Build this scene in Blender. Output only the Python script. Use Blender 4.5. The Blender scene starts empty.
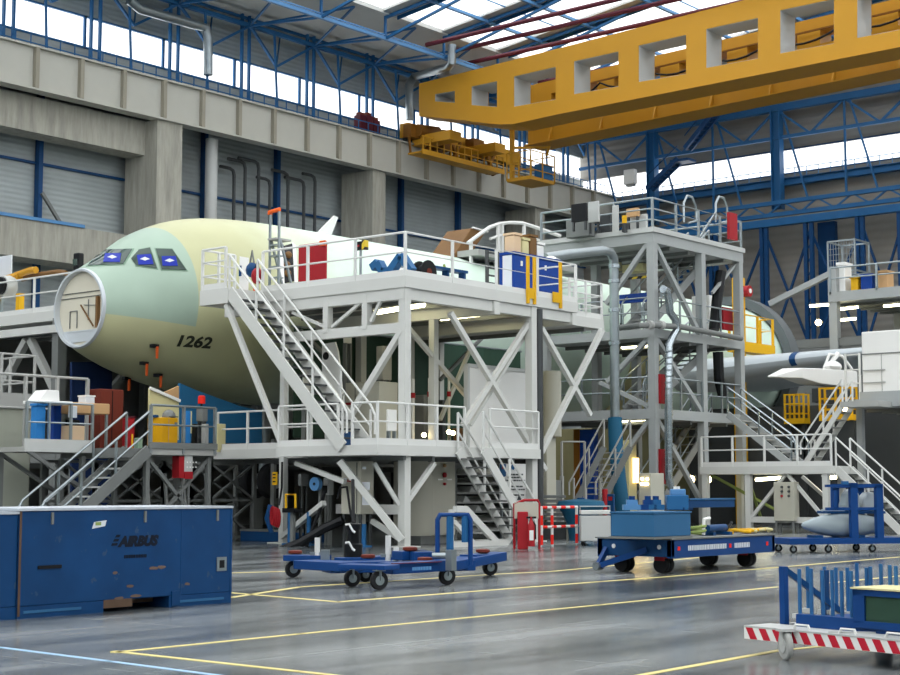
import bpy, bmesh, math, random
from mathutils import Vector as V, Matrix
from mathutils.bvhtree import BVHTree
random.seed(7)
SC = bpy.context.scene
COL = SC.collection
# ------------------------------------------------------------------ camera
F_PX = 1550.0
YAW = math.radians(39.6); PITCH = math.atan(150.5/F_PX); EYE = V((0, 0, 1.5))
FH = V((math.cos(YAW), math.sin(YAW), 0)); RT = V((math.sin(YAW), -math.cos(YAW), 0)); UPZ = V((0, 0, 1))
FW = FH*math.cos(PITCH) + UPZ*math.sin(PITCH); UP = UPZ*math.cos(PITCH) - FH*math.sin(PITCH)
def ray(px, py): return FW*F_PX + RT*(px-450) - UP*(py-337.5)
def PX(px, py, X): d = ray(px, py); return EYE + d*(X/d.x)
def PY(px, py, Y): d = ray(px, py); return EYE + d*(Y/d.y)
def PZ(px, py, z=0.0): d = ray(px, py); return EYE + d*((z-EYE.z)/d.z)
def PD(px, py, dep): d = ray(px, py); return EYE + d*(dep/(d.dot(FH)))
cam = bpy.data.objects.new('camera', bpy.data.cameras.new('camera')); COL.objects.link(cam)
cam.data.sensor_fit = 'HORIZONTAL'; cam.data.sensor_width = 36; cam.data.lens = F_PX/900*36
cam.data.clip_start = 0.1; cam.data.clip_end = 600
cam.matrix_world = Matrix(((RT.x, UP.x, -FW.x, EYE.x), (RT.y, UP.y, -FW.y, EYE.y), (RT.z, UP.z, -FW.z, EYE.z), (0, 0, 0, 1)))
SC.camera = cam
# ------------------------------------------------------------------ materials
def lin(h):
    h = h.lstrip('#'); c = [int(h[i:i+2], 16)/255 for i in (0, 2, 4)]
    return tuple((x/12.92 if x <= .04045 else ((x+.055)/1.055)**2.4) for x in c) + (1,)
MATS = {}
def newmat(name):
    m = bpy.data.materials.new(name); m.use_nodes = True; MATS[name] = m
    nt = m.node_tree; b = nt.nodes['Principled BSDF']; return m, nt, b
def N(nt, t, **kw):
    n = nt.nodes.new(t)
    for k, v in kw.items(): setattr(n, k, v)
    return n
def paint(name, hexc, rough=.45, metal=0.0, var=.12, scale=1.3, dirt=None):
    """painted or bare surface with a faint blotchy variation of its own"""
    m, nt, b = newmat(name); c = lin(hexc)
    tc = N(nt, 'ShaderNodeTexCoord'); no = N(nt, 'ShaderNodeTexNoise'); no.inputs['Scale'].default_value = scale; no.inputs['Detail'].default_value = 5
    nt.links.new(tc.outputs['Object'], no.inputs['Vector'])
    mx = N(nt, 'ShaderNodeMix', data_type='RGBA'); mx.inputs['A'].default_value = tuple(x*(1-var) for x in c[:3]) + (1,)
    mx.inputs['B'].default_value = tuple(min(1, x*(1+var)) for x in c[:3]) + (1,)
    nt.links.new(no.outputs['Fac'], mx.inputs['Factor']); out = mx.outputs['Result']
    if dirt:
        n2 = N(nt, 'ShaderNodeTexNoise'); n2.inputs['Scale'].default_value = dirt[1]; n2.inputs['Detail'].default_value = 6
        nt.links.new(tc.outputs['Object'], n2.inputs['Vector'])
        r = N(nt, 'ShaderNodeValToRGB'); r.color_ramp.elements[0].position = dirt[2]; r.color_ramp.elements[1].position = dirt[2]+.03
        nt.links.new(n2.outputs['Fac'], r.inputs['Fac'])
        m2 = N(nt, 'ShaderNodeMix', data_type='RGBA'); m2.inputs['B'].default_value = lin(dirt[0])
        nt.links.new(out, m2.inputs['A']); nt.links.new(r.outputs['Color'], m2.inputs['Factor']); out = m2.outputs['Result']
    nt.links.new(out, b.inputs['Base Color'])
    b.inputs['Roughness'].default_value = rough; b.inputs['Metallic'].default_value = metal; b.inputs['Specular IOR Level'].default_value = .22
    return m
def glow(name, hexc, s):
    m, nt, b = newmat(name); b.inputs['Base Color'].default_value = lin('#ffffff')
    b.inputs['Emission Color'].default_value = lin(hexc); b.inputs['Emission Strength'].default_value = s; return m
paint('white_paint', '#d2d3ce', .4, 0, .05); paint('white_rail', '#dfe0dc', .4, 0, .04)
paint('deck_grey', '#a9aaa6', .6, 0, .08); paint('steel_grey', '#a5a9a8', .45, 0, .08)
paint('galv', '#9aa3a6', .32, .75, .15, 3); paint('duct_metal', '#aeb8bd', .25, .9, .15, 4)
paint('dark_steel', '#4e5152', .5, .3, .15); paint('black', '#15171a', .45, 0, .1); paint('rubber', '#232426', .7, 0, .15)
paint('mid_grey', '#777a78', .55, 0, .1); paint('beige', '#bdbbac', .45, 0, .05); paint('cream', '#d8cf9c', .6, 0, .06)
paint('blue_steel', '#2a6598', .45, 0, .12); paint('blue_light', '#5a8cbc', .4, 0, .1); paint('blue_deep', '#164473', .45, 0, .12)
paint('blue_cart', '#12407c', .4, 0, .15); paint('blue_panel', '#123f90', .4, 0, .06); paint('blue_box', '#33668f', .5, 0, .12)
paint('blue_hose', '#1f5a78', .6, 0, .1); paint('blue_wall', '#2a6c98', .6, 0, .08)
paint('red', '#a3222a', .45, 0, .08); paint('red_bright', '#e8281e', .5, 0, .05); paint('red_brown', '#6f2f22', .6, 0, .1); paint('maroon', '#5c2430', .5, 0, .1)
paint('orange_flag', '#e0622c', .7, 0, .1); paint('orange_cap', '#f2692a', .5, 0, .05); paint('brown', '#7a5a37', .6, 0, .15); paint('wood', '#c79f72', .7, 0, .15); paint('plywood', '#e0c3a0', .7, 0, .1)
paint('yellow', '#e2ae1c', .45, 0, .08); paint('yellow_box', '#d9a114', .5, 0, .06); paint('crane_yellow', '#c9932a', .42, 0, .07, .4); paint('crane_dark', '#80541c', .5, 0, .2)
paint('line_yellow', '#e0cf86', .5, 0, .15, 2); paint('line_blue', '#9fc0de', .5, 0, .1, 2)
paint('white', '#eeeeea', .45, 0, .03); paint('paper', '#d8dde2', .7, 0, .04); paint('glass_dark', '#46554f', .08, 0, .2); paint('cover_blue', '#1a2fa0', .5, 0, .05)
paint('crate_blue', '#0d3d6b', .55, 0, .3, 2.2, ('#2f4a68', 6, .66)); paint('crate_wood', '#5d4a3c', .8, 0, .3, 5)
paint('crate_text', '#0b1626', .6, 0, .1); paint('num_black', '#2c2f24', .5, 0, .1); paint('primer_grey', '#b4bcc0', .28, 0, .05); paint('fairing_grey', '#9aa6aa', .25, 0, .06)
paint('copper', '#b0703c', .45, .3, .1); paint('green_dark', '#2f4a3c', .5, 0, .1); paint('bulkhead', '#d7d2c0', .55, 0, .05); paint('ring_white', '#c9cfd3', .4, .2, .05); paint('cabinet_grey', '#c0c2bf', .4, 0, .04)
paint('roof_panel', '#c2c4c0', .7, 0, .06); paint('tarp', '#b3b7a8', .8, 0, .08); paint('green_sheet', '#7f9a86', .5, 0, .06); paint('mint_tape', '#8fa05a', .6, 0, .1)
glow('tube', '#fff6c8', 9); glow('bulb', '#ffe2a0', 14); glow('glow_warm', '#ffd27a', 3.0); paint('olive', '#8a8460', .6, 0, .15)
paint('crate_edge', '#b9bfc6', .6, 0, .25, 6); paint('bumper_red', '#c32538', .5, 0, .06); paint('blue_tube', '#356797', .35, 0, .08); paint('blue_bin', '#2f7fc4', .5, 0, .06); paint('worn', '#6b5a50', .8, 0, .3); paint('arch_grey', '#5f6466', .5, 0, .1); paint('navy', '#1a2f57', .7, 0, .1)
glow('led_green', '#7dffa0', 3)
def concrete(name, hexc):
    m, nt, b = newmat(name); c = lin(hexc)
    tc = N(nt, 'ShaderNodeTexCoord'); mp = N(nt, 'ShaderNodeMapping'); mp.inputs['Scale'].default_value = (1.6, 1.6, .22)
    n1 = N(nt, 'ShaderNodeTexNoise'); n1.inputs['Scale'].default_value = 1.6; n1.inputs['Detail'].default_value = 8; n1.inputs['Roughness'].default_value = .65
    nt.links.new(tc.outputs['Object'], mp.inputs['Vector']); nt.links.new(mp.outputs['Vector'], n1.inputs['Vector'])
    r = N(nt, 'ShaderNodeValToRGB'); r.color_ramp.elements[0].position = .3; r.color_ramp.elements[1].position = .72
    r.color_ramp.elements[0].color = tuple(x*.68 for x in c[:3])+(1,); r.color_ramp.elements[1].color = tuple(min(1, x*1.18) for x in c[:3])+(1,)
    nt.links.new(n1.outputs['Fac'], r.inputs['Fac']); nt.links.new(r.outputs['Color'], b.inputs['Base Color']); b.inputs['Roughness'].default_value = .85
concrete('concrete', '#a9a79b'); paint('girder_paint', '#bab9af', .5, 0, .05); paint('stiffener_paint', '#9a9586', .6, 0, .08)
def cladding(name, hexc, period, axis='z', depth=.5):
    """corrugated sheet: fine horizontal ribs as bump plus slightly varying sheet tone"""
    m, nt, b = newmat(name); c = lin(hexc)
    tc = N(nt, 'ShaderNodeTexCoord'); sp = N(nt, 'ShaderNodeSeparateXYZ'); nt.links.new(tc.outputs['Object'], sp.inputs[0])
    mu = N(nt, 'ShaderNodeMath', operation='MULTIPLY'); mu.inputs[1].default_value = 2*math.pi/period; nt.links.new(sp.outputs['Z'], mu.inputs[0])
    si = N(nt, 'ShaderNodeMath', operation='SINE'); nt.links.new(mu.outputs[0], si.inputs[0])
    bp = N(nt, 'ShaderNodeBump'); bp.inputs['Strength'].default_value = depth; bp.inputs['Distance'].default_value = .08
    nt.links.new(si.outputs[0], bp.inputs['Height']); nt.links.new(bp.outputs['Normal'], b.inputs['Normal'])
    no = N(nt, 'ShaderNodeTexNoise'); no.inputs['Scale'].default_value = .5; nt.links.new(tc.outputs['Object'], no.inputs['Vector'])
    ad = N(nt, 'ShaderNodeMath', operation='MULTIPLY_ADD'); ad.inputs[1].default_value = .09; ad.inputs[2].default_value = 0; nt.links.new(si.outputs[0], ad.inputs[0])
    a2 = N(nt, 'ShaderNodeMath', operation='ADD'); nt.links.new(no.outputs['Fac'], a2.inputs[0]); nt.links.new(ad.outputs[0], a2.inputs[1])
    mx = N(nt, 'ShaderNodeMix', data_type='RGBA'); mx.inputs['A'].default_value = tuple(x*.8 for x in c[:3])+(1,); mx.inputs['B'].default_value = tuple(min(1, x*1.15) for x in c[:3])+(1,)
    nt.links.new(a2.outputs[0], mx.inputs['Factor']); nt.links.new(mx.outputs['Result'], b.inputs['Base Color']); b.inputs['Roughness'].default_value = .55
cladding('cladding', '#a6aeae', .3, depth=.22); cladding('cladding_back', '#96938b', .55, depth=.25)
def floor_mat():
    m, nt, b = newmat('floor_paint'); tc = N(nt, 'ShaderNodeTexCoord')
    n1 = N(nt, 'ShaderNodeTexNoise'); n1.inputs['Scale'].default_value = .35; n1.inputs['Detail'].default_value = 7; n1.inputs['Roughness'].default_value = .62
    mp = N(nt, 'ShaderNodeMapping'); mp.inputs['Rotation'].default_value = (0, 0, .12); mp.inputs['Scale'].default_value = (.35, 1.6, 1)
    nt.links.new(tc.outputs['Object'], mp.inputs['Vector']); nt.links.new(mp.outputs['Vector'], n1.inputs['Vector'])
    r = N(nt, 'ShaderNodeValToRGB'); e = r.color_ramp.elements; e[0].position = .38; e[0].color = lin('#2c3337'); e[1].position = .64; e[1].color = lin('#8f9393')
    nt.links.new(n1.outputs['Fac'], r.inputs['Fac'])
    # slab joints: a 6 m grid of pale filled saw cuts
    sp = N(nt, 'ShaderNodeSeparateXYZ'); nt.links.new(tc.outputs['Object'], sp.inputs[0]); prev = None
    for ax, off in (('X', .7), ('Y', 1.9)):
        a = N(nt, 'ShaderNodeMath', operation='ADD'); a.inputs[1].default_value = off; nt.links.new(sp.outputs[ax], a.inputs[0])
        w = N(nt, 'ShaderNodeMath', operation='PINGPONG'); w.inputs[1].default_value = 1.5; nt.links.new(a.outputs[0], w.inputs[0])
        l = N(nt, 'ShaderNodeMath', operation='LESS_THAN'); l.inputs[1].default_value = .012; nt.links.new(w.outputs[0], l.inputs[0])
        if prev:
            mxx = N(nt, 'ShaderNodeMath', operation='MAXIMUM'); nt.links.new(prev, mxx.inputs[0]); nt.links.new(l.outputs[0], mxx.inputs[1]); prev = mxx.outputs[0]
        else: prev = l.outputs[0]
    k = N(nt, 'ShaderNodeMath', operation='MULTIPLY'); k.inputs[1].default_value = .35; nt.links.new(prev, k.inputs[0])
    mx = N(nt, 'ShaderNodeMix', data_type='RGBA'); mx.inputs['B'].default_value = lin('#aab0b0'); nt.links.new(r.outputs['Color'], mx.inputs['A']); nt.links.new(k.outputs[0], mx.inputs['Factor'])
    nt.links.new(mx.outputs['Result'], b.inputs['Base Color'])
    n2 = N(nt, 'ShaderNodeTexNoise'); n2.inputs['Scale'].default_value = .9; n2.inputs['Detail'].default_value = 6; nt.links.new(mp.outputs['Vector'], n2.inputs['Vector'])
    rr = N(nt, 'ShaderNodeMapRange'); rr.inputs['To Min'].default_value = .1; rr.inputs['To Max'].default_value = .34; nt.links.new(n2.outputs['Fac'], rr.inputs['Value']); nt.links.new(rr.outputs['Result'], b.inputs['Roughness']); b.inputs['Specular IOR Level'].default_value = .75
floor_mat()
def fuselage_mat():
    """primers: grey-green nose section, yellow-green chromate around and below it, pale mint skin further aft"""
    m, nt, b = newmat('fuselage_primer'); tc = N(nt, 'ShaderNodeTexCoord'); sp = N(nt, 'ShaderNodeSeparateXYZ'); nt.links.new(tc.outputs['Object'], sp.inputs[0])
    def math_(op, a, bb):
        n = N(nt, 'ShaderNodeMath', operation=op)
        for i, x in enumerate((a, bb)):
            if isinstance(x, (int, float)): n.inputs[i].default_value = x
            else: nt.links.new(x, n.inputs[i])
        return n.outputs[0]
    X, Z = sp.outputs['X'], sp.outputs['Z']
    no = N(nt, 'ShaderNodeTexNoise'); no.inputs['Scale'].default_value = .8; no.inputs['Detail'].default_value = 6; nt.links.new(tc.outputs['Object'], no.inputs['Vector'])
    edge = math_('ADD', X, math_('MULTIPLY', math_('SUBTRACT', Z, 6.5), .03))
    fore = math_('MULTIPLY', math_('LESS_THAN', edge, 2.45), math_('GREATER_THAN', Z, math_('ADD', 6.42, math_('MULTIPLY', X, -.10))))
    aft = N(nt, 'ShaderNodeMapRange', interpolation_type='SMOOTHSTEP'); aft.inputs['From Min'].default_value = 4.2; aft.inputs['From Max'].default_value = 9.5
    wob = math_('ADD', X, math_('MULTIPLY', math_('SUBTRACT', no.outputs['Fac'], .5), 3.0)); nt.links.new(wob, aft.inputs['Value'])
    c1 = N(nt, 'ShaderNodeMix', data_type='RGBA'); c1.inputs['A'].default_value = lin('#bdbd94'); c1.inputs['B'].default_value = lin('#cfe3d3'); nt.links.new(aft.outputs['Result'], c1.inputs['Factor'])
    c2 = N(nt, 'ShaderNodeMix', data_type='RGBA'); c2.inputs['B'].default_value = lin('#a2b7a6'); nt.links.new(c1.outputs['Result'], c2.inputs['A']); nt.links.new(fore, c2.inputs['Factor'])
    hs = N(nt, 'ShaderNodeHueSaturation'); nt.links.new(c2.outputs['Result'], hs.inputs['Color'])
    nt.links.new(math_('ADD', .88, math_('MULTIPLY', no.outputs['Fac'], .24)), hs.inputs['Value'])
    nt.links.new(hs.outputs['Color'], b.inputs['Base Color']); b.inputs['Roughness'].default_value = .42; b.inputs['Specular IOR Level'].default_value = .3
fuselage_mat()
def stripes(name, c1, c2, period, slant=1.0, axis=('X', 'Z')):
    m, nt, b = newmat(name); tc = N(nt, 'ShaderNodeTexCoord'); sp = N(nt, 'ShaderNodeSeparateXYZ'); nt.links.new(tc.outputs['Object'], sp.inputs[0])
    k = N(nt, 'ShaderNodeMath', operation='MULTIPLY_ADD'); k.inputs[1].default_value = slant; nt.links.new(sp.outputs[axis[1]], k.inputs[0]); nt.links.new(sp.outputs[axis[0]], k.inputs[2])
    d = N(nt, 'ShaderNodeMath', operation='DIVIDE'); d.inputs[1].default_value = period; nt.links.new(k.outputs[0], d.inputs[0])
    fr = N(nt, 'ShaderNodeMath', operation='FRACT'); nt.links.new(d.outputs[0], fr.inputs[0])
    l = N(nt, 'ShaderNodeMath', operation='LESS_THAN'); l.inputs[1].default_value = .5; nt.links.new(fr.outputs[0], l.inputs[0])
    mx = N(nt, 'ShaderNodeMix', data_type='RGBA'); mx.inputs['A'].default_value = lin(c1); mx.inputs['B'].default_value = lin(c2); nt.links.new(l.outputs[0], mx.inputs['Factor'])
    nt.links.new(mx.outputs['Result'], b.inputs['Base Color']); b.inputs['Roughness'].default_value = .5
stripes('red_white', '#d8d4d2', '#c22a38', .155, 1.0); stripes('black_yellow', '#1c1c18', '#e0c02a', .4, 1.0, ('Y', 'Z'))
# red-white barrier tape by length along x / z
stripes('barrier_tape', '#e8e6e2', '#f0261c', .44, 1.0)
# ------------------------------------------------------------------ mesh builder
class MB:
    def __init__(s): s.v = []; s.f = []
    def add(s, vs, fs):
        o = len(s.v); s.v += [V(x) for x in vs]; s.f += [tuple(i+o for i in f) for f in fs]; return s
    def hexa(s, b, t): return s.add(list(b)+list(t), [(3, 2, 1, 0), (4, 5, 6, 7), (0, 1, 5, 4), (1, 2, 6, 5), (2, 3, 7, 6), (3, 0, 4, 7)])
    def box(s, x0, y0, z0, x1, y1, z1):
        return s.hexa([(x0, y0, z0), (x1, y0, z0), (x1, y1, z0), (x0, y1, z0)], [(x0, y0, z1), (x1, y0, z1), (x1, y1, z1), (x0, y1, z1)])
    def obox(s, c, ax, ay, az):
        """box centred at c with half-axis vectors"""
        c, ax, ay, az = V(c), V(ax), V(ay), V(az); q = [(-1, -1), (1, -1), (1, 1), (-1, 1)]
        return s.hexa([c+ax*i+ay*j-az for i, j in q], [c+ax*i+ay*j+az for i, j in q])
    def bar(s, p, q, w, h=None, up=(0, 0, 1)):
        p, q = V(p), V(q); h = h or w; d = (q-p).normalized(); up = V(up)
        if abs(d.dot(up)) > .98: up = V((1, 0, 0))
        a = d.cross(up).normalized(); b = a.cross(d).normalized()
        o = [a*(-w/2)+b*(-h/2), a*(w/2)+b*(-h/2), a*(w/2)+b*(h/2), a*(-w/2)+b*(h/2)]
        return s.hexa([p+x for x in o], [q+x for x in o])
    def ibeam(s, p, q, w, h, t=.04):
        p, q = V(p), V(q); d = (q-p).normalized(); up = V((0, 0, 1))
        if abs(d.dot(up)) > .98: up = V((1, 0, 0))
        a = d.cross(up).normalized(); b = a.cross(d).normalized()
        s.bar(p+b*(h/2-t/2), q+b*(h/2-t/2), w, t, up); s.bar(p-b*(h/2-t/2), q-b*(h/2-t/2), w, t, up); return s.bar(p, q, t, h-2*t, up)
    def tube(s, p, q, r, n=8, r2=None):
        p, q = V(p), V(q); r2 = r if r2 is None else r2; d = (q-p).normalized(); up = V((0, 0, 1)) if abs(d.z) < .95 else V((1, 0, 0))
        a = d.cross(up).normalized(); b = a.cross(d)
        ring = [a*math.cos(2*math.pi*i/n)+b*math.sin(2*math.pi*i/n) for i in range(n)]
        return s.add([p+x*r for x in ring]+[q+x*r2 for x in ring], [tuple(range(n))[::-1], tuple(range(n, 2*n))]+[(i, (i+1) % n, n+(i+1) % n, n+i) for i in range(n)])
    def path(s, pts, r, n=6):
        pts = [V(p) for p in pts]
        m = len(pts); rings = []; a = None
        for i, p in enumerate(pts):
            d = ((pts[min(i+1, m-1)]-p).normalized() + (p-pts[max(i-1, 0)]).normalized()).normalized()
            if a is None:
                up = V((0, 0, 1)) if abs(d.z) < .9 else V((1, 0, 0)); a = d.cross(up).normalized()
            else: a = (a - d*a.dot(d)).normalized()
            b = a.cross(d); k = 1.0
            if 0 < i < m-1:
                c = (pts[i+1]-p).normalized().dot((p-pts[i-1]).normalized()); k = 1/max(.5, math.sqrt(max(.0, (1+c)/2)))
            rings.append([p+(a*math.cos(2*math.pi*j/n)+b*math.sin(2*math.pi*j/n))*r*(1 if k < 1.05 else 1) for j in range(n)])
        vs = [x for g in rings for x in g]; fs = [tuple(range(n))[::-1], tuple(range((m-1)*n, m*n))]
        for i in range(m-1):
            for j in range(n): fs.append((i*n+j, i*n+(j+1) % n, (i+1)*n+(j+1) % n, (i+1)*n+j))
        return s.add(vs, fs)
    def prism(s, poly, vec):
        poly = [V(p) for p in poly]; n = len(poly); vec = V(vec)
        return s.add(poly+[p+vec for p in poly], [tuple(range(n))[::-1], tuple(range(n, 2*n))]+[(i, (i+1) % n, n+(i+1) % n, n+i) for i in range(n)])
    def lathe(s, base, axis, prof, n=16):
        """prof: list of (distance along axis, radius)"""
        base, d = V(base), V(axis).normalized(); up = V((0, 0, 1)) if abs(d.z) < .95 else V((1, 0, 0)); a = d.cross(up).normalized(); b = a.cross(d)
        vs = []; m = len(prof)
        for t, r in prof: vs += [base+d*t+(a*math.cos(2*math.pi*j/n)+b*math.sin(2*math.pi*j/n))*max(r, .002) for j in range(n)]
        fs = [tuple(range(n))[::-1], tuple(range((m-1)*n, m*n))]
        for i in range(m-1):
            for j in range(n): fs.append((i*n+j, i*n+(j+1) % n, (i+1)*n+(j+1) % n, (i+1)*n+j))
        return s.add(vs, fs)
    def ball(s, c, r, n=10, sc=(1, 1, 1)):
        c = V(c); prof = [(-math.cos(math.pi*i/6), math.sin(math.pi*i/6)) for i in range(7)]
        t = MB().lathe((0, 0, 0), (0, 0, 1), prof, n)
        return s.add([c+V((v.x*r*sc[0], v.y*r*sc[1], v.z*r*sc[2])) for v in t.v], t.f)
    def build(s, name, mat, parent=None, smooth=False, bevel=0, label=None):
        me = bpy.data.meshes.new(name); off = wloc(parent) if parent else V((0, 0, 0))
        me.from_pydata([tuple(v-off) for v in s.v], [], s.f)
        bm = bmesh.new(); bm.from_mesh(me); bmesh.ops.recalc_face_normals(bm, faces=bm.faces); bm.to_mesh(me); bm.free()
        me.materials.append(MATS[mat] if isinstance(mat, str) else mat)
        if smooth:
            me.polygons.foreach_set('use_smooth', [True]*len(me.polygons))
            try: me.set_sharp_from_angle(angle=math.radians(40))
            except Exception: pass
        o = bpy.data.objects.new(name, me); COL.objects.link(o)
        if parent: o.parent = parent
        if bevel:
            md = o.modifiers.new('bevel', 'BEVEL'); md.width = bevel; md.segments = 2; md.limit_method = 'ANGLE'
        if label: o['label'] = label
        return o
def wloc(o):
    r = V((0, 0, 0))
    while o: r = r + o.location; o = o.parent
    return r
def thing(name, label, cat, loc=(0, 0, 0), group=None, kind=None):
    o = bpy.data.objects.new(name, None); COL.objects.link(o); o.location = loc; o.empty_display_size = .2
    o['label'] = label; o['category'] = cat
    if group: o['group'] = group
    if kind: o['kind'] = kind
    return o
def tag(o, label, cat, group=None, kind=None):
    # move the origin of a single-mesh thing to the middle of its base
    if o.type == 'MESH' and o.parent is None and len(o.data.vertices):
        co = [v.co for v in o.data.vertices]; c = V(((min(v.x for v in co)+max(v.x for v in co))/2, (min(v.y for v in co)+max(v.y for v in co))/2, min(v.z for v in co)))
        if kind != 'structure':
            o.data.transform(Matrix.Translation(-c)); o.location = c
    o['label'] = label; o['category'] = cat
    if group: o['group'] = group
    if kind: o['kind'] = kind
    return o
def struct(mb, name, mat, label, cat, smooth=False):
    return tag(mb.build(name, mat, None, smooth), label, cat, None, 'structure')
def text_mesh(body, size, mat, name, parent, org, xdir, ydir, depth=.006, shear=0, bold=0, project=None, align='LEFT', font_scale_x=1.0):
    """flat lettering laid on a plane (or on a surface through project)"""
    cu = bpy.data.curves.new(name, 'FONT'); cu.body = body; cu.size = size; cu.shear = shear; cu.offset = bold; cu.align_x = align; cu.resolution_u = 3
    cu.extrude = 0
    t = bpy.data.objects.new('tmp', cu); COL.objects.link(t); dg = bpy.context.evaluated_depsgraph_get(); dg.update()
    me = bpy.data.meshes.new_from_object(t.evaluated_get(dg)); bpy.data.objects.remove(t); bpy.data.curves.remove(cu)
    bm = bmesh.new(); bm.from_mesh(me)
    if project: bmesh.ops.subdivide_edges(bm, edges=[e for e in bm.edges if e.calc_length() > size*.3], cuts=2)
    org, xd, yd = V(org), V(xdir).normalized(), V(ydir).normalized(); nrm = xd.cross(yd); off = wloc(parent)
    for v in bm.verts:
        p = org + xd*v.co.x*font_scale_x + yd*v.co.y
        if project: p = project(p)
        else: p = p + nrm*depth
        v.co = p - off
    bm.to_mesh(me); bm.free(); me.materials.append(MATS[mat])
    o = bpy.data.objects.new(name, me); COL.objects.link(o); o.parent = parent; return o
# ------------------------------------------------------------------ dock pieces
def rail(parent, pts, h=1.1, step=1.5, toe=True, mat='white_rail', mids=(.55,), r=.03, closed_ends=True, posts=True, pr=None):
    """guard rail along a polyline at deck level: rails in one mesh, each post and the toe board as its children"""
    pts = [V(p) for p in pts]; g = MB(); pr = pr or r
    g.path([p+V((0, 0, h)) for p in pts], r, 6)
    for m in mids: g.path([p+V((0, 0, h*m)) for p in pts], r*.8, 6)
    o = g.build('guard_rail', mat, parent)
    if posts:
        done = []
        for a, b in zip(pts, pts[1:]):
            n = max(1, round((b-a).length/step))
            for i in range(n+1):
                p = a+(b-a)*(i/n)
                if any((p-q).length < .15 for q in done): continue
                done.append(p); MB().bar(p+V((0, 0, -.12)), p+V((0, 0, h)), pr*2, pr*2).build('post', mat, o)
    if toe:
        t = MB()
        for a, b in zip(pts, pts[1:]): t.bar(a+V((0, 0, .08)), b+V((0, 0, .08)), .03, .17)
        t.build('toe_board', mat, o)
    return o
def stair(parent, top, bot, wvec, n=14, mat='white_paint', tread='deck_grey', hand=(1, 1), hr=1.0, rmat='white_rail', sw=.28, post_step=1.6, ext=.0, mid=True):
    """straight flight: stringer pair as one mesh, treads, handrails and posts as its children"""
    top, bot, w = V(top), V(bot), V(wvec); s = MB()
    for k in (0, 1): s.bar(top+w*k, bot+w*k, .06, sw)
    o = s.build('stair', mat, parent)
    d = bot-top; run = V((d.x, d.y, 0)).normalized()
    for i in range(1, n+1):
        p = top+d*(i/(n+1))+w*.5; MB().obox(p, w*.5, run*.13, (0, 0, .02)).build('tread', tread, o)
    for k in (0, 1):
        if not hand[k]: continue
        a, b = top+w*k, bot+w*k; h = MB(); hh = V((0, 0, hr)); e = run*.25
        h.path([a+hh, b+hh+V((0, 0, .1)), b+hh+e*.6+V((0, 0, -.15)), b+e*.6+V((0, 0, .35))], .032, 6)
        if mid: h.path([a+hh*.5, b+hh*.5+V((0, 0, .05))], .025, 6)
        m = max(2, round((b-a).length/post_step))
        for i in range(m+1):
            p = a+(b-a)*(i/m); h.bar(p, p+hh, .05)
        h.build('handrail', rmat, o)
    return o
def deck(parent, x0, y0, x1, y1, z, t=.36, mat='white_paint', name='deck', under=True):
    b = MB(); b.box(x0, y0, z-t, x1, y1, z); o = b.build(name, mat, parent)
    if under:
        j = MB(); n = max(2, int((x1-x0)/1.1))
        for i in range(1, n): x = x0+(x1-x0)*i/n; j.box(x-.05, y0+.1, z-t-.12, x+.05, y1-.1, z-t)
        j.build('joist', 'mid_grey', parent)
    return o
def col(parent, x, y, z0, z1, w=.28, mat='white_paint', name='column'): return MB().box(x-w/2, y-w/2, z0, x+w/2, y+w/2, z1).build(name, mat, parent)
def brace(parent, p, q, w=.14, mat='white_paint', name='brace'): return MB().bar(p, q, w, w).build(name, mat, parent)
def marks(parent, org, u, length, h, mat, out, name='stencil_marks'):
    """worn stencil line too small to read: a row of upright strokes"""
    m = MB(); org, u, out = V(org), V(u), V(out); s = 0
    while s < length:
        w = random.choice((.35, .5, .6))*h; m.obox(org+u*(s+w/2)+V((0, 0, h/2))+out*.002, u*w*.42, out*.002, (0, 0, h/2)); s += w*1.25
    return m.build(name, mat, parent)
def caster(parent, p, r=.1, w=.06, ax=(0, 1, 0), z_top=.3, wheel='rubber', forkm='galv'):
    """wheel on the floor at p with its hub and fork"""
    p = V(p); ax = V(ax).normalized(); c = p+V((0, 0, r))
    o = MB().lathe(c-ax*w/2, ax, [(0, r*.55), (0, r*.92), (w*.2, r), (w*.8, r), (w, r*.92), (w, r*.55)], 18).build('wheel', wheel, parent, True)
    MB().lathe(c-ax*(w/2+.008), ax, [(0, r*.5), (w+.016, r*.5)], 14).build('hub', forkm, o, True)
    f = MB()
    for k in (-1, 1): f.bar(c+ax*k*(w/2+.015), V((c.x, c.y, z_top))+ax*k*(w/2+.015), r*.28, .012)
    f.obox((p.x, p.y, z_top-.01), ax*(w/2+.04), V((-ax.y, ax.x, 0))*(w/2+.04), (0, 0, .012)); f.build('fork', forkm, o)
    return o
def lamp(p, q, label, group, wdt=.14, mat='tube'):
    p, q = V(p), V(q); t = thing('fluorescent_light', label, 'light', (p+q)/2, group)
    MB().bar(p+V((0, 0, .07)), q+V((0, 0, .07)), wdt*1.3, .05).build('housing', 'white_paint', t)
    MB().tube(p, q, wdt*.36, 8).build('light_tube', mat, t, True); return t
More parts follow.
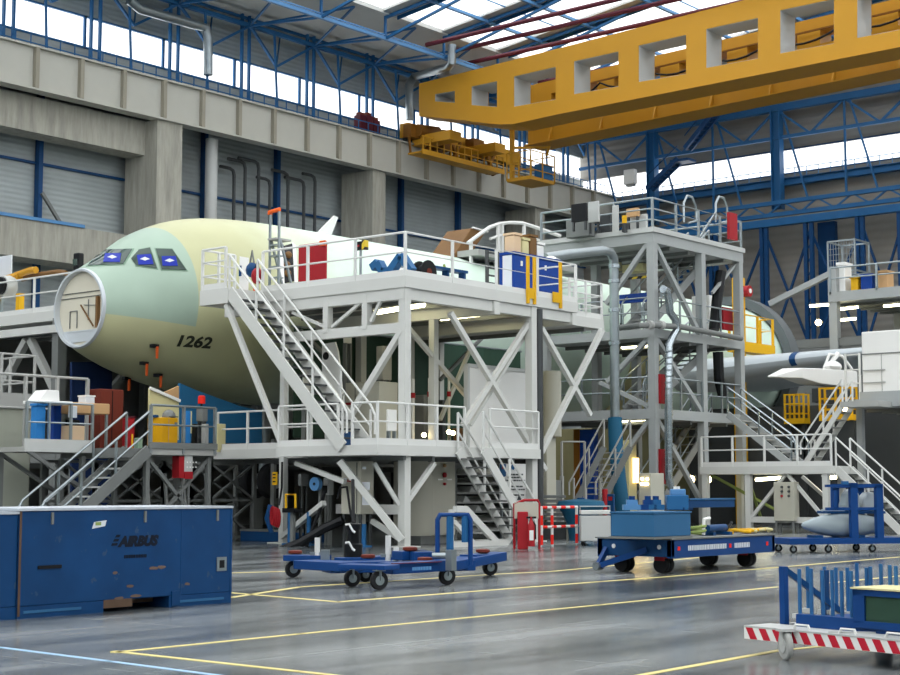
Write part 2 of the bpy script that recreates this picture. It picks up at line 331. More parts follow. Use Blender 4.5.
# ================================================================== THE HALL
WY, WX = 73.6, 106.6           # cladding planes of the side wall and of the end wall
RZ = 32.0
XK = [49.2+5.94*k for k in range(-3, 10)]      # roof bays over the aircraft
XR = [49.2+5.94*k for k in range(-13, 10)]     # all skylight bays of the hall roof
fl = MB(); fl.add([(-30, -40, 0), (WX+1, -40, 0), (WX+1, 75, 0), (-30, 75, 0)], [(0, 1, 2, 3)])
struct(fl, 'floor', 'floor_paint', 'glossy grey-blue painted hall floor with worn streaks', 'floor')
def strip(pts, w, mat, lab):
    b = MB()
    for p, q in zip(pts, pts[1:]):
        p = PZ(*p) if len(p) == 2 else V(p); q = PZ(*q) if len(q) == 2 else V(q); d = (q-p).normalized(); n = V((-d.y, d.x, 0))*w/2; e = d*w*.35
        b.hexa([p-n-e+V((0, 0, .0005)), q-n+e+V((0, 0, .0005)), q+n+e+V((0, 0, .0005)), p+n-e+V((0, 0, .0005))], [p-n-e+V((0, 0, .004)), q-n+e+V((0, 0, .004)), q+n+e+V((0, 0, .004)), p+n-e+V((0, 0, .004))])
    struct(b, 'floor_marking', mat, lab, 'floor line')
strip([(232, 593), (338, 602), (600, 581.7), (664, 577), (830, 563), (900, 557)], .1, 'line_yellow', 'yellow floor line bending in front of the blue wheeled dolly')
strip([(232, 597.5), (300, 587), (500, 574), (552, 571.5), (705, 557)], .1, 'line_yellow', 'yellow floor line running under the blue wheeled dolly')
strip([(115, 652.5), (300, 634), (600, 605), (777, 587)], .075, 'line_yellow', 'long yellow floor line across the open middle of the floor')
strip([(115, 651.5), (300, 671.7), (345, 676.6)], .075, 'line_yellow', 'yellow floor line running out to the lower edge from the corner mark')
strip([(640, 675.5), (780, 650.5), (827, 646), (900, 634)], .075, 'line_yellow', 'yellow floor line passing under the red and white cart')
strip([(-40, 643), (0, 647.5), (110, 661.5), (225, 676.5)], .07, 'line_blue', 'pale blue floor line in front of the blue crate')
strip([(232, 573), (300, 571)], .1, 'line_yellow', 'short yellow floor dash beside the blue crate')
strip([(830, 583), (900, 576)], .09, 'line_yellow', 'yellow floor line behind the tube rack cart')
# --- side wall
w = MB(); w.box(-30, WY, 0, WX, WY+.3, 27.35); w.box(-30, WY, 29.25, WX, WY+.3, RZ+1.5)
struct(w, 'wall_left', 'cladding', 'pale grey ribbed sheet cladding of the long side wall', 'wall')
m, nt, b_ = newmat('window_sheet'); nt.nodes.remove(b_)
tr = N(nt, 'ShaderNodeBsdfTransparent'); tl = N(nt, 'ShaderNodeBsdfTranslucent'); ms = N(nt, 'ShaderNodeMixShader'); ms.inputs[0].default_value = .25
nt.links.new(tr.outputs[0], ms.inputs[1]); nt.links.new(tl.outputs[0], ms.inputs[2]); nt.links.new(ms.outputs[0], nt.nodes['Material Output'].inputs['Surface'])
for i, (a, b) in enumerate(zip(XK, XK[1:])):
    if a > WX-1: break
    b = min(b, WX); o = struct(MB().box(a+.05, WY+.1, 27.35, b-.05, WY+.14, 29.25), 'window_%d' % (i+1), 'window_sheet', 'bright strip window bay %s above the crane rail on the side wall' % ['one', 'two', 'three', 'four', 'five', 'six', 'seven', 'eight', 'nine', 'ten', 'eleven', 'twelve', 'thirteen'][i], 'window')
    fr = MB(); fr.box(a-.08, WY-.05, 27.3, a+.08, WY+.1, 29.3); fr.box(a, WY-.05, 27.3, b, WY+.08, 27.4); fr.box(a, WY-.05, 29.2, b, WY+.08, 29.3); fr.build('window_frame', 'blue_steel', o)
# girder under the crane rail
g = MB(); g.box(28, 70.0, 23.05, WX-.3, 70.06, 25.4); g.box(28, 69.75, 25.34, WX-.3, 70.6, 25.44); g.box(28, 69.75, 23.0, WX-.3, 70.6, 23.1)
gr = struct(g, 'crane_rail_beam', 'girder_paint', 'long grey plate girder carrying the crane rail along the side wall', 'girder')
for n in range(-6, 19):
    MB().box(49.2+2.97*n-.14, 69.72, 23.1, 49.2+2.97*n+.1, 70.0, 25.36).build('stiffener', 'stiffener_paint', gr)
MB().box(28, 70.3, 25.44, WX-.3, 70.4, 25.6).build('crane_rail', 'dark_steel', gr)
h = MB()
for n in range(0, 80): x = 29+n*.98; h.bar((x, 71.0, 25.08), (x, 71.0, 26.5), .05)
for z in (25.95, 26.5): h.bar((28, 71.0, z), (WX-.3, 71.0, z), .06)
h.box(28, 70.97, 25.1, WX-.3, 71.03, 25.5); h.build('walkway_handrail', 'blue_steel', gr)
MB().box(28, 70.62, 25.0, WX-.3, 73.4, 25.08).build('walkway', 'mid_grey', gr)
# concrete pillars and the cast beams between them
for i, (x0, x1, lab) in enumerate([(57.75, 59.65, 'broad concrete pillar above the aircraft nose'), (76.4, 77.7, 'concrete pillar behind the dark sign on the upper deck'), (94.9, 96.15, 'concrete pillar behind the top of the grey tower'), (39.2, 41.1, 'concrete pillar outside the left edge')]):
    struct(MB().box(x0, 70.0, 0, x1, 72.9, 23.0), 'concrete_pillar', 'concrete', lab, 'pillar')
struct(MB().box(41.1, 71.1, 21.0, 57.75, 72.6, 23.0), 'concrete_beam', 'concrete', 'upper cast concrete beam under the crane girder at left', 'beam')
struct(MB().box(41.1, 71.1, 14.0, 57.75, 72.9, 16.1), 'concrete_beam', 'concrete', 'lower cast concrete beam just above the aircraft nose', 'beam')
struct(MB().box(41.1, 71.0, 16.1, 53.5, 71.2, 16.28), 'trim_1', 'blue_light', 'bright blue edge rail on top of the lower concrete beam', 'trim')
# blue wall posts and rails in front of the cladding
for px, nm in ((39.5, 'left of the first concrete pillar'), (205, 'beside the round white pipe'), (278, 'between the dark wall pipes'), (402, 'right of the second concrete pillar'), (459, 'behind the open brown hatch')):
    p = PY(px, 190, 73.2); struct(MB().box(p.x-.14, 73.1, 0, p.x+.14, 73.5, 24.9), 'wall_column', 'blue_deep', 'blue steel wall post '+nm, 'post')
k = MB()
for z in (19.9, 24.2): k.box(30, 73.4, z-.07, WX, 73.58, z+.07)
struct(k, 'trim_2', 'blue_deep', 'blue horizontal rails across the side wall cladding', 'trim')
struct(MB().bar(PY(42, 193, 73), PY(62, 226, 73), .18), 'trim_3', 'mid_grey', 'thin slanting tie rod beside the left wall post', 'brace')
p = PY(211, 190, 71.5); struct(MB().tube((p.x, 71.5, 0), (p.x, 71.5, 23), .38, 16), 'wall_pipe', 'cabinet_grey', 'thick round white downpipe beside the first pillar', 'pipe', True)
for i, px in enumerate((235, 246, 259.5, 271, 289, 305, 316)):
    p = PY(px, 190, 72.8); z1 = (21.8, 22.4, 22.6, 21.6, 22.3, 22.0, 22.5)[i]; b = MB()
    b.path([(p.x, 72.9, 0), (p.x, 72.9, z1-.4), (p.x-.1, 72.9, z1-.1), (p.x-.4, 72.9, z1), (p.x-1.2-.3*(i % 3), 72.9, z1)], .11, 8)
    struct(b, 'wall_pipe', 'dark_steel', '%s of seven dark pipes climbing the side wall' % ['first', 'second', 'third', 'fourth', 'fifth', 'sixth', 'last'][i], 'pipe', True)
# roof: closed strip along the wall, then a slope of glazed bays between solid strips
SL = .11
def zr(y): return RZ+(65.4-y)*SL if y > 15 else RZ+(65.4-15)*SL-(15-y)*SL
struct(MB().box(-30, 65.4, RZ, WX+.3, WY+.3, RZ+.3), 'ceiling', 'roof_panel', 'grey roof panels along the side wall', 'ceiling')
def slope(x0, x1, dz, t, ys=(65.4, 15, -40)):
    b = MB()
    for p, q in zip(ys, ys[1:]): b.hexa([(x0, q, zr(q)+dz), (x1, q, zr(q)+dz), (x1, p, zr(p)+dz), (x0, p, zr(p)+dz)], [(x0, q, zr(q)+dz+t), (x1, q, zr(q)+dz+t), (x1, p, zr(p)+dz+t), (x0, p, zr(p)+dz+t)])
    return b
for i, x in enumerate(XR):
    if x > WX-2: break
    o = struct(slope(x-.7, x+.7, .1, .2), 'ceiling', 'roof_panel', 'solid roof strip %d between skylights' % (i+1), 'ceiling')
    slope(x+.7, x+.78, -.15, .3).build('fascia', 'blue_steel', o); slope(x+.78, min(x+5.24, WX), .2, .04).build('roof_bay_pane', 'window_sheet' if x < 95 else 'roof_panel', o)  # skylight panes; bays next to the end wall made opaque to darken that wall
    mu = MB()
    for yy in range(-36, 64, 8): mu.bar((x+.75, yy, zr(yy)+.12), (x+5.2, yy, zr(yy)+.12), .08)
    mu.build('skylight_bar', 'blue_light', o)
# roof steelwork
YN, ZN = 65.8, 30.5
for i, x in enumerate(XK):
    if x > WX-2: break
    b = MB(); wn = V((x, 72.2, 31.2))
    for sx in (-1, 1):
        b.bar(wn, (x+sx*2.97, 72.8, 29.25), .16)
        b.bar((x+sx*2.97, 72.8, 29.25), (x+sx*2.97, 72.5, 31.2), .08)
    b.bar(wn, (x, YN, ZN), .14); b.bar(wn, (x+2.97, YN, RZ-.1), .12); b.bar(wn, (x-2.97, YN, RZ-.1), .12); b.bar((x, YN, ZN), (x, YN, RZ), .14)
    b.bar((x, YN, ZN), (x, 55, zr(55)-.3), .16); b.bar((x, YN, RZ-.1), (x, 15, zr(15)-.15), .15, .22)
    for dx in (-.32, .32): b.box(x+dx-.07, 72.5, 25.1, x+dx+.07, 72.7, RZ)
    b.bar((x+1.6, 71.2, 25.1), (x+1.6, 71.6, 31.0), .12)
    struct(b, 'roof_beam', 'blue_steel', 'blue roof truss number %d counted along the side wall' % (i+1), 'truss')
b = MB(); b.bar((25, 72.2, 31.2), (WX, 72.2, 31.2), .26); b.bar((25, 72.9, 31.95), (WX, 72.9, 31.95), .2)
struct(b, 'trim_4', 'blue_steel', 'blue chord running along the top of the side wall', 'chord')
struct(MB().bar((25, YN, ZN), (WX, YN, ZN), .22).bar((25, YN, ZN+.24), (WX, YN, ZN+.24), .08), 'trim_5', 'blue_light', 'light blue lower chord of the roof frame meeting the crane end', 'chord')
for k, (y, dz) in enumerate(((62, -.1), (58, -.2), (53, -.2), (48, -.2))):
    struct(MB().bar((25, y, zr(y)+dz), (WX, y, zr(y)+dz), .2), 'trim_%d' % (12+k), 'blue_light', ['first', 'second', 'third', 'fourth'][k]+' light blue roof rail crossing the skylights', 'chord')
for x, y0, lab in ((77.3, 66, 'dark red roof pipe ending left of the crane end'), (79.6, 65.6, 'dark red roof pipe above the crane end'), (82.6, 67, 'dark red roof pipe right of the crane end'), (90, 66, 'dark red roof pipe over the middle of the crane')):
    struct(MB().tube((x, y0, 31.1), (x, 20, 31.1), .16, 8), 'roof_pipe', 'maroon', lab, 'pipe')
d = MB(); d.path([PY(296, 0, 71.8), PY(320, 26, 71.8), PY(318, 60, 71.8)], .01, 6)
for pts, r, lab in (([PY(129, 0, 71.2), PY(140, 9, 71.2), PY(192, 24, 71.2), PY(206, 28, 71.2), PY(208, 38, 71.2), PY(208, 75, 71.2)], .3, 'pale rain duct turning down beside the strip windows'),
                    ([PY(410, 120, 71.4), PY(409, 85, 71.4), PY(414, 77, 71.4), PY(448, 67, 66), PY(452, 62, 65), PY(452, 45, 65)], .3, 'pale duct bending up to the roof beside the crane end')):
    struct(MB().path(pts, r, 10), 'roof_pipe', 'galv', lab, 'duct', True)
for x, z in ((PY(366, 118, 71.2).x, 0), (PY(373, 118, 71.2).x, .1), (PY(380, 122, 71.2).x, -.1)):
    lab = {0: 'first', .1: 'second', -.1: 'third'}[z] + ' of three dark red boxes on the crane walkway'
    t = thing('walkway_box', lab, 'box', (x, 71.75, 25.1), 'dark red boxes on the walkway')
    MB().box(x-.32, 71.45, 25.1, x+.32, 72.05, 27.1+z).build('body', 'maroon', t, bevel=.03); MB().box(x-.2, 71.55, 27.1+z, x+.2, 71.95, 27.3+z).build('cap', 'red_brown', t)
# --- the two walls behind the viewer
struct(MB().box(-30.3, -40, 0, -30, WY, 24.0), 'wall_front', 'cladding', 'grey ribbed wall behind the viewer', 'wall')
struct(MB().box(-30, -40.3, 0, WX, -40, 24.0), 'wall_right', 'cladding', 'grey ribbed wall on the near long side of the hall', 'wall')
# --- end wall
w = MB(); w.box(WX, -40, 0, WX+.3, WY+.3, 25.5); w.box(WX, -40, 27.3, WX+.3, WY+.3, RZ+1.5)
struct(w, 'wall_back', 'cladding_back', 'grey ribbed sheet wall closing the far end of the hall', 'wall')
NUM = ['one', 'two', 'three', 'four', 'five', 'six', 'seven', 'eight', 'nine', 'ten']
ys = [67.0-5.55*i for i in range(9)]
for i, y in enumerate(ys[:-1]):
    y1 = ys[i+1]; o = struct(MB().box(WX+.1, y1+.04, 25.5, WX+.14, y-.04, 27.3), 'window_%d' % (20+i), 'window_sheet', 'bright strip window bay %s on the end wall counted from the corner' % NUM[i], 'window')
    f = MB(); f.box(WX-.03, y1, 25.42, WX+.08, y, 25.5); f.box(WX-.03, y1, 27.3, WX+.08, y, 27.4); f.build('window_frame', 'blue_deep', o)
e = MB()
for n in range(0, 48): y = 72-n*.97; e.bar((WX-.9, y, 24.95), (WX-.9, y, 25.65), .05)
e.bar((WX-.9, 73, 25.65), (WX-.9, 24, 25.65), .06); e.bar((WX-.9, 73, 25.3), (WX-.9, 24, 25.3), .05)
struct(e, 'trim_7', 'blue_light', 'blue walkway handrail along the end wall windows', 'handrail')
struct(MB().ibeam((WX-.8, 73, 24.65), (WX-.8, 24, 24.65), .5, .55), 'trim_8', 'blue_steel', 'blue walkway beam under the end wall windows', 'beam')
t1 = MB(); XO = WX-1.4
t1.bar((XO, 73, 30.3), (XO, 22, 30.3), .5); t1.bar((XO, 73, 28.0), (XO, 22, 28.0), .25)
# columns: the heavy one at px 777, slender ones between
yc = PX(777, 150, XO).y
cols = [yc+11.1*i for i in (-3, -2, -1, 0, 1)]
for i, y in enumerate(cols):
    b = MB(); b.box(XO-.35, y-.38, 22.5, XO+.35, y-.3, 30.3); b.box(XO-.35, y+.3, 22.5, XO+.35, y+.38, 30.3); b.box(XO-.05, y-.3, 22.5, XO+.05, y+.3, 30.3)
    struct(b, 'wall_column', 'blue_steel', 'heavy blue column %s from the corner on the end wall' % ['fifth', 'fourth', 'third', 'second', 'first'][i], 'column')
for i in range(14):
    y = yc+11.1+5.55*.5*2-5.55*i*.5*2
    if y < 25: break
    if i % 2 == 0 or True:
        t1.bar((XO, y-5.55*.5, 28.0), (XO, y, 30.2), .16); t1.bar((XO, y-5.55*.5, 28.0), (XO, y-5.55, 30.2), .16)
        t1.bar((XO, y, 30.2), (XO, y, 23), .14); t1.bar((XO, y-.4, 30.2), (XO+.2, y-2.4, 23), .14)
struct(t1, 'trim_9', 'blue_steel', 'blue truss with V braces above the end wall windows', 'truss')
t2 = MB(); X2 = WX-2.0
for z in (21.4, 22.0, 22.9): t2.bar((X2, 73, z), (X2, 22, z), .3 if z != 21.4 else .55)
for i in range(18): y = 72-2.77*i; t2.bar((X2, y, 22.0), (X2, y-1.38, 22.9), .12); t2.bar((X2, y-1.38, 22.9), (X2, y-2.77, 22.0), .12)
struct(t2, 'trim_10', 'blue_steel', 'blue lattice beam over the hangar doors of the end wall', 'beam')
dp = [(762, 766.5), (806, 812), (858, 863), (711, 716), (900, 905), (675, 680)]
for i, (a, b) in enumerate(dp):
    bb = MB()
    for px in (a, b): y = PX(px, 250, X2).y; bb.bar((X2, y, 0), (X2, y, 21.4), .28)
    for z in range(1, 21, 1): ya, yb = PX(a, 250, X2).y, PX(b, 250, X2).y; bb.bar((X2, ya, z), (X2, yb, z+.6), .1)
    struct(bb, 'wall_column', 'blue_deep', 'blue laced door post %s on the end wall' % ['under the heavy middle column', 'beside the dark door gap', 'near the right edge', 'behind the tower railing', 'at the right edge', 'hidden by the tower'][i], 'post')
xb = MB(); cl = sorted([PX((a+b)/2, 250, X2).y for a, b in dp])
for a, b in zip(cl, cl[1:]):
    for z0 in (2, 11.3): xb.bar((X2+.3, a, z0), (X2+.3, b, z0+9.3), .16); xb.bar((X2+.3, b, z0), (X2+.3, a, z0+9.3), .16)
struct(xb, 'trim_11', 'blue_deep', 'blue cross bracing over the grey hangar doors', 'bracing')
y = PX(815, 250, X2).y; struct(MB().box(WX-.5, y-.9, 0, WX-.05, y+.5, 21.3), 'door_1', 'blue_deep', 'dark blue gap post between the hangar door leaves', 'door')
# stair and white box in the far corner
t = thing('corner_stair', 'blue steel stair climbing the end wall near the corner', 'stair', (XO-1, 66, 22.9), kind='structure')
pa, pb = PX(652, 190, XO-.9), PX(683, 160, XO-.9); pc, pd = PX(690, 150, XO-.9), PX(718, 115, XO-.9)
for a, b in ((pa, pb), (pc, pd)):
    s = MB(); s.bar(a, b, .2, .35); s.bar(a+V((-.8, 0, 0)), b+V((-.8, 0, 0)), .2, .35)
    for i in range(1, 9): q = a+(b-a)*(i/9); s.box(q.x-.8, q.y-.14, q.z-.03, q.x, q.y+.14, q.z+.03)
    s.path([a+V((-.8, 0, 1)), b+V((-.8, 0, 1))], .05); s.build('stair', 'blue_deep', t)
MB().box(XO-1.9, pc.y-.4, pb.z-.3, XO-.7, pb.y+.6, pb.z-.1).build('landing', 'blue_deep', t)
q = PX(630, 177, 103); t = thing('white_panel_box', 'white square box high in the far corner of the hall', 'box', (103, q.y, q.z-.95))
MB().box(102.8, q.y-.5, q.z-.6, 103.3, q.y+.5, q.z+.6).build('body', 'white', t, bevel=.05); MB().box(102.9, q.y-.35, 25.44, 103.3, q.y+.35, q.z-.6).build('base', 'deck_grey', t)
# ================================================================== OVERHEAD CRANE
CX = 80.0
cr = thing('overhead_crane', 'huge yellow double girder overhead crane with square openings in its side', 'crane', (CX+3, 60, 25.6))
def interp(tab, x):
    for (a, ya), (b, yb) in zip(tab, tab[1:]):
        if a <= x <= b: return ya+(yb-ya)*(x-a)/(b-a)
TOP = [(419, 83.6), (560, 48), (700, 11.5), (900, -40), (1010, -68)]
BOT = [(419, 116), (471, 121), (500, 124), (514, 123.6), (560, 113.6), (900, 46.7), (1010, 25)]
WIN = [(434.7, 454.8, 94.2, 90.7, 101.3, 102.8), (471.3, 497, 86.5, 81, 105, 107), (513.8, 555.6, 76.4, 66.7, 106.7, 99.6), (573.8, 618.4, 61.3, 51.4, 94.2, 86.5), (638.5, 686, 45.5, 34.7, 82, 74), (706, 758, 29, 17.8, 68, 58.5), (780, 834, 10.2, -1.2, 53.5, 43.5), (857, 909, -8, -20, 38, 28)]
def girder(X0, thick, dz, name, lining):
    P = lambda px, py: PX(px, py, CX)
    mv = lambda p: V((X0, p.y, p.z+dz))
    g = MB(); xs = sorted(set([a for a, _ in TOP]+[a for a, _ in BOT]+[w[0] for w in WIN]+[w[1] for w in WIN]))
    for a, b in zip(xs, xs[1:]):
        tq = [mv(P(a, interp(TOP, a))), mv(P(b, interp(TOP, b)))]; bq = [mv(P(a, interp(BOT, a))), mv(P(b, interp(BOT, b)))]
        ww = [w for w in WIN if w[0] <= a and b <= w[1]]
        if not ww: g.prism([bq[0], bq[1], tq[1], tq[0]], (thick, 0, 0))
        else:
            w = ww[0]; f = lambda x, i: w[i]+(w[i+1]-w[i])*(x-w[0])/(w[1]-w[0])
            ut = [mv(P(a, f(a, 2))), mv(P(b, f(b, 2)))]; lt = [mv(P(a, f(a, 4))), mv(P(b, f(b, 4)))]
            g.prism([ut[0], ut[1], tq[1], tq[0]], (thick, 0, 0)); g.prism([bq[0], bq[1], lt[1], lt[0]], (thick, 0, 0))
    o = g.build(name, 'crane_yellow', cr)
    if lining:
        for w in WIN:
            c = [mv(P(w[0], w[2])), mv(P(w[1], w[3])), mv(P(w[1], w[5])), mv(P(w[0], w[4]))]; m = MB(); t = V((thick-.1, 0, 0)); s = V((.05, 0, 0))
            for p, q in ((c[0], c[1]), (c[3], c[0]), (c[1], c[2]), (c[2], c[3])):
                n = (sum(c, V((0, 0, 0)))/4 - (p+q)/2).normalized()*.03
                m.hexa([p+s, q+s, q+s+n, p+s+n], [p+t, q+t, q+t+n, p+t+n])
            m.build('opening_lining', 'cabinet_grey', o)
    return o, mv, P
near, mvn, P0 = girder(CX, 1.9, 0, 'girder', True)
f = MB()
for a, b in zip(BOT[1:], BOT[2:]):
    p, q = mvn(P0(*a)), mvn(P0(*b)); f.prism([p+V((-.15, 0, -.06)), q+V((-.15, 0, -.06)), q+V((-.15, 0, .0)), p+V((-.15, 0, 0))], (2.4, 0, 0))
f.build('bottom_flange', 'crane_yellow', near)
FX = 85.0
ft = lambda px: 57-.2365*(px-650)
fb_ = lambda px: 122.5-.2075*(px-640)
PF = lambda px, py: PX(px, py, FX)
g = MB(); FW_ = [(574, 23), (637, 23), (703, 24), (772, 25), (846, 26), (925, 27)]
xs = [528]; 
for c, h_ in FW_: xs += [c-h_, c+h_]
xs.append(1010)
for i, (a, b) in enumerate(zip(xs, xs[1:])):
    if i % 2 == 0: g.prism([PF(a, fb_(a)), PF(b, fb_(b)), PF(b, ft(b)), PF(a, ft(a))], (1.5, 0, 0))
    else: g.prism([PF(a, fb_(a)), PF(b, fb_(b)), PF(b, ft(b)+27), PF(a, ft(a)+27)], (1.5, 0, 0)); g.prism([PF(a, ft(a)+13), PF(b, ft(b)+13), PF(b, ft(b)), PF(a, ft(a))], (1.5, 0, 0))
far = g.build('girder', 'crane_yellow', cr)
f = MB(); p, q = PF(528, fb_(528)), PF(1010, fb_(1010)); f.prism([p+V((-.45, 0, -.1)), q+V((-.45, 0, -.1)), q+V((-.45, 0, -.01)), p+V((-.45, 0, -.01))], (2.2, 0, 0)); f.build('bottom_flange', 'crane_yellow', far)
for i in range(8):
    u = (i+.5)/8; c = p+(q-p)*u; y = c.y; za = c.z
    MB().add([(FX-.42, y, za), (FX-.42, y+.12, za), (FX-.01, y, za), (FX-.01, y+.12, za), (FX-.01, y, za+1.0), (FX-.01, y+.12, za+1.0)], [(0, 1, 3, 2), (2, 3, 5, 4), (0, 2, 4), (1, 5, 3), (0, 4, 5, 1)]).build('stiffener', 'crane_yellow', far)
# festoon cable on the inner face of the far girder
fc = MB(); pts = []
for c0_, c1_ in zip((560, 600, 648, 705, 768, 840), (600, 648, 705, 768, 840, 920)):
    for k in range(6): u = k/6; px = c0_+(c1_-c0_)*u; pts.append(PX(px, ft(px)+14+15*4*u*(1-u)*.6, FX-.4))
fc.path(pts, .07, 6); fc.build('festoon_cable', 'black', cr)
MB().bar(PX(560, ft(560)+12, FX-.35), PX(930, ft(930)+12, FX-.35), .1).build('cable_rail', 'crane_dark', cr)
# end carriage running on the side wall rail
e = MB(); e.box(80.0, 69.95, 25.9, 93.0, 70.75, 26.9); ec = e.build('end_carriage', 'crane_yellow', cr)
for x in (80.4, 82.6, 86.5, 88.8, 91.5): MB().lathe((x, 70.2, 25.95), (0, 1, 0), [(0, .2), (0, .36), (.35, .36), (.35, .2)], 16).build('travel_wheel', 'dark_steel', ec, True)
m = MB(); m.box(79.4, 69.2, 25.7, 80.4, 69.9, 26.6); m.tube((79.9, 69.0, 26.2), (82.0, 69.0, 26.4), .42, 12); m.build('drive_motor', 'crane_dark', ec, True)
MB().box(82.2, 68.6, 25.2, 83.2, 69.7, 26.6).build('gearbox', 'crane_dark', ec); MB().box(86, 68.9, 25.5, 87.2, 69.7, 26.7).build('gearbox', 'crane_dark', ec)
for k, (x, z) in enumerate(((80.6, 24.6), (83.6, 24.5), (87.6, 24.4))): b = MB(); b.bar((x, 69.2, z+1.9), (x+1.1, 69.2, z), .24); b.bar((x+1.2, 69.2, z+1.7), (x+.2, 69.2, z), .2); b.build('bracket', 'crane_dark', ec)
for x0_ in (80.4, 85.4): MB().box(x0_, 66.5, 25.3, x0_+1.2, 69.95, 25.95).build('saddle', 'crane_yellow', ec)
# service walkway below the carriage
wz = PX(430, 154, 80).z
w = MB(); w.box(79.2, 68.0, wz, 88.4, 69.3, wz+.12); w.box(79.2, 67.95, wz-.1, 88.4, 68.05, wz+.25); wk = w.build('walkway', 'crane_yellow', cr)
h = MB()
for i in range(13): h.bar((79.3+i*.75, 68.0, wz), (79.3+i*.75, 68.0, wz+1.15), .07)
h.bar((79.2, 68, wz+1.15), (88.3, 68, wz+1.15), .08); h.bar((79.2, 68, wz+.6), (88.3, 68, wz+.6), .06); h.build('handrail', 'crane_yellow', wk)
for x in (79.4, 81.5, 83.8, 86, 88.2): MB().bar((x, 69.2, wz), (x, 69.4, 26.0), .12).build('hanger', 'crane_dark', wk)
# hanging cage
c0 = PX(507, 181, 83.2); yy = c0.y; zz = c0.z
c = MB(); c.box(83.2, yy-2.0, zz, 86.0, yy, zz+.14); c.prism([(83.2, yy, zz), (86.0, yy, zz), (86.0, yy-2, zz), (83.2, yy-2, zz)], (0, 0, -.1)); cg = c.build('inspection_cage', 'crane_yellow', cr)
r = MB()
for z in (.6, 1.15, 1.9):
    for a, b in (((83.2, yy), (86, yy)), ((83.2, yy), (83.2, yy-2)), ((86, yy), (86, yy-2)), ((83.2, yy-2), (86, yy-2))): r.bar((a[0], a[1], zz+z), (b[0], b[1], zz+z), .06)
for x in (83.2, 84.6, 86):
    for y in (yy, yy-1, yy-2): r.bar((x, y, zz), (x, y, zz+1.9), .07)
r.build('cage_rail', 'crane_yellow', cg)
mm = MB(); mm.bar((83.4, yy-.3, zz), (83.4, yy-.3, zz+4.2), .26); mm.bar((85.6, yy-1.6, zz+1.9), (85.9, yy-2.2, zz+4.0), .16); mm.bar((83.4, yy-.3, zz+2.3), (85.7, yy-1.8, zz+2.5), .16); mm.build('mast', 'crane_yellow', cg)
MB().box(84.6, yy-1.9, zz+.2, 85.9, yy-1.3, zz+1.2).build('control_box', 'blue_steel', cg)
# ================================================================== AIRLINER
AX, AY, AZ, AR = 27.4, 36.5, 7.08, 2.95
pl = thing('airliner', 'airliner body in green primer without its nose cone, cockpit windows taped with blue covers', 'aircraft', (AX, AY, 0))
# stations: s, half width, top z, bottom z
ST = [(0, 1.16, 7.80, 5.50), (.35, 1.40, 8.02, 5.34), (.8, 1.66, 8.30, 5.16), (1.3, 1.92, 8.66, 4.98), (1.8, 2.12, 9.02, 4.83), (2.4, 2.32, 9.32, 4.67), (3.2, 2.53, 9.62, 4.50), (4.2, 2.71, 9.83, 4.35), (5.4, 2.84, 9.95, 4.22), (7, 2.92, 10.01, 4.15), (9, AR, 10.03, 4.13), (20, AR, 10.03, 4.13), (34, AR, 10.03, 4.13), (44, AR, 10.03, 4.13)]
def catmull(tab, s):
    for i in range(len(tab)-1):
        if tab[i][0] <= s <= tab[i+1][0]:
            a, b = tab[max(i-1, 0)], tab[min(i+2, len(tab)-1)]; p, q = tab[i], tab[i+1]; L = q[0]-p[0]; u = (s-p[0])/L; r = []
            for k in range(1, len(p)):
                m0 = (q[k]-a[k])/max(1e-6, q[0]-a[0]); m1 = (b[k]-p[k])/max(1e-6, b[0]-p[0])
                r.append((2*u**3-3*u*u+1)*p[k]+(u**3-2*u*u+u)*L*m0+(-2*u**3+3*u*u)*q[k]+(u**3-u*u)*L*m1)
            return r
    return list(tab[-1][1:])
NS = 72; rings = []; ss = [0, .1, .2, .35, .5, .65, .8, 1, 1.2, 1.4, 1.6, 1.8, 2, 2.3, 2.6, 3, 3.4, 3.8, 4.3, 5, 5.8, 6.8, 8, 9.5, 12, 15, 20, 28, 34, 38.8]
fm = MB(); m = len(ss)
for s_ in ss:
    w, t, b = catmull(ST, s_); k = min(1, s_/9.0); zc = (t+b)/2*(1-k)+AZ*k
    zc = b+(t-b)*.5
    fm.v += [V((AX+s_, AY-w*math.sin(2*math.pi*j/NS), zc+(t-b)/2*math.cos(2*math.pi*j/NS))) for j in range(NS)]
fm.f = [(i*NS+j, i*NS+(j+1) % NS, (i+1)*NS+(j+1) % NS, (i+1)*NS+j) for i in range(m-1) for j in range(NS)]
BV = BVHTree.FromPolygons([tuple(v) for v in fm.v], fm.f)
fm.f.append(tuple(range((m-1)*NS, m*NS)))
fus = fm.build('fuselage', 'fuselage_primer', pl, True)
def skin(px, py, off=.02):
    d = ray(px, py).normalized(); h, n, i, dist = BV.ray_cast(EYE, d)
    if h is None:
        best = min((BV.find_nearest(EYE+d*t) for t in (40, 42, 44, 46, 48, 50, 52)), key=lambda r: r[3]); h, n = best[0], best[1]
        if n.dot(h-V((h.x, AY, AZ))) < 0: n = -n
        return h+n*off
    if n.dot(d) > 0: n = -n
    return h+n*off
def skin_y(p, off=.02):
    h, n, i, dist = BV.ray_cast(V((p.x, AY-10, p.z)), V((0, 1, 0)))
    if h is None: return p
    if n.y > 0: n = -n
    return h+n*off
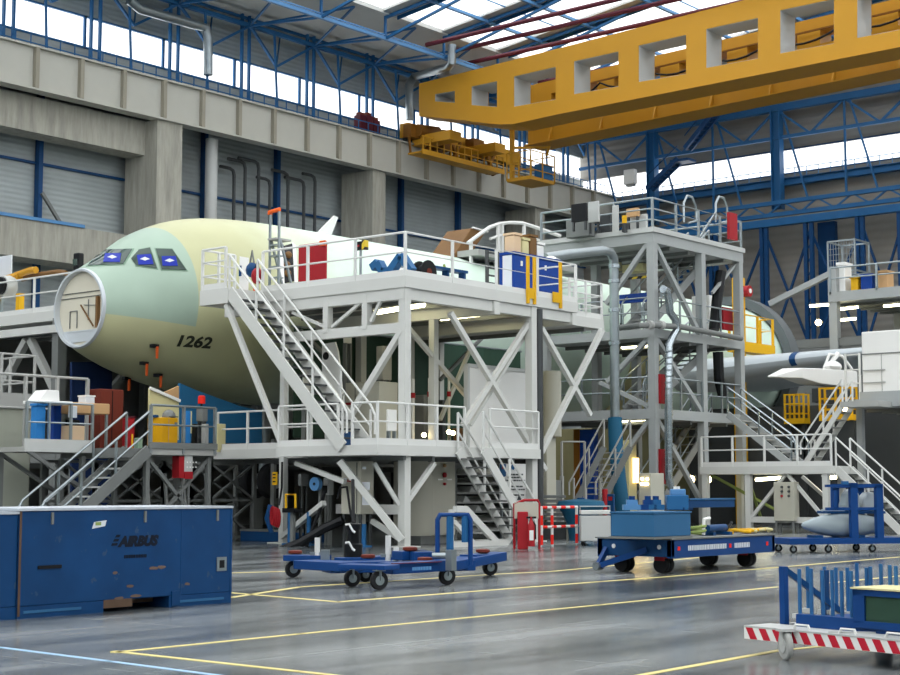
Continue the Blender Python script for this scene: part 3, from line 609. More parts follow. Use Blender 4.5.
def patch(poly, name, mat, parent, off=.03, th=.04, n=8):
    """panel that follows the skin inside a quad outline (corners in order), given thickness"""
    a, b, c, d = poly; top = []; bot = []
    for j in range(n+1):
        for i in range(n+1):
            u, v = i/n, j/n; x = (a[0]*(1-u)+b[0]*u)*(1-v)+(d[0]*(1-u)+c[0]*u)*v; y = (a[1]*(1-u)+b[1]*u)*(1-v)+(d[1]*(1-u)+c[1]*u)*v
            top.append(skin(x, y, off)); bot.append(skin(x, y, off-th))
    mb = MB(); N1 = n+1; fs = []
    for j in range(n):
        for i in range(n): k = j*N1+i; fs += [(k, k+1, k+N1+1, k+N1), tuple(x+N1*N1 for x in (k+N1, k+N1+1, k+1, k))]
    edge = [(i, i+1) for i in range(n)]+[(i*N1+n, (i+1)*N1+n) for i in range(n)]+[(n*N1+i+1, n*N1+i) for i in range(n)]+[((i+1)*N1, i*N1) for i in range(n)]
    for p, q in edge: fs.append((q, p, p+N1*N1, q+N1*N1))
    mb.add(top+bot, fs); return mb.build(name, mat, parent, True)
W3 = [[(88, 266), (102, 250.3), (132.3, 249.5), (123.3, 264.2)], [(136, 265.5), (139, 250.3), (150, 248.2), (157, 268.6)], [(161.6, 269.5), (155.8, 249.2), (172, 249.7), (186.2, 270.2)]]
W2extra = [(131.3, 258.9), (139, 250.3), (136, 265.5), (131.3, 258.9)]
CV = [[(105.5, 254.5), (121.5, 254.3), (120, 263), (103.5, 263)], [(137, 256), (151, 255), (153.5, 265), (138.5, 265.5)], [(161.5, 257), (175.5, 257), (177.5, 266.5), (162.5, 266.5)]]
for i, (q, c) in enumerate(zip(W3, CV)):
    cx, cy = sum(p[0] for p in q)/4, sum(p[1] for p in q)/4
    big = [(p[0]+(p[0]-cx)*.10, p[1]+(p[1]-cy)*.11) for p in q]
    fr = patch(big, 'window_surround', 'green_sheet', pl, .012, .03)
    wn = patch(q, 'cockpit_window', 'glass_dark', pl, .03, .04)
    cv = patch(c, 'window_cover', 'cover_blue', wn, .045, .012)
    ccx, ccy = sum(p[0] for p in c)/4, sum(p[1] for p in c)/4
    lg = MB(); mot = [(-5, 0), (-2.2, -1.3), (0, -2.2), (2.2, -1.3), (5, 0), (2.2, .7), (0, 1.6), (-2.2, .7)]
    v = [skin(ccx+x, ccy+y, .056) for x, y in mot]; c0 = skin(ccx, ccy, .056); lg.add(v+[c0], [(k, (k+1) % 8, 8) for k in range(8)]); lg.build('cover_emblem', 'paper', cv)
    if i == 1: patch(W2extra, 'window_corner', 'glass_dark', wn, .03, .04, 4)
# radome bulkhead, flat disc set into a pale ring
rw, rt, rb = 1.16, 7.80, 5.50; zc = (rt+rb)/2; rh = (rt-rb)/2
def ell(k, x, n=48): return [V((x, AY-rw*k*math.sin(2*math.pi*j/n), zc+rh*k*math.cos(2*math.pi*j/n))) for j in range(n)]
rg = MB(); n = 48
for k, x in ((1.0, AX+.12), (1.015, AX-.02), (.99, AX-.08), (.94, AX-.08), (.92, AX+.02), (.92, AX+.2)): rg.v += ell(k, x)
rg.f = [(i*n+j, i*n+(j+1) % n, (i+1)*n+(j+1) % n, (i+1)*n+j) for i in range(5) for j in range(n)]
rg.build('nose_ring', 'ring_white', pl, True)
MB().prism(ell(.925, AX+.08), (.06, 0, 0)).build('nose_bulkhead', 'bulkhead', pl)
b = MB()
for z in (7.12, 6.98, 6.0): hw = rw*.9*math.sqrt(max(0, 1-((z-zc)/(rh*.9))**2)); b.box(AX+.055, AY-hw, z-.009, AX+.08, AY+hw, z+.009)
b.build('stringer', 'dark_steel', pl)
b = MB(); b.box(AX+.04, AY-.9, 5.98, AX+.09, AY+.9, 6.02); b.prism([(AX+.05, AY-.55, 5.7), (AX+.05, AY+.6, 5.68), (AX+.05, AY+.9, 6.0), (AX+.05, AY-.9, 6.0)], (.03, 0, 0)); b.build('lower_panel', 'ring_white', pl)
MB().bar((AX+.0, AY-.02, 6.75), (AX+.0, AY-.62, 6.1), .035).build('strut', 'brown', pl)
MB().box(AX-.02, AY-.82, 6.05, AX+.08, AY-.72, 6.95).build('edge_strip', 'brown', pl)
for y0, z0, y1, z1 in ((.22, 6.1, .22, 6.6), (.22, 6.6, .55, 6.6), (.55, 6.1, .55, 6.6), (-.3, 6.3, -.3, 6.9), (-.1, 6.75, -.7, 6.7)): MB().bar((AX+.06, AY+y0, z0), (AX+.06, AY+y1, z1), .022).build('bracket', 'mid_grey', pl)
# registration number on the skin
p = skin(174.5, 345)
text_mesh('1262', .42, 'num_black', 'production_number', pl, (p.x-.02, p.y, p.z), (1, 0, -.012), (0, 0, 1), project=lambda q: skin_y(q, .02), bold=.016, font_scale_x=1.32)
# passenger door opening with dark cabin behind and open door leaf
patch([(281, 247), (293, 243.5), (294.5, 281), (282.5, 284)], 'door_opening', 'black', pl, .02, .03)
patch([(278.5, 246), (282.3, 242.5), (284, 284), (280.5, 285)], 'door_frame', 'white', pl, .03, .05)
patch([(292, 243), (295.5, 246), (297, 282), (294, 283)], 'door_frame', 'white', pl, .03, .05)
for px, py in ((286, 266), (287.5, 256), (286.5, 274)): MB().ball(skin(px, py, .05), .12, 8).build('door_fitting', 'brown', pl, True)
# antenna on the crown
a = PY(314, 223, AY); b = MB(); b.prism([(a.x, AY-.03, 9.95), (a.x+.75, AY-.03, 9.95), (a.x+1.15, AY-.03, 10.75), (a.x+.95, AY-.03, 10.78)], (0, .06, 0)); b.build('antenna', 'white', pl)
# covered probes with red streamers
for px, py in ((154, 345), (144, 362), (127, 377), (158, 374)):
    q = skin(px, py, .05)
    if q is None: continue
    o = MB().obox(q, (.11, 0, 0), (0, .08, 0), (0, 0, .05)).build('probe_cover', 'black', pl)
    MB().hexa([q+V((.03, -.06, -.36)), q+V((.1, -.06, -.36)), q+V((.1, -.03, -.36)), q+V((.03, -.03, -.36))], [q+V((.0, -.1, -.02)), q+V((.08, -.1, -.02)), q+V((.08, -.06, -.02)), q+V((.0, -.06, -.02))]).build('streamer', 'orange_flag', o)
# nose gear
g = PY(263, 481, AY); gx = g.x; gz = g.z
b = MB(); b.tube((gx, AY, gz), (gx+.15, AY, 4.6), .16, 12); b.bar((gx, AY, gz+1.2), (gx-1.6, AY, 4.6), .12); b.build('nose_gear_leg', 'galv', pl, True)
for k in (-.42, .42):
    w = MB().lathe((gx, AY+k-.18, gz), (0, 1, 0), [(0, .28), (0, .5), (.06, .56), (.3, .56), (.36, .5), (.36, .28)], 24).build('nose_wheel', 'rubber', pl, True)
    MB().lathe((gx, AY+k-.185, gz), (0, 1, 0), [(0, .06), (0, .24), (.03, .28), (.34, .28), (.37, .24)], 20).build('wheel_hub', 'galv', w, True)
b = MB(); b.prism([(gx-.5, AY-.55, 3.4), (gx+1.0, AY-.55, 3.4), (gx+1.0, AY-.5, 4.5), (gx-.5, AY-.5, 4.5)], (0, .05, 0)); b.build('gear_door', 'cabinet_grey', pl)
# wing stub: swept grey box ending in a copper rib
def wing_sec(t):
    x = 54.5+t*.56; y = AY-1.8-.83*t; z = 6.08+t*.112; h = 1.15-.092*t; c = 9-.25*t
    pts = []
    for k in range(9): a = math.pi*.5+math.pi*k/8; pts.append(V((x+h*1.4*(1+math.cos(a)), y, z+h*.62*math.sin(a))))
    return [V((x+c, y, z+h*.3))]+pts+[V((x+c, y, z-h*.3))]
TS = [0, 2, 4, 6, 7.6, 9.0]; wm = MB(); n = len(wing_sec(0))
for t in TS: wm.v += wing_sec(t)
wm.f = [(i*n+j, i*n+(j+1) % n, (i+1)*n+(j+1) % n, (i+1)*n+j) for i in range(len(TS)-1) for j in range(n)]+[tuple(range(n)), tuple(range((len(TS)-1)*n, len(TS)*n))]
wg = wm.build('wing', 'primer_grey', pl, True)
q = MB(); a, b = wing_sec(9.0), wing_sec(9.7); q.v = [V(x) for x in a+b]; q.f = [(j, (j+1) % n, n+(j+1) % n, n+j) for j in range(n)]+[tuple(range(n)), tuple(range(n, 2*n))]; q.build('wing_rib', 'copper', wg, True)
a, b = wing_sec(5.95), wing_sec(6.2); q = MB(); q.v = [V(x)+(V((-.02, 0, .012))) for x in a[1:9]+b[1:9]]; q.f = [(j, j+1, 8+j+1, 8+j) for j in range(7)]; 
q.build('slat_end', 'blue_deep', wg, True)
# engine pylon pointing forward below the wing
p0 = PD(771, 374, 60); p1 = PD(846, 376, 61.5); up = V((0, 0, 1)); side = V((-.35, .9, 0)).normalized()
def pys(p, h, w, dz=0): return [p-side*w+up*(dz-h), p+side*w+up*(dz-h), p+side*w+up*(dz+h), p-side*w+up*(dz+h)]
d = p1-p0; secs = [pys(p0, .03, .15, -.1), pys(p0+d*.28, .2, .4, .05), pys(p0+d*.5, .3, .45, -.05), pys(p0+d, .33, .45, -.15)]
q = MB()
for s_ in secs: q.v += s_
q.f = [(0, 1, 2, 3), (12, 13, 14, 15)]+[(i*4+j, i*4+(j+1) % 4, (i+1)*4+(j+1) % 4, (i+1)*4+j) for i in range(3) for j in range(4)]
py_ = q.build('engine_pylon', 'white', pl, False, .05)
b = MB(); b.tube(p0+d*.75+up*.3, p0+d*.9+up*.9, .1, 8); b.path([p0+d*.7+up*.25, p0+d*.78+up*.85, p0+d*.95+up*.8, p0+d*1.08+up*.3, p0+d*1.02-up*.1], .06, 6); b.ball(p0+d*.82+up*.35, .34, 10, (1.4, 1, .7)); b.build('pylon_fitting', 'white', py_, True)
b = MB(); b.box(p1.x-1.6, p1.y+.1, p1.z-1.1, p1.x+.6, p1.y+.7, p1.z-.55); b.build('pylon_fairing', 'dark_steel', py_)
# ================================================================== MAIN WHITE DOCK (nearest)
dk = thing('access_dock', 'white two level steel access dock beside the aircraft nose with stairs on its left', 'dock', (33, 29, 0))
Z1, Z2 = 6.95, 2.58; X0, Y0 = 29.75, 26.1
deck(dk, X0, Y0, 37.5, 33.25, Z1, .30, 'white_paint', 'upper_deck')
deck(dk, 37.5, 26.4, 39.3, 33.25, 6.62, .30, 'white_paint', 'side_deck')
deck(dk, 28.5, 31.45, X0, 32.6, Z1, .42, 'white_paint', 'landing', False)
deck(dk, 28.6, 26.0, 35.45, 29.6, Z2, .26, 'white_paint', 'lower_deck')
deck(dk, 29.9, 29.6, 35.45, 33.5, Z2, .26, 'white_paint', 'lower_deck')
b = MB(); b.bar((X0+.14, Y0+.1, 6.5), (X0+.14, 33, 6.5), .2, .3); b.bar((X0+.02, Y0+.17, 6.5), (37.5, Y0+.17, 6.5), .2, .3); b.bar((33.6, Y0, 6.45), (33.6, 33, 6.45), .25, .35); b.bar((37.3, Y0, 6.45), (37.3, 33, 6.45), .2, .35); b.build('deck_beam', 'white_paint', dk)
rail(dk, [(X0+.05, 31.45, Z1), (X0+.05, Y0+.05, Z1), (37.45, Y0+.05, Z1), (37.45, 28.0, Z1)], 1.14, 1.75, r=.033)
rail(dk, [(X0, 32.55, Z1), (28.55, 32.55, Z1), (28.55, 31.6, Z1)], 1.14, .8, mids=(.35, .68), r=.033)
rail(dk, [(37.55, 26.45, 6.62), (39.25, 26.45, 6.62), (39.25, 29.5, 6.62)], 1.1, 1.0, mids=(.35, .65))
rail(dk, [(28.65, 29.55, Z2), (28.65, 27.4, Z2)], 1.06, 1.2); rail(dk, [(28.65, 26.9, Z2), (28.65, 26.05, Z2), (32.1, 26.05, Z2)], 1.06, 1.3)
rail(dk, [(33.2, 26.05, Z2), (35.4, 26.05, Z2)], 1.06, 2.2); rail(dk, [(29.95, 29.65, Z2), (29.95, 33.4, Z2)], 1.06, 1.2)
stair(dk, (28.55, 31.45, Z1-.1), (28.55, 27.15, Z2-.05), (1.05, 0, 0), 17, 'white_paint', 'dark_steel', sw=.34, hr=1.0)
stair(dk, (31.7, 25.95, Z2-.1), (33.95, 25.95, .05), (0, -.85, 0), 10, 'white_paint', 'mid_grey', sw=.26, hand=(1, 1))
for x, y, z1, w_ in ((X0+.15, Y0+.15, 6.65, .23), (35.35, Y0+.15, 6.65, .24), (X0+.15, 30.65, 6.65, .17), (37.4, 32.6, 6.3, .2)): col(dk, x, y, 0, z1, w_)
col(dk, 33.6, 28.4, 0, 6.6, .2); col(dk, 35.3, 32.8, 0, 6.5, .24); col(dk, 39.1, 32.8, 0, 6.3, .22)
for x, y in ((29.9, 26.25), (35.35, 26.25), (29.9, 30.65)): MB().box(x-.3, y-.3, 0, x+.3, y+.3, .03).build('foot_plate', 'white_paint', dk)
brace(dk, (28.6, 31.6, 6.5), (28.75, 29.5, Z2), .13)
MB().bar((X0+.15, Y0+.1, 5.62), (X0+.15, 30.7, 5.62), .2, .26).build('cross_beam', 'white_paint', dk)
for px in (327, 366): y = PX(px, 310, X0+.1).y; MB().box(X0+.03, y-.09, 5.65, X0+.24, y+.09, 6.6).build('hanger', 'white_paint', dk)
ya, yb = PX(327, 310, X0).y, PX(366, 310, X0).y
brace(dk, (X0+.1, ya-.1, 5.8), (X0+.1, yb+.05, 6.5), .08); brace(dk, (X0+.1, yb-.1, 5.85), (X0+.1, 26.9, 6.6), .08); brace(dk, (X0+.1, ya+.1, 5.8), (X0+.1, 30.3, 6.3), .08)
brace(dk, (X0+.1, Y0+.2, 5.55), (X0+.1, 28.7, 2.7), .15)
P = lambda x, y, Y=26.3: PY(x, y, Y)
brace(dk, P(450, 313), P(545, 470), .14); brace(dk, P(529, 322), P(463, 425), .13); brace(dk, P(533, 322, 26.5), P(470, 425, 26.5), .1)
brace(dk, P(541, 328), P(590, 415), .14); brace(dk, P(602, 330), P(541, 452), .15)
brace(dk, P(403, 322, 28.4), P(470, 400, 28.4), .12); brace(dk, P(440, 420, 30), P(470, 350, 30), .1)
for a, c in (((440, 380), (490, 330)), ((350, 380), (300, 330))): brace(dk, P(*a, 31.5), P(*c, 31.5), .1, 'mid_grey')
# under the lower deck
brace(dk, PX(340, 461, 28.8), PX(402, 540, 29.6), .17); brace(dk, PX(374, 463, 29.2), PX(399, 505, 29.8), .1)
brace(dk, PY(434, 463, 26.2), PY(406, 503, 26.2), .12); brace(dk, PX(399, 538, 29.7), PX(372, 521, 29.7), .12)
MB().bar((X0+.16, 26.4, .95), (X0+.16, 28.6, .95), .15, .25).build('cross_beam', 'white_paint', dk)
brace(dk, PX(296, 463, 29), PX(345, 482, 29), .12); brace(dk, PX(282, 537, 29.6), PX(324, 503, 29.2), .13)
MB().tube((35.62, 26.15, .3), (35.62, 26.15, 6.6), .1, 10).build('drain_pipe', 'dark_steel', dk, True)
# ================================================================== GREY TOWER beside the fuselage
tw = thing('access_tower', 'tall grey steel tower with stair flights inside and a railed top deck', 'tower', (48.3, 30.5, 0))
TX0, TX1, TY0, TY1 = 45.2, 51.5, 28.3, 33.2; TZ = (10.35, 6.95, 4.2)
deck(tw, TX0, TY0, TX1, TY1, TZ[0], .42, 'steel_grey', 'top_deck')
deck(tw, TX0, TY0, TX1, TY1-.2, TZ[1], .30, 'steel_grey', 'middle_deck'); deck(tw, TX0, TY0, TX1, TY1, TZ[2], .34, 'steel_grey', 'bottom_deck')
b = MB(); b.box(TX0-.06, TY0-.06, TZ[0]-.05, TX1+.06, TY0, TZ[0]+.12); b.box(TX0-.06, TY0, TZ[0]-.05, TX0, TY1, TZ[0]+.12); b.build('toe_plate', 'cabinet_grey', tw)
for x, y in ((TX0+.15, TY0+.15), (48.6, TY0+.15), (TX1-.15, TY0+.15), (TX0+.15, TY1-.2), (TX1-.15, TY1-.2), (48.6, TY1-.2)): col(tw, x, y, 0, TZ[0]-.4, .28, 'steel_grey')
c = (TX0+.15, TY0+.15)
for z0, z1 in ((6.95, 10.0), (4.2, 6.7), (.9, 3.9)):
    brace(tw, (c[0], c[1]+.1, z1), (c[0], c[1]+1.9, z0+1.0), .16, 'steel_grey'); brace(tw, (c[0]+.1, c[1], z1), (48.5, c[1], z0), .16, 'steel_grey')
brace(tw, (c[0], c[1]+.2, 4.3), (c[0], c[1]+2.2, 5.2), .14, 'steel_grey'); brace(tw, (TX1-.2, TY0+.2, 9.9), (49.5, TY0+.2, 8.6), .1, 'steel_grey')
for z0, z1 in ((7.0, 10.3), (4.25, 6.9), (.1, 4.1)):
    stair(tw, (50.9, 29.4, z1-.1), (46.3, 29.4, z0), (0, .9, 0), 12, 'steel_grey', 'deck_grey', sw=.3, rmat='galv')
rail(tw, [(TX0+.05, TY1-.1, TZ[0]), (TX0+.05, TY0+.05, TZ[0]), (TX1-.05, TY0+.05, TZ[0]), (TX1-.05, TY1-.1, TZ[0])], 1.15, 1.6, toe=False, mat='galv', mids=(.35, .68), r=.036)
for z in TZ[1:]: rail(tw, [(TX0+.1, TY1-.4, z), (TX0+.1, TY0+.3, z)], 1.1, 1.6, toe=False, mat='galv'); rail(tw, [(TX0+.4, TY0+.08, z), (TX1-.2, TY0+.08, z)], 1.1, 1.6, toe=False, mat='galv')
for px in (684, 716): # looped gate bars on the top deck
    q = PY(px, 222, TY0+.5); MB().path([q, q+V((0, 0, .7)), q+V((.25, 0, 1.0)), q+V((.6, 0, 1.0)), q+V((.85, 0, .7)), q+V((.85, 0, .15)), q+V((.3, 0, .0))], .045, 6).build('gate_loop', 'galv', tw, True)
brace(tw, PY(700, 237, TY0+.3), PY(716, 212, TY0+.3), .06, 'galv', 'gate_bar')
for px0, px1, py0, py1, Y, nm in ((659, 666.5, 374, 404, TY0-.02, 'door'), (659, 667, 449, 484, TY0-.02, 'door'), (728, 736.5, 212, 241, TY0-.05, 'door'), (722, 732, 307, 331, TY0+.5, 'door')):
    a, c_ = PY(px0, py0, Y), PY(px1, py1, Y); MB().box(a.x, Y-.05, c_.z, c_.x, Y+.05, a.z).build('warning_panel', 'red', tw)
# outer services of the tower
sv = thing('exhaust_pipe', 'bare metal pipe elbowing down in front of the grey tower into a blue hose', 'pipe', (43.5, 28.9, 0))
e = [PY(x, y, 28.9) for x, y in ((545, 258), (570, 254), (603, 250.5), (610, 252), (613.5, 258), (614, 272), (615, 420))]
MB().path(e, .16, 12).build('pipe', 'galv', sv, True)
for py in (268, 283, 312, 345): q = PY(614.3, py, 28.9); MB().tube(q, q+V((0, 0, .12)), .2, 12).build('collar', 'duct_metal', sv, True)
MB().path([PY(615, 418, 28.9), PY(616, 450, 28.8), PY(619, 480, 28.6), PY(623, 512, 28.4)], .24, 12).build('hose', 'blue_hose', sv, True)
sv = thing('ribbed_duct', 'shiny ribbed silver duct snaking down the front of the tower', 'duct', (46, 27.9, .5))
pts = [(663, 289), (667, 291), (669, 300), (670, 312), (675.5, 320), (676.5, 330), (672, 338), (669, 345), (668.5, 400), (668.5, 478), (671, 487), (682, 498)]
q = MB().path([PY(x, y, 28.0) for x, y in pts], .135, 12)
for i in range(20): c_ = PY(668.7, 352+i*6.3, 28.0); q.tube(c_, c_+V((0, 0, .05)), .15, 12)
q.build('duct', 'duct_metal', sv, True)
sv = thing('air_line', 'thick grey pipe running level across the tower at its middle deck', 'pipe', (47, 28, 6.7))
MB().path([PY(617, 328, 29.5), PY(640, 325.5, 28.1), PY(652, 325, 28.0), PY(682, 327, 28.0), PY(741, 338.5, 28.0)], .1, 10).build('pipe', 'mid_grey', sv, True)
for px in (650, 661): q = PY(px, 325, 28.0); MB().tube(q-V((.1, 0, 0)), q+V((.1, 0, 0)), .15, 10).build('collar', 'deck_grey', sv, True)
# ================================================================== RIGHT DOCK (lower platform with stairs)
rd = thing('low_dock', 'white low steel platform right of the tower with stairs at both ends', 'dock', (49.5, 26, 0))
RX, RZ2 = 48.0, 2.24
deck(rd, RX, 23.2, 49.5, 25.5, RZ2, .26, 'white_paint', 'deck', False); deck(rd, RX, 25.5, 50.8, 28.25, RZ2, .26, 'white_paint', 'deck', False)
rail(rd, [(RX+.05, 28.2, RZ2), (RX+.05, 23.25, RZ2)], 1.05, 1.35, toe=True, r=.032)
for y in (23.5, 26.4, 28.1): col(rd, RX+.15, y, 0, 2.0, .2)
for x, y in ((49.3, 23.5), (50.6, 28.1)): col(rd, x, y, 0, 2.0, .2)
MB().bar((RX+.15, 23.5, .42), (RX+.15, 26.4, .42), .16, .2).build('cross_beam', 'white_paint', rd)
brace(rd, (RX+.15, 26.3, .5), (RX+.15, 25.0, 1.95), .11); brace(rd, (RX+.15, 23.6, .5), (RX+.15, 24.9, 1.95), .11); brace(rd, (RX+.4, 26.6, 1.95), (52, 28.0, .3), .09, 'mint_tape')
brace(rd, (RX+.4, 28.0, 1.95), (52, 26.6, .3), .09, 'mint_tape'); brace(rd, (50, 23.6, .5), (50, 25.3, 1.9), .11)
stair(rd, (49.6, 28.0, 4.15), (49.6, 25.5, RZ2+.05), (1.0, 0, 0), 7, 'steel_grey', 'deck_grey', rmat='duct_metal', hr=1.0, sw=.24)
stair(rd, (48.3, 23.2, RZ2-.1), (48.3, 20.95, .05), (1.1, 0, 0), 10, 'white_paint', 'dark_steel', rmat='white_rail', hr=1.05, sw=.26)
q0, q1 = PD(841, 440, 57), PD(880, 424, 57)
stair(rd, (50.6, 24.0, 4.4), (50.6, 25.5, RZ2+.1), (.8, 0, 0), 7, 'white_paint', 'deck_grey', hr=.9, sw=.18)
deck(rd, 51.5, 20.5, 58, 24.2, 4.62, .28, 'steel_grey', 'upper_deck'); MB().box(50.4, 22.6, 4.3, 51.5, 24.0, 4.5).build('landing', 'deck_grey', rd)
for x, y in ((52.0, 24.0), (57.8, 24.0), (57.8, 21.7)): col(rd, x, y, 0, 4.4, .22, 'steel_grey')
# white machine room on that deck
q = PX(863, 402, 53.0); ytop = PX(863, 332, 53.0).z
wr = thing('machine_housing', 'large plain white housing on the right hand platform, cut by the picture edge', 'housing', (54.5, q.y-2.2, 4.62))
MB().box(53.0, q.y-4.6, 4.95, 57, q.y, ytop).build('body', 'white', wr, bevel=.03)
MB().box(52.85, q.y-4.6, 4.62, 57, q.y+.05, 4.97).build('plinth', 'steel_grey', wr)
b = MB(); b.box(52.97, q.y-4.6, 6.33, 53.0, q.y, 6.37); b.box(52.97, q.y-.755, 4.97, 53.0, q.y-.752, 6.35); b.build('panel_joint', 'mid_grey', wr)
for z in (5.3, 5.75): MB().bar((52.95, q.y-.9, z), (52.95, q.y-.05, z), .04).build('grab_rail', 'deck_grey', wr)
r = MB(); 
for y in (q.y+.05, q.y+.6): r.bar((52.9, y, 4.65), (52.9, y, 6.4), .07)
for z in (5.3, 5.8, 6.35): r.bar((52.9, q.y+.05, z), (52.9, q.y+.6, z), .05)
r.build('side_rail', 'white_rail', wr)
# ================================================================== FAR RIGHT HIGH DOCK at the wing
hd = thing('wing_dock', 'high grey dock behind the wing with a long diagonal brace', 'dock', (73, 30, 0))
HZ = 11.2
deck(hd, 71, 22, 78, 34.3, HZ, .5, 'steel_grey', 'deck'); rail(hd, [(78, 34.2, HZ), (71.05, 34.2, HZ), (71.05, 22, HZ)], 1.2, 2.4, toe=False, mat='galv', r=.05)
col(hd, 71.25, 34.1, 0, HZ+1.2, .42, 'steel_grey'); col(hd, 71.3, 27, 0, HZ, .36, 'steel_grey'); col(hd, 77, 33.3, 0, HZ, .36, 'steel_grey')
brace(hd, (71.2, 34.1, HZ+1.0), PX(770, 304, 71.2), .28, 'steel_grey')
for z in (8.7, 6.4): MB().bar((71.3, 38, z), (71.3, 22, z), .3, .4).build('cross_beam', 'mid_grey', hd)
b = MB(); b.bar((71.3, 22.5, 8.9), (71.3, 33, 6.6), .2); b.build('brace', 'mid_grey', hd)
MB().box(77.5, 20, 0, 77.9, 40, 9.6).build('backdrop_panel', 'mid_grey', hd)  # added plain backdrop standing in for dark clutter below the deck
q = PX(838, 255, 74); t = thing('wire_cage', 'tall wire mesh cage on the far high dock', 'cage', (75.2, q.y, HZ))
b = MB()
for y in (q.y-.75, q.y+.75):
    for x in (74.4, 76.1): b.bar((x, y, HZ), (x, y, HZ+3.1), .08)
for z in (.1, 1.5, 3.1):
    for y in (q.y-.75, q.y+.75): b.bar((74.4, y, HZ+z), (76.1, y, HZ+z), .08)
    for x in (74.4, 76.1): b.bar((x, q.y-.75, HZ+z), (x, q.y+.75, HZ+z), .08)
b.build('frame', 'galv', t); b = MB()
for i in range(1, 10): b.bar((74.4, q.y-.75+.15*i, HZ), (74.4, q.y-.75+.15*i, HZ+3.1), .02); b.bar((74.4, q.y-.75, HZ+.3*i), (74.4, q.y+.75, HZ+.3*i), .02)
b.build('mesh_panel', 'galv', t)
for (px, w_, hgt, mt, nm, lb, ct) in ((845, .4, 1.5, 'white', 'control_box', 'white control box on the rail of the far high dock', 'box'), (858, .4, .7, 'yellow', 'yellow_case', 'small yellow case on the far high dock deck', 'case'), (870, .6, .8, 'blue_panel', 'blue_tool_chest', 'blue tool chest on the far high dock deck', 'chest'), (886, .5, .9, 'wood', 'wooden_crate', 'wooden crate at the right end of the far high dock', 'crate')):
    p = PX(px, 292, 71.8)
    t = thing(nm, lb, ct, (71.8, p.y, HZ)); MB().box(71.4, p.y-w_/2, HZ, 72.2, p.y+w_/2, HZ+hgt*.9).build('body', mt, t, bevel=.04); MB().box(71.36, p.y-w_/2-.04, HZ+hgt*.9, 72.24, p.y+w_/2+.04, HZ+hgt).build('lid', mt, t)
# contour arch around the fuselage
ar = thing('contour_arch', 'grey curved docking arch wrapped over the fuselage behind the tower', 'arch', (65.0, AY, 0))
n = 26; av = MB()
for x in (64.6, 65.4):
    for r_ in (3.05, 3.45):
        for i in range(n+1): a = math.radians(-70+235*i/n); av.v.append(V((x, AY-r_*math.cos(a), AZ+r_*math.sin(a))))
m_ = n+1
for i in range(n):
    for a, b_ in ((0, 1), (1, 3), (3, 2), (2, 0)): av.f.append((a*m_+i, a*m_+i+1, b_*m_+i+1, b_*m_+i))
av.f += [(0, m_, 3*m_, 2*m_), (n, n+m_, n+3*m_, n+2*m_)]; av.build('arch', 'arch_grey', ar, True)
MB().bar((65.0, AY-1.6, 0), (65.0, AY-1.6, AZ-2.75), .3).build('leg', 'steel_grey', ar); MB().bar((65.0, AY+1.6, 0), (65.0, AY+1.6, AZ-2.75), .3).build('leg', 'steel_grey', ar)
# yellow lift platform in front of the fuselage
yl = thing('yellow_lift', 'yellow work lift with railings hanging against the mint fuselage', 'lift', (58, 32.0, 0))
a, b_ = PY(742, 341, 31.8), PY(775, 341, 31.8); zl = a.z
MB().box(a.x, 31.8, zl-.42, b_.x, 32.5, zl).build('platform', 'yellow', yl); rail(yl, [(a.x+.1, 32.45, zl), (a.x+.1, 31.85, zl), (b_.x-.1, 31.85, zl), (b_.x-.1, 32.45, zl)], 1.15, 1.6, toe=False, mat='yellow', r=.045)
q = PY(738.5, 292, 32.2); MB().box(q.x-.2, 32.0, 0, q.x+.2, 32.4, q.z+.6).build('mast', 'yellow', yl); MB().tube((q.x, 31.65, q.z), (q.x, 32.0, q.z), .24, 16).build('pulley', 'red', yl, True)
MB().tube((q.x, 31.62, q.z), (q.x, 31.66, q.z), .1, 12).build('pulley_hub', 'white', yl)
for px0, px1, py0, py1, X, lab in ((784, 804, 394, 424, 58.0, 'small yellow railed step under the wing pylon'), (819, 852, 387, 421, 54.5, 'larger yellow railed step beside the white housing')):
    a, b_ = PX(px0, py1, X), PX(px1, py0, X); t = thing('yellow_step', lab, 'step', (X+.2, (a.y+b_.y)/2, 0)); y0_, y1_ = b_.y, a.y
    MB().box(X, y0_, a.z, X+.5, y1_, a.z+.22).build('platform', 'yellow', t)
    for xx in (X+.03, X+.47):
        r = MB()
        for y in (y0_+.04, (y0_+y1_)/2, y1_-.04): r.bar((xx, y, a.z), (xx, y, b_.z), .07)
        for k in (.35, .68, 1): r.bar((xx, y0_, a.z+(b_.z-a.z)*k), (xx, y1_, a.z+(b_.z-a.z)*k), .055)
        r.build('guard_rail', 'yellow', t)
    for y in (y0_+.15, y1_-.15): MB().box(X+.2, y-.08, 0, X+.36, y+.08, a.z).build('leg', 'dark_steel', t)
# ================================================================== FAR SIDE DOCK (beyond the nose)
fd = thing('far_dock', 'dock beyond the nose with a white railed deck at nose height', 'dock', (36, 43, 0))
deck(fd, X0+.1, 39.9, 52, 47, 7.15, .32, 'white_paint', 'upper_deck'); deck(fd, X0+.1, 39.9, 52, 47, 2.6, .3, 'mid_grey', 'lower_deck')
rail(fd, [(X0+.15, 39.95, 7.15), (X0+.15, 46.9, 7.15)], 1.15, 2.2, toe=True); MB().bar((X0+.1, 40, 6.55), (X0+.1, 47, 6.55), .2, .25).build('deck_beam', 'white_paint', fd)
for x, y in ((30, 41), (30, 46.5), (38, 46.5), (46, 46.5), (38, 40.3), (46, 40.3)): col(fd, x, y, 0, 6.9, .32, 'mid_grey')
for a, b_ in (((27, 340), (-6, 402)), ((31, 340), (56, 392))): brace(fd, PX(*a, 30), PX(*b_, 30), .22, 'deck_grey')
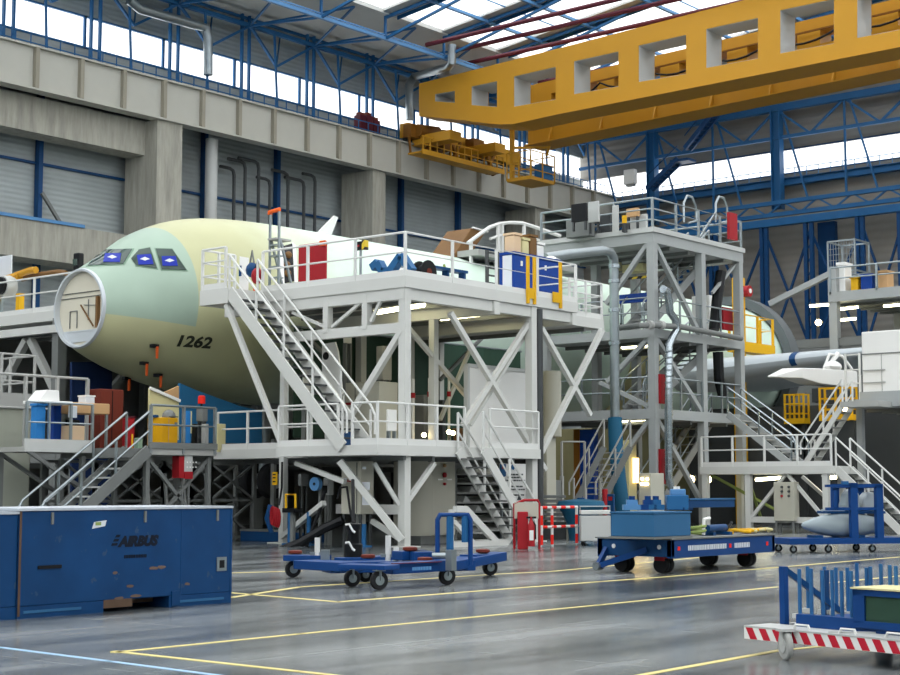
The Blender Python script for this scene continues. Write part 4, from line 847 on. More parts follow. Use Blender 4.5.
MB().box(31, 46.9, 0, 60, 47.1, 6.8).build('backdrop_panel', 'mid_grey', fd)  # added backdrop so the background under the fuselage reads dark
brace(fd, (30, 41, 2.7), (34, 41, 6.6), .2, 'mid_grey')
cw = thing('canvas_screen', 'grey-green canvas covered enclosure at the left edge with a railed top', 'enclosure', (21.5, 36.5, 0))
xe = PY(31, 450, 34.8).x; zt = PY(15, 398, 34.8).z
MB().box(17.5, 34.8, 0, xe, 39, zt-.25).build('body', 'tarp', cw, bevel=.06); MB().box(17.4, 34.65, zt-.25, xe+.1, 39.1, zt+.12).build('top_deck', 'deck_grey', cw)
rail(cw, [(17.5, 34.8, zt+.1), (xe+.05, 34.8, zt+.1), (xe+.05, 37, zt+.1)], 1.05, 1.1, toe=False, mat='deck_grey', mids=(.33, ))
# orange hoist arm on the far deck
t = thing('hoist_arm', 'orange jointed hoist arm reaching over the far deck left of the nose', 'hoist', (30.6, 44.5, 7.15))
MB().path([PX(-8, 300, 30.8), PX(0, 285, 30.8), PX(8, 279, 30.8), PX(20, 275.5, 30.8)], .15, 8).build('lower_arm', 'crane_yellow', t, True); MB().path([PX(17, 275, 30.8), PX(30, 270.5, 30.8), PX(36, 270, 30.8)], .12, 8).build('elbow', 'crane_yellow', t, True)
MB().path([PX(22, 279, 31), PX(40, 274.5, 31), PX(58, 272, 31), PX(66, 273, 31)], .09, 8).build('upper_arm', 'brown', t, True)
q = PX(12, 287, 30.7); MB().lathe(q, (-1, 0, 0), [(0, .34), (.15, .38), (.4, .34), (.42, .16)], 18).build('motor', 'cabinet_grey', t, True); MB().lathe(q+V((-.4, 0, 0)), (-1, 0, 0), [(0, .3), (.1, .3)], 14).build('motor_cap', 'black', t)
q = PX(20, 301, 30.6); MB().box(30.5, q.y-.1, 7.15, 30.7, q.y+.1, q.z+.25).build('post', 'yellow', t)
q = PX(79, 266, 33); t = thing('camera_unit', 'dark upright box unit standing just behind the nose', 'unit', (33, q.y, 7.15)); MB().box(32.85, q.y-.16, 7.15, 33.1, q.y+.16, q.z+.45).build('body', 'black', t, bevel=.05); MB().box(32.8, q.y-.1, q.z, 32.85, q.y+.1, q.z+.22).build('lens', 'glass_dark', t)
q = PX(2, 268, 31); t = thing('white_notice', 'white square board at the left picture edge above the far deck', 'board', (31, q.y, 7.15)); MB().box(30.95, q.y-.6, q.z-.4, 31.0, q.y+.5, q.z+.4).build('board', 'paper', t); MB().bar((31.02, q.y, 7.15), (31.02, q.y, q.z-.3), .07).build('pole', 'galv', t)
# ================================================================== THINGS ON AND UNDER THE DOCKS
def ext(side, c, px0, px1, py0, py1, dep):
    """extents of a block whose visible face lies in the plane side=c"""
    f = PX if side == 'X' else PY; a, b = f(px0, py1, c), f(px1, py0, c); z0, z1 = a.z, b.z
    if side == 'X':   # the end facing the camera side is kept inside px1
        wd_ = abs(a.y-b.y); dep = min(dep, wd_*.9); lo = PX(px1, py0, c+dep).y
        return (c, lo, z0, c+dep, max(a.y, b.y), z1)
    wd_ = abs(a.x-b.x); dep = min(dep, wd_*.6); lo = PY(px0, py1, c+dep).x
    return (c*0+lo, c, z0, max(a.x, b.x), c+dep, z1)
def block(name, label, cat, side, c, px0, px1, py0, py1, dep, mat, z0=None, group=None, bevel=.02, body='body', legs=None, pole=None):
    e = list(ext(side, c, px0, px1, py0, py1, dep)); base = e[2]
    if z0 is not None:
        base = z0
        if not (legs or pole): e[2] = z0
    t = thing(name, label, cat, ((e[0]+e[3])/2, (e[1]+e[4])/2, base), group)
    MB().box(*e).build(body, mat, t, bevel=bevel)
    if legs:
        for x in (e[0]+.06, e[3]-.06):
            for y in (e[1]+.06, e[4]-.06): MB().box(x-.03, y-.03, z0, x+.03, y+.03, e[2]).build('leg', legs, t)
    if pole:
        x, y = (e[0]+e[3])/2, (e[1]+e[4])/2; MB().tube((x, y, z0), (x, y, e[2]), .035, 8).build('pole', pole, t); MB().box(x-.2, y-.2, z0, x+.2, y+.2, z0+.04).build('foot', pole, t)
    return t, e
# ---- upper deck of the white dock
t, e = block('red_screen', 'red panel leaning on the upper deck rail beside the passenger door', 'panel', 'X', 30.5, 298, 327.5, 241, 280, .06, 'red', Z1); MB().box(30.45, e[1]+.1, Z1, 30.9, e[4]-.1, Z1+.06).build('foot', 'maroon', t); MB().box(30.44, e[1]-.02, e[5]-.12, 30.5, e[1]+.2, e[5]+.02).build('tag', 'orange_flag', t)
a, b = PX(269.5, 284, 31.2), PX(278.5, 284, 31.2); zt = PX(270, 213, 31.2).z
t = thing('platform_ladder', 'aluminium platform ladder with an orange top guard beside the passenger door', 'ladder', (31.3, (a.y+b.y)/2, Z1))
for y in (a.y, b.y): MB().bar((31.2, y, Z1), (31.2, y, zt), .06).build('side_rail', 'galv', t); MB().bar((31.9, y, Z1), (31.25, y, Z1+1.75), .06).build('prop', 'galv', t)
for i in range(5): MB().box(31.15, b.y, Z1+.3+i*.32, 31.4, a.y, Z1+.34+i*.32).build('step', 'galv', t)
MB().path([(31.2, a.y+.02, zt-.05), (31.2, a.y+.02, zt+.03), (31.2, b.y-.02, zt+.06), (31.2, b.y-.02, zt-.03)], .07, 8).build('top_guard', 'orange_cap', t, True); MB().box(31.1, b.y, Z1+1.75, 31.7, a.y, Z1+1.8).build('platform', 'deck_grey', t)
t, e = block('warning_sign', 'dark sign box with hazard striped edge on a pole on the upper deck', 'sign', 'X', 30.4, 353.5, 368, 240, 250.5, .12, 'black', Z1, pole='galv')
MB().box(30.38, e[1]-.01, e[2]-.01, 30.53, e[1]+.1, e[5]+.01).build('hazard_edge', 'black_yellow', t); MB().box(30.385, e[1]+.2, (e[2]+e[5])/2-.03, 30.4, e[4]-.12, (e[2]+e[5])/2+.02).build('sign_text', 'red', t)
t = thing('blue_rack', 'blue zigzag cradle lying on the upper deck corner', 'rack', (30.4, 27.5, Z1))
zg = [(373, 268), (379, 262.5), (383.5, 271.5), (391, 271.5), (402, 256), (412, 271)]
m = MB()
for a, b in zip(zg, zg[1:]): m.bar(PX(*a, 30.3), PX(*b, 30.3), .22, .2)
m.build('frame', 'blue_steel', t); m = MB()
for a, b in zip(zg, zg[1:]): m.bar(PX(*a, 31.2), PX(*b, 31.2), .22, .2)
m.build('rear_frame', 'blue_steel', t)
for p in (zg[2], zg[4]): MB().bar(PX(*p, 30.35), PX(*p, 31.2), .12).build('cross_tie', 'blue_deep', t)
p = PX(402, 271, 30.9); t = thing('white_dome', 'white domed cover lying under the blue zigzag cradle', 'cover', (30.9, p.y, Z1)); MB().lathe((30.9, p.y, Z1), (0, 0, 1), [(0, .42), (.12, .42), (.3, .3), (.4, .12), (.42, .0)], 16).build('shell', 'white', t, True); MB().lathe((30.9, p.y, Z1+.42), (0, 0, 1), [(0, .03), (.05, .03)], 8).build('knob', 'galv', t)
p = PY(423.5, 268, 26.9); t = thing('cable_reel', 'black cable reel at the corner of the upper deck', 'reel', (p.x, 26.9, Z1)); MB().lathe((p.x, 26.7, Z1+.32), (0, 1, 0), [(0, .32), (.04, .32), (.05, .2), (.3, .2), (.31, .32), (.35, .32)], 18).build('drum', 'black', t, True); MB().lathe((p.x, 26.68, Z1+.32), (0, 1, 0), [(0, .1), (.4, .1)], 10).build('hub', 'red_brown', t)
p = PY(433, 271, 26.7); t = thing('hose_coil', 'small dark hose coil beside the cable reel', 'hose', (p.x, 26.7, Z1)); MB().path([(p.x+.24*math.cos(k*.5), 26.7+.24*math.sin(k*.5), Z1+.04+k*.006) for k in range(26)], .04, 6).build('coil', 'black', t, True)
a, b = PY(427, 266, 26.9), PY(464, 273, 26.9); t = thing('blue_bench', 'low blue steel bench frame behind the front rail of the upper deck', 'bench', ((a.x+b.x)/2, 26.9, Z1))
MB().bar((a.x, 26.9, Z1+.5), (b.x, 26.9, Z1+.5), .3, .07).build('top', 'blue_deep', t)
for u in (.1, .5, .95): x = a.x+(b.x-a.x)*u; MB().box(x-.04, 26.8, Z1, x+.04, 27.0, Z1+.48).build('leg', 'blue_deep', t)
p = PY(468, 272, 27.2); t = thing('yellow_wedge', 'narrow yellow and dark wedge standing against the fuselage', 'wedge', (p.x, 28.2, Z1)); MB().prism([(p.x, 28, Z1), (p.x+.45, 28, Z1), (p.x-.05, 28, Z1+.9)], (0, .08, 0)).build('body', 'mint_tape', t)
t = thing('grey_stand', 'narrow grey rung stand left of the blue container', 'stand', (PY(491, 270, 27.4).x, 27.6, Z1))
a, b = PY(487, 250, 27.4), PY(497.5, 250, 27.4)
for x in (a.x, b.x): MB().box(x-.04, 27.36, Z1, x+.04, 27.44, a.z).build('side_rail', 'dark_steel', t)
for i in range(6): MB().box(a.x, 27.36, Z1+.2+i*.22, b.x, 27.44, Z1+.24+i*.22).build('rung', 'dark_steel', t)
a, b = PY(514, 246, 27.6), PY(561, 256, 27.6)
bx = thing('blue_container', 'big royal blue container with one pale stripe at the right end of the upper deck', 'container', ((a.x+b.x)/2, 28.4, Z1))
MB().box(a.x, 27.6, Z1+.25, b.x, 28.2, 8.42).build('body', 'blue_panel', bx, bevel=.03); MB().box(a.x-.02, 27.58, Z1, b.x+.02, 28.22, Z1+.25).build('plinth', 'maroon', bx)
MB().box(a.x-.015, 27.68, Z1+.27, a.x, 28.02, 8.4).build('pale_stripe', 'paper', bx)
for px in (521, 545): x = PY(px, 250, 27.58).x; MB().box(x, 27.57, 8.1, x+.07, 27.6, 8.25).build('latch', 'white', bx)
MB().box(a.x-.03, 27.57, 8.42, b.x+.03, 28.23, 8.5).build('lid', 'blue_panel', bx)
p = PY(549, 251, 27.8); t = thing('white_cloth', 'white cloth thrown over the top edge of the blue container', 'cloth', (p.x, 27.8, 8.5))
m = MB(); n = 6
for j in range(n+1):
    for i in range(n+1): u, v = i/n-.5, j/n-.5; m.v.append(V((p.x+u*.8, 27.9+v*.5, 8.52+.06*math.sin(5*u)+.05*math.cos(6*v)+.03)))
for j in range(n):
    for i in range(n): k = j*(n+1)+i; m.f.append((k, k+1, k+n+2, k+n+1))
o = m.build('sheet', 'white', t, True); md = o.modifiers.new('thick', 'SOLIDIFY'); md.thickness = .02
for i, (px, dz, mt, nm, lb, ct) in enumerate(((514, .55, 'plywood', 'wooden_case', 'pale wooden case leftmost on top of the blue container', 'case'), (522, .45, 'cream', 'padded_case', 'cream padded case on top of the blue container', 'case'), (530, .6, 'brown', 'copper_box', 'brown copper coloured box on top of the blue container', 'box'), (537, .4, 'white', 'white_case', 'small white case rightmost on top of the blue container', 'case'))):
    p = PY(px, 245, 27.9); w_ = .3; t = thing(nm, lb, ct, (p.x, 27.95, 8.5)); MB().box(p.x-w_*.6, 27.75, 8.5, p.x+w_*.6, 28.15, 8.5+dz).build('body', mt, t, bevel=.06); MB().box(p.x-w_*.65, 27.73, 8.5+dz, p.x+w_*.65, 28.17, 8.5+dz+.07).build('lid', mt, t)
for px in (527, 533.5, 559.5): # yellow gate posts and kick plates of the dock itself
    p = PY(px, 270, Y0); MB().box(p.x-.05, Y0-.06, Z1-.25, p.x+.05, Y0, Z1+1.1).build('gate_post', 'yellow', dk)
for a, b in ((526.5, 534), (552, 560)): MB().box(PY(a, 280, Y0).x, Y0-.05, Z1-.1, PY(b, 280, Y0).x, Y0-.01, Z1+.2).build('kick_plate', 'yellow', dk)
# landing corner
t, e = block('white_bin', 'white bin with papers at the stair head beside the fuselage', 'bin', 'X', 29.9, 239, 249, 255, 283, .5, 'white', Z1); MB().box(29.87, e[1]+.0, Z1+.55, 29.9, e[4]-.1, Z1+.85).build('blue_label', 'blue_deep', t)
p = PX(252, 270, 29.9); t = thing('blue_bag', 'dark blue tool bag hanging above a red one at the stair head', 'bag', (29.9, p.y, p.z-.2)); MB().ball(p, .2, 10, (.8, 1, 1.1)).build('body', 'blue_deep', t, True); MB().path([p+V((0, .1, .1)), p+V((0, .0, .55)), p+V((0, -.1, .1))], .03, 6).build('strap', 'mid_grey', t)
p = PX(257, 276, 29.8); t = thing('red_bag', 'red tool bag on the stair head beside the blue one', 'bag', (29.8, p.y, p.z-.2)); MB().ball(p, .2, 10, (.8, .9, 1.2)).build('body', 'red', t, True); MB().path([p+V((0, .1, .1)), p+V((0, .0, .42)), p+V((0, -.1, .1))], .025, 6).build('strap', 'black', t)
block('paper_roll', 'white and orange striped roll standing on the upper deck by the stair', 'roll', 'X', 30.2, 253, 256.5, 287, 297, .12, 'orange_flag', Z1)
# crown access frame and hatch
p = PY(464, 252, 35.6); MB().prism([p+V((-.7, 0, -.3)), p+V((.25, 0, -.2)), p+V((1.3, 0, .9)), p+V((.45, 0, .95))], (0, 1.2, 0)).build('open_hatch', 'brown', pl, bevel=.03); MB().bar(p+V((.45, -.05, .97)), p+V((1.35, -.05, .92)), .08, .05).build('hatch_edge', 'white', pl)
cf = thing('crown_frame', 'curved white handrail frame standing over the top of the fuselage', 'frame', (45, 35, 9.9))
cp = [(468, 243), (480, 234), (490, 227), (500, 223.5), (510, 222.5), (522, 223), (538, 228), (560, 236)]
MB().path([PY(x, y, 35) for x, y in cp], .07, 6).build('curved_rail', 'white_rail', cf, True); MB().path([PY(x, y+12, 35) for x, y in cp[2:]], .05, 6).build('mid_rail', 'white_rail', cf)
for x, y in ((471, 241), (498, 224), (502, 223.5), (524, 223.5)): q = PY(x, y, 35); MB().bar((q.x, 35, 9.4), q, .1).build('post', 'white_rail', cf)
MB().box(PY(470, 250, 35).x, 34.6, 9.9, PY(560, 250, 35).x+.5, 37, 10.12).build('deck', 'deck_grey', cf)
# ---- top deck of the tower
for px0, px1, py0, py1, Y, dep, mt, nm, lb, ct in ((571, 588, 203, 217, 30.0, .9, 'black', 'motor_unit', 'dark motor unit on a grey chest on the tower top', 'motor'), (588, 600, 201, 219, 30.0, .8, 'cabinet_grey', 'control_cabinet', 'pale control cabinet beside the dark motor on the tower top', 'cabinet'),
    (626, 640, 208, 213, 29.8, .5, 'wood', 'timber_box', 'wooden box on the tower top deck near the railing corner', 'box'), (622, 627, 215, 222, 29.2, .4, 'yellow', 'yellow_bottle', 'small yellow bottle unit on the tower top deck', 'bottle')):
    e0 = ext('Y', Y, px0, px1, py0, py1, dep); sup = None
    if e0[0] < TX0+.1: sh = TX0+.15-e0[0]; 
    t, e = block(nm, lb, ct, 'Y', Y, px0, px1, py0, py1, dep, mt, TZ[0], legs='dark_steel')
for px0, px1, py0, py1, Y, dep, mt, nm, lb, ct in ((566, 595, 219, 230, 30.6, 1.0, 'mid_grey', 'low_chest', 'long grey chest at the left end of the tower top', 'chest'), (600, 612, 214, 227, 30.2, .6, 'dark_steel', 'pump_set', 'dark pump set beside the grey chest on the tower top', 'pump'), (612, 619, 205, 222, 29.7, .3, 'cabinet_grey', 'junction_box', 'slim pale junction box on the tower top deck', 'box'), (630, 648, 214, 224, 29.6, .7, 'cabinet_grey', 'grey_locker', 'grey locker under the wooden box on the tower top', 'locker')):
    block(nm, lb, ct, 'Y', Y, px0, px1, py0, py1, dep, mt, TZ[0])
# tower middle level
t, e = block('blue_board', 'plain royal blue board fixed across the tower middle level', 'board', 'X', 46.6, 619, 650, 292, 304, .08, 'blue_panel', Z1+0, legs='dark_steel')
t, e = block('hazard_beam', 'black and yellow striped beam inside the tower', 'beam', 'X', 46.4, 624, 650, 275, 280, .1, 'black_yellow'); 
for px0, px1, py0, py1, mt, nm, lb, ct in ((612, 622, 258, 270, 'cream', 'wall_case', 'cream service case under the tower roof at left', 'case'), (622, 650, 262, 273, 'cream', 'service_duct', 'long cream service duct under the tower roof', 'duct')):
    block(nm, lb, ct, 'X', 47.5, px0, px1, py0, py1, .5, mt)
t, e = block('white_crate', 'white crate among the stairs on the tower middle level', 'crate', 'Y', 30.6, 692, 715, 296, 326, .8, 'white', Z1)
MB().path([PY(721, 272, 28.6), PY(717, 300, 28.6), PY(714, 330, 28.6)], .2, 8).build('black_hose', 'black', tw, True)
MB().path([PY(718, 352, 28.6), PY(719, 378, 28.6), PY(723, 396, 28.6)], .2, 8).build('black_hose', 'black', tw, True)
block('service_wall', 'cream service wall lit by lamps behind the tower columns', 'panel', 'X', 51.9, 606, 660, 346, 411, .2, 'cream', TZ[2])
# ---- lower deck of the white dock
t, e = block('white_partition', 'plain white framed panel standing on the lower deck', 'panel', 'Y', 27.6, 466, 531, 371, 450, .06, 'white', Z2); f = MB()
for x in (e[0], e[3]): f.box(x-.05, 27.56, Z2, x+.05, 27.7, e[5])
f.box(e[0], 27.56, e[5]-.06, e[3], 27.7, e[5]+.04); f.build('frame', 'cabinet_grey', t)
block('white_cabinet', 'small white cabinet on the lower deck behind the corner column', 'cabinet', 'X', 30.4, 386, 397, 409, 431, .4, 'white', Z2, legs='galv')
block('blue_case', 'blue case on the lower deck at the foot of the tall stair', 'case', 'X', 31, 341, 353, 431, 442, .5, 'blue_deep', Z2)
t, e = block('beige_cabinet', 'long beige cabinet on the lower deck behind the tall stair', 'cabinet', 'X', 32.2, 345, 398, 380, 436, .8, 'beige', Z2)
for py in (404, 420): MB().box(32.18, e[1]+1.0, PX(370, py, 32.2).z, 32.21, e[1]+1.35, PX(370, py-2.5, 32.2).z).build('red_label', 'red', t)
for y in (e[1]+.9, e[1]+1.8): MB().box(32.185, y, Z2+.1, 32.2, y+.02, e[5]-.1).build('door_joint', 'mid_grey', t)
t = thing('white_mask', 'white curved board with one round hole behind the tall stair', 'board', (31.6, 30.5, Z2)); P_ = lambda x, y: PX(x, y, 31.6)
MB().prism([P_(322, 395), P_(322, 344), P_(335, 342), P_(338, 352), P_(343, 400), P_(345, 430)], (.05, 0, 0)).build('board', 'white', t); q = P_(326, 356); MB().lathe(q+V((-.02, 0, 0)), (1, 0, 0), [(0, .11), (.03, .11)], 14).build('hole', 'black', t); MB().box(31.6, P_(340, 400).y-.1, Z2, 31.7, P_(325, 400).y, P_(325, 395).z).build('stand', 'cabinet_grey', t)
for i, (px0, px1, py0, py1, X, mt, lb) in enumerate(((343, 352, 332, 343, 33, 'white', 'white square frame box hung under the upper deck'), (376, 392, 345, 380, 33.5, 'deck_grey', 'grey open rack beside the corner column'), (302, 312, 360, 400, 32, 'white', 'white narrow box behind the tall stair'))):
    block('equipment_box', lb, 'box', 'X', X, px0, px1, py0, py1, .4, mt, Z2, legs='mid_grey')
cols = [(413, 379, .05), (430, 378, .06), (433, 377, .05), (449, 378, .04)]
for i, (px, py, r_) in enumerate(cols):
    a = PY(px, py, 29.2); t = thing('gas_post', ['leftmost', 'second', 'third', 'rightmost'][i]+' of four slim white capped posts on the lower deck', 'post', (a.x, 29.2, Z2), 'slim posts on the lower deck'); MB().tube((a.x, 29.2, Z2), (a.x, 29.2, a.z), r_, 10).build('pole', 'white_rail', t); MB().tube((a.x, 29.2, a.z-.55), (a.x, 29.2, a.z-.4), r_+.02, 10).build('band', 'red', t)
for i, (px, py) in enumerate(((424, 435), (446, 443), (449, 432), (453, 433))):
    q = PY(px, py, 28.6); t = thing('work_lamp', ['first', 'second', 'third', 'last'][i]+' of the small bright work lamps on the lower deck', 'lamp', (q.x, 28.6, Z2), 'work lamps on the lower deck'); MB().ball(q, .07, 8).build('bulb', 'bulb', t, True); MB().tube((q.x, 28.6, Z2), q, .025, 6).build('stand', 'black', t)
for px0, px1, py0, py1, Y, mt, nm, lb, ct in ((415, 428, 395, 436, 30.4, 'mid_grey', 'machine_column', 'grey machine column behind the corner post on the lower deck', 'machine'), (434, 446, 400, 440, 30.8, 'dark_steel', 'dark_machine', 'dark machine frame left of the white panel', 'machine'), (452, 463, 428, 446, 29.4, 'brown', 'lit_case', 'brown case beside the white panel with lamps on it', 'case')):
    block(nm, lb, ct, 'Y', Y, px0, px1, py0, py1, .5, mt, Z2)
# ---- added dark green sheet standing for shade on the fuselage side
t = thing('shade_sheet', 'dark green sheet added between the white dock and the fuselage to stand for shade', 'curtain', (38, 33.0, 3.0)); m = MB(); n = 40
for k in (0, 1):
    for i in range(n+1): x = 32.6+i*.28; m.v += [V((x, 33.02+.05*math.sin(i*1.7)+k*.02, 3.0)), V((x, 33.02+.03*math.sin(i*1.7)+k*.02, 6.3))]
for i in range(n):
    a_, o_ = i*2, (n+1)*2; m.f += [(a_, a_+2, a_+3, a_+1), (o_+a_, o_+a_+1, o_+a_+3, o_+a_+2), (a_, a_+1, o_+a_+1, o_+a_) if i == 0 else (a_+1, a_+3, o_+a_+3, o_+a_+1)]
m.build('sheet', 'green_dark', t, True); MB().tube((32.5, 33.03, 6.32), (43.9, 33.03, 6.32), .03, 8).build('sheet_rail', 'galv', t)
# ---- under the lower deck
t, e = block('electrical_cabinet', 'beige two door electrical cabinet hung under the lower deck with white papers on its door', 'cabinet', 'X', 29.25, 341, 374, 461, 514, .5, 'beige', 0, legs='dark_steel')
my = PX(357, 480, 29.25).y; MB().box(29.235, my-.008, e[2]+.03, 29.25, my+.008, e[5]-.03).build('door_joint', 'dark_steel', t)
for py0, py1 in ((482, 490), (495, 505)): a, b = PX(362.5, py1, 29.25), PX(370, py0, 29.25); MB().box(29.235, min(a.y, b.y), a.z, 29.25, max(a.y, b.y), b.z).build('paper', 'paper', t)
for px, py, mt in ((364.5, 468, 'paper'), (345.5, 479.5, 'paper'), (350.5, 479.5, 'paper'), (346, 480.6, 'red'), (350, 480.6, 'red')): a = PX(px, py, 29.25); MB().box(29.235, a.y-.06, a.z-.03, 29.25, a.y+.06, a.z+.03).build('plate', mt, t)
p = PX(347, 487, 29.1); MB().path([p, p+V((-.1, .15, -.02)), p+V((-.12, .22, -.3))], .03, 6).build('plug_cable', 'black', t); MB().path([p, p+V((-.1, -.1, -.05)), p+V((-.12, -.25, -.7)), p+V((0, -.3, -.95))], .03, 6).build('plug_cable', 'black', t)
t = thing('tall_cabinet', 'tall pale cabinet with a rounded side and a small red lamp under the lower deck', 'cabinet', (32.5, 27.6, 0)); c_ = PY(432, 500, 27.2); e_ = PY(455.5, 500, 27.2)
MB().box(c_.x, 27.2, .22, e_.x, 28.3, 2.25).build('body', 'beige', t, bevel=.02); m = MB(); n = 10; m.prism([(c_.x-.0, 27.2, .22)]+[(c_.x-.55*math.sin(math.pi*i/(2*n)), 27.2+.9-.9*math.cos(math.pi*i/(2*n)), .22) for i in range(n+1)]+[(c_.x, 28.1, .22)], (0, 0, 2.05)); m.build('rounded_side', 'beige', t, True)
MB().box(c_.x-.4, 27.25, .0, e_.x, 28.2, .22).build('plinth', 'mid_grey', t)
for px, py, mt, r_ in ((444, 475, 'red', .07), (444, 484, 'red', .04), (444, 465.5, 'wood', .05)): q = PY(px, py, 27.19); MB().lathe(q, (0, -1, 0), [(0, r_), (.05, r_), (.07, r_*.6)], 10).build('signal_lamp', mt, t, True)
for px in (440, 449): q = PY(px, 479.5, 27.19); MB().box(q.x-.1, 27.17, q.z-.02, q.x+.1, 27.2, q.z+.02).build('handle', 'white', t)
tr_ = thing('tread_rack', 'rack of stacked grey stair treads between the tall cabinet and the small stair', 'rack', (33.6, 28.2, 0)); a, b = PY(456, 465, 28.0), PY(512, 465, 28.0)
for x in (a.x, b.x): MB().box(x-.05, 28, 0, x+.05, 28.9, 2.2).build('upright', 'mid_grey', tr_)
for i in range(7): MB().prism([(a.x, 28.0, .25+i*.27), (b.x, 28.0, .25+i*.27), (b.x, 28.7, .40+i*.27), (a.x, 28.7, .40+i*.27)], (0, 0, .04)).build('tread', 'deck_grey', tr_); 
for i in range(6): MB().prism([(a.x+.3+.28*(i % 3), 27.98, .3+i*.27), (a.x+.62+.28*(i % 3), 27.98, .3+i*.27), (a.x+.42+.28*(i % 3), 27.98, .47+i*.27)], (0, .5, 0)).build('bracket', 'cabinet_grey', tr_)
sm = thing('low_step', 'low white step unit standing before the tread rack behind the blue trolley', 'step', (32.6, 25.3, 0))
for Y in (25.2, 25.75):
    MB().bar(PY(455, 509, Y), PY(465, 509, Y), .12, .16).build('landing_beam', 'white_paint', sm); MB().bar(PY(465, 509, Y), PY(498, 544, Y), .1, .18).build('stringer', 'white_paint', sm)
    MB().bar(PY(454, 522, Y), PY(480, 551, Y), .1, .12).build('side_rail', 'white_paint', sm)
    x0, x1 = PY(450, 545, Y).x, PY(507, 545, Y).x; MB().box(x0, Y-.06, 0, x1, Y+.06, .14).build('base_rail', 'white_paint', sm); MB().box(x0, Y-.05, .14, x0+.1, Y+.05, .95).build('leg', 'white_paint', sm)
for i in range(4): q = PY(467+i*8, 513+i*8.5, 25.2); MB().box(q.x-.12, 25.2, q.z-.1, q.x+.14, 25.75, q.z-.06).build('tread', 'deck_grey', sm)
sg = thing('notice_board', 'white safety notice board with lines of print beside the small stair', 'sign', (35.6, 27.3, 0)); a, b = PY(500, 503, 27.3), PY(526, 464, 27.3)
MB().box(a.x, 27.28, a.z, b.x, 27.33, b.z).build('board', 'white', sg)
for x in (a.x+.15, b.x-.15): MB().bar((x, 27.36, 0), (x, 27.36, b.z), .06).build('leg', 'galv', sg)
P_ = lambda x, y: PY(x, y, 27.27)
MB().prism([P_(500, 464), P_(506, 464), P_(506, 476), P_(504, 477), P_(500, 472)], (0, .008, 0)).build('blue_mark', 'blue_steel', sg)
MB().prism([P_(502, 466), P_(504.5, 466), P_(504.5, 469), P_(502, 469)], (0, -.004, 0)).build('red_mark', 'red', sg)
for py, x0, x1 in ((474.5, 508, 523), (477.5, 508, 522), (480.5, 501, 525), (486.5, 503, 523), (489.5, 503, 525), (495, 509, 524)):
    m = MB(); x = x0
    while x < x1-1: w_ = random.choice((1.4, 2.2, 3.0)); q0, q1 = P_(x, py+.75), P_(min(x+w_, x1), py-.75); m.box(q0.x, 27.268, q0.z, q1.x, 27.28, q1.z); x += w_+.7
    m.build('print_line', 'dark_steel', sg)
q = P_(513, 467); MB().lathe(q, (0, -1, 0), [(0, .08), (.008, .08)], 14).build('round_mark', 'blue_steel', sg)
for i, px in enumerate((512, 519)): q0 = P_(px, 500); MB().prism([q0+V((-.1, 0, 0)), q0+V((.12, 0, 0)), q0+V((.0, 0, .14))], (0, -.005, 0)).build('triangle_mark', 'dark_steel', sg)
t, e = block('red_notice', 'narrow red lettered strip beside the notice board', 'sign', 'Y', 27.0, 532, 537, 478, 496, .05, 'red', 0, legs='galv')
t = thing('blue_hose_reel', 'round light blue hose reel under the lower deck', 'reel', (29.3, 29, 0)); q = PX(317.5, 484, 29.3); MB().lathe(q, (-1, 0, 0), [(0, .18), (.02, .17), (.1, .17), (.12, .18)], 20).build('disc', 'blue_light', t, True); MB().lathe(q+V((-.12, 0, 0)), (-1, 0, 0), [(0, .04), (.02, .04)], 10).build('hub', 'black', t); MB().bar((29.4, q.y, 0), (29.4, q.y, q.z), .06).build('post', 'mid_grey', t)
t, e = block('switch_box', 'pale switch box beside the blue hose reel', 'box', 'X', 29.6, 323, 334, 478, 495, .2, 'cabinet_grey', 0, legs='mid_grey'); MB().box(29.58, e[1]+.05, e[2]+.05, 29.6, e[1]+.2, e[2]+.25).build('socket', 'black', t)
block('grey_box', 'plain grey box left of the blue hose reel', 'box', 'X', 29.9, 298, 309, 474, 486, .3, 'mid_grey', 0, legs='mid_grey')
t = thing('red_hose_bundle', 'red and blue hose bundle hanging from the dock column near the crate', 'hose', (28.9, 30.4, .7)); q = PX(276, 518, 29.2)
m = MB()
for k in range(4): m.path([q+V((-.03*k, .07*math.cos(a*.5)+.04*k-.08, .24*math.sin(a*.5)+.02*k)) for a in range(14)], .03, 6)
m.build('loop', 'red', t, True); MB().path([q+V((0, .22, .34)), q+V((-.1, .24, .0)), q+V((0, .16, -.4))], .07, 6).build('blue_loop', 'blue_deep', t, True); MB().path([q+V((.1, 0, .34)), q+V((.3, .1, .8)), q+V((.4, .2, 1.5))], .03, 6).build('hook', 'black', t)
a, b = PX(273, 485, 29.25), PX(277.5, 472, 29.25); t = thing('yellow_tag', 'yellow tag plate with dark marks fixed to the dock column', 'tag', (29.25, a.y, a.z)); MB().box(29.22, b.y, a.z, 29.26, a.y, b.z).build('plate', 'yellow', t); 
for k in (.25, .55, .8): MB().box(29.205, b.y+.04, a.z+(b.z-a.z)*k-.015, 29.22, a.y-.03, a.z+(b.z-a.z)*k+.02).build('mark', 'black', t)
t = thing('yellow_hoop', 'small yellow square hoop under the dock behind the trolley', 'frame', (28.6, 29.5, 0)); P_ = lambda x, y: PX(x, y, 28.7)
MB().path([P_(286, 508), P_(286, 494.5), P_(295.5, 494.5), P_(295.5, 508)], .035, 6).build('hoop', 'yellow', t); zb_ = P_(290, 508).z; MB().box(28.6, P_(297, 508).y, zb_-.12, 28.9, P_(285, 508).y, zb_).build('base', 'black', t); MB().box(28.7, P_(291.5, 508).y-.05, 0, 28.8, P_(291.5, 508).y+.05, zb_-.1).build('leg', 'mid_grey', t)
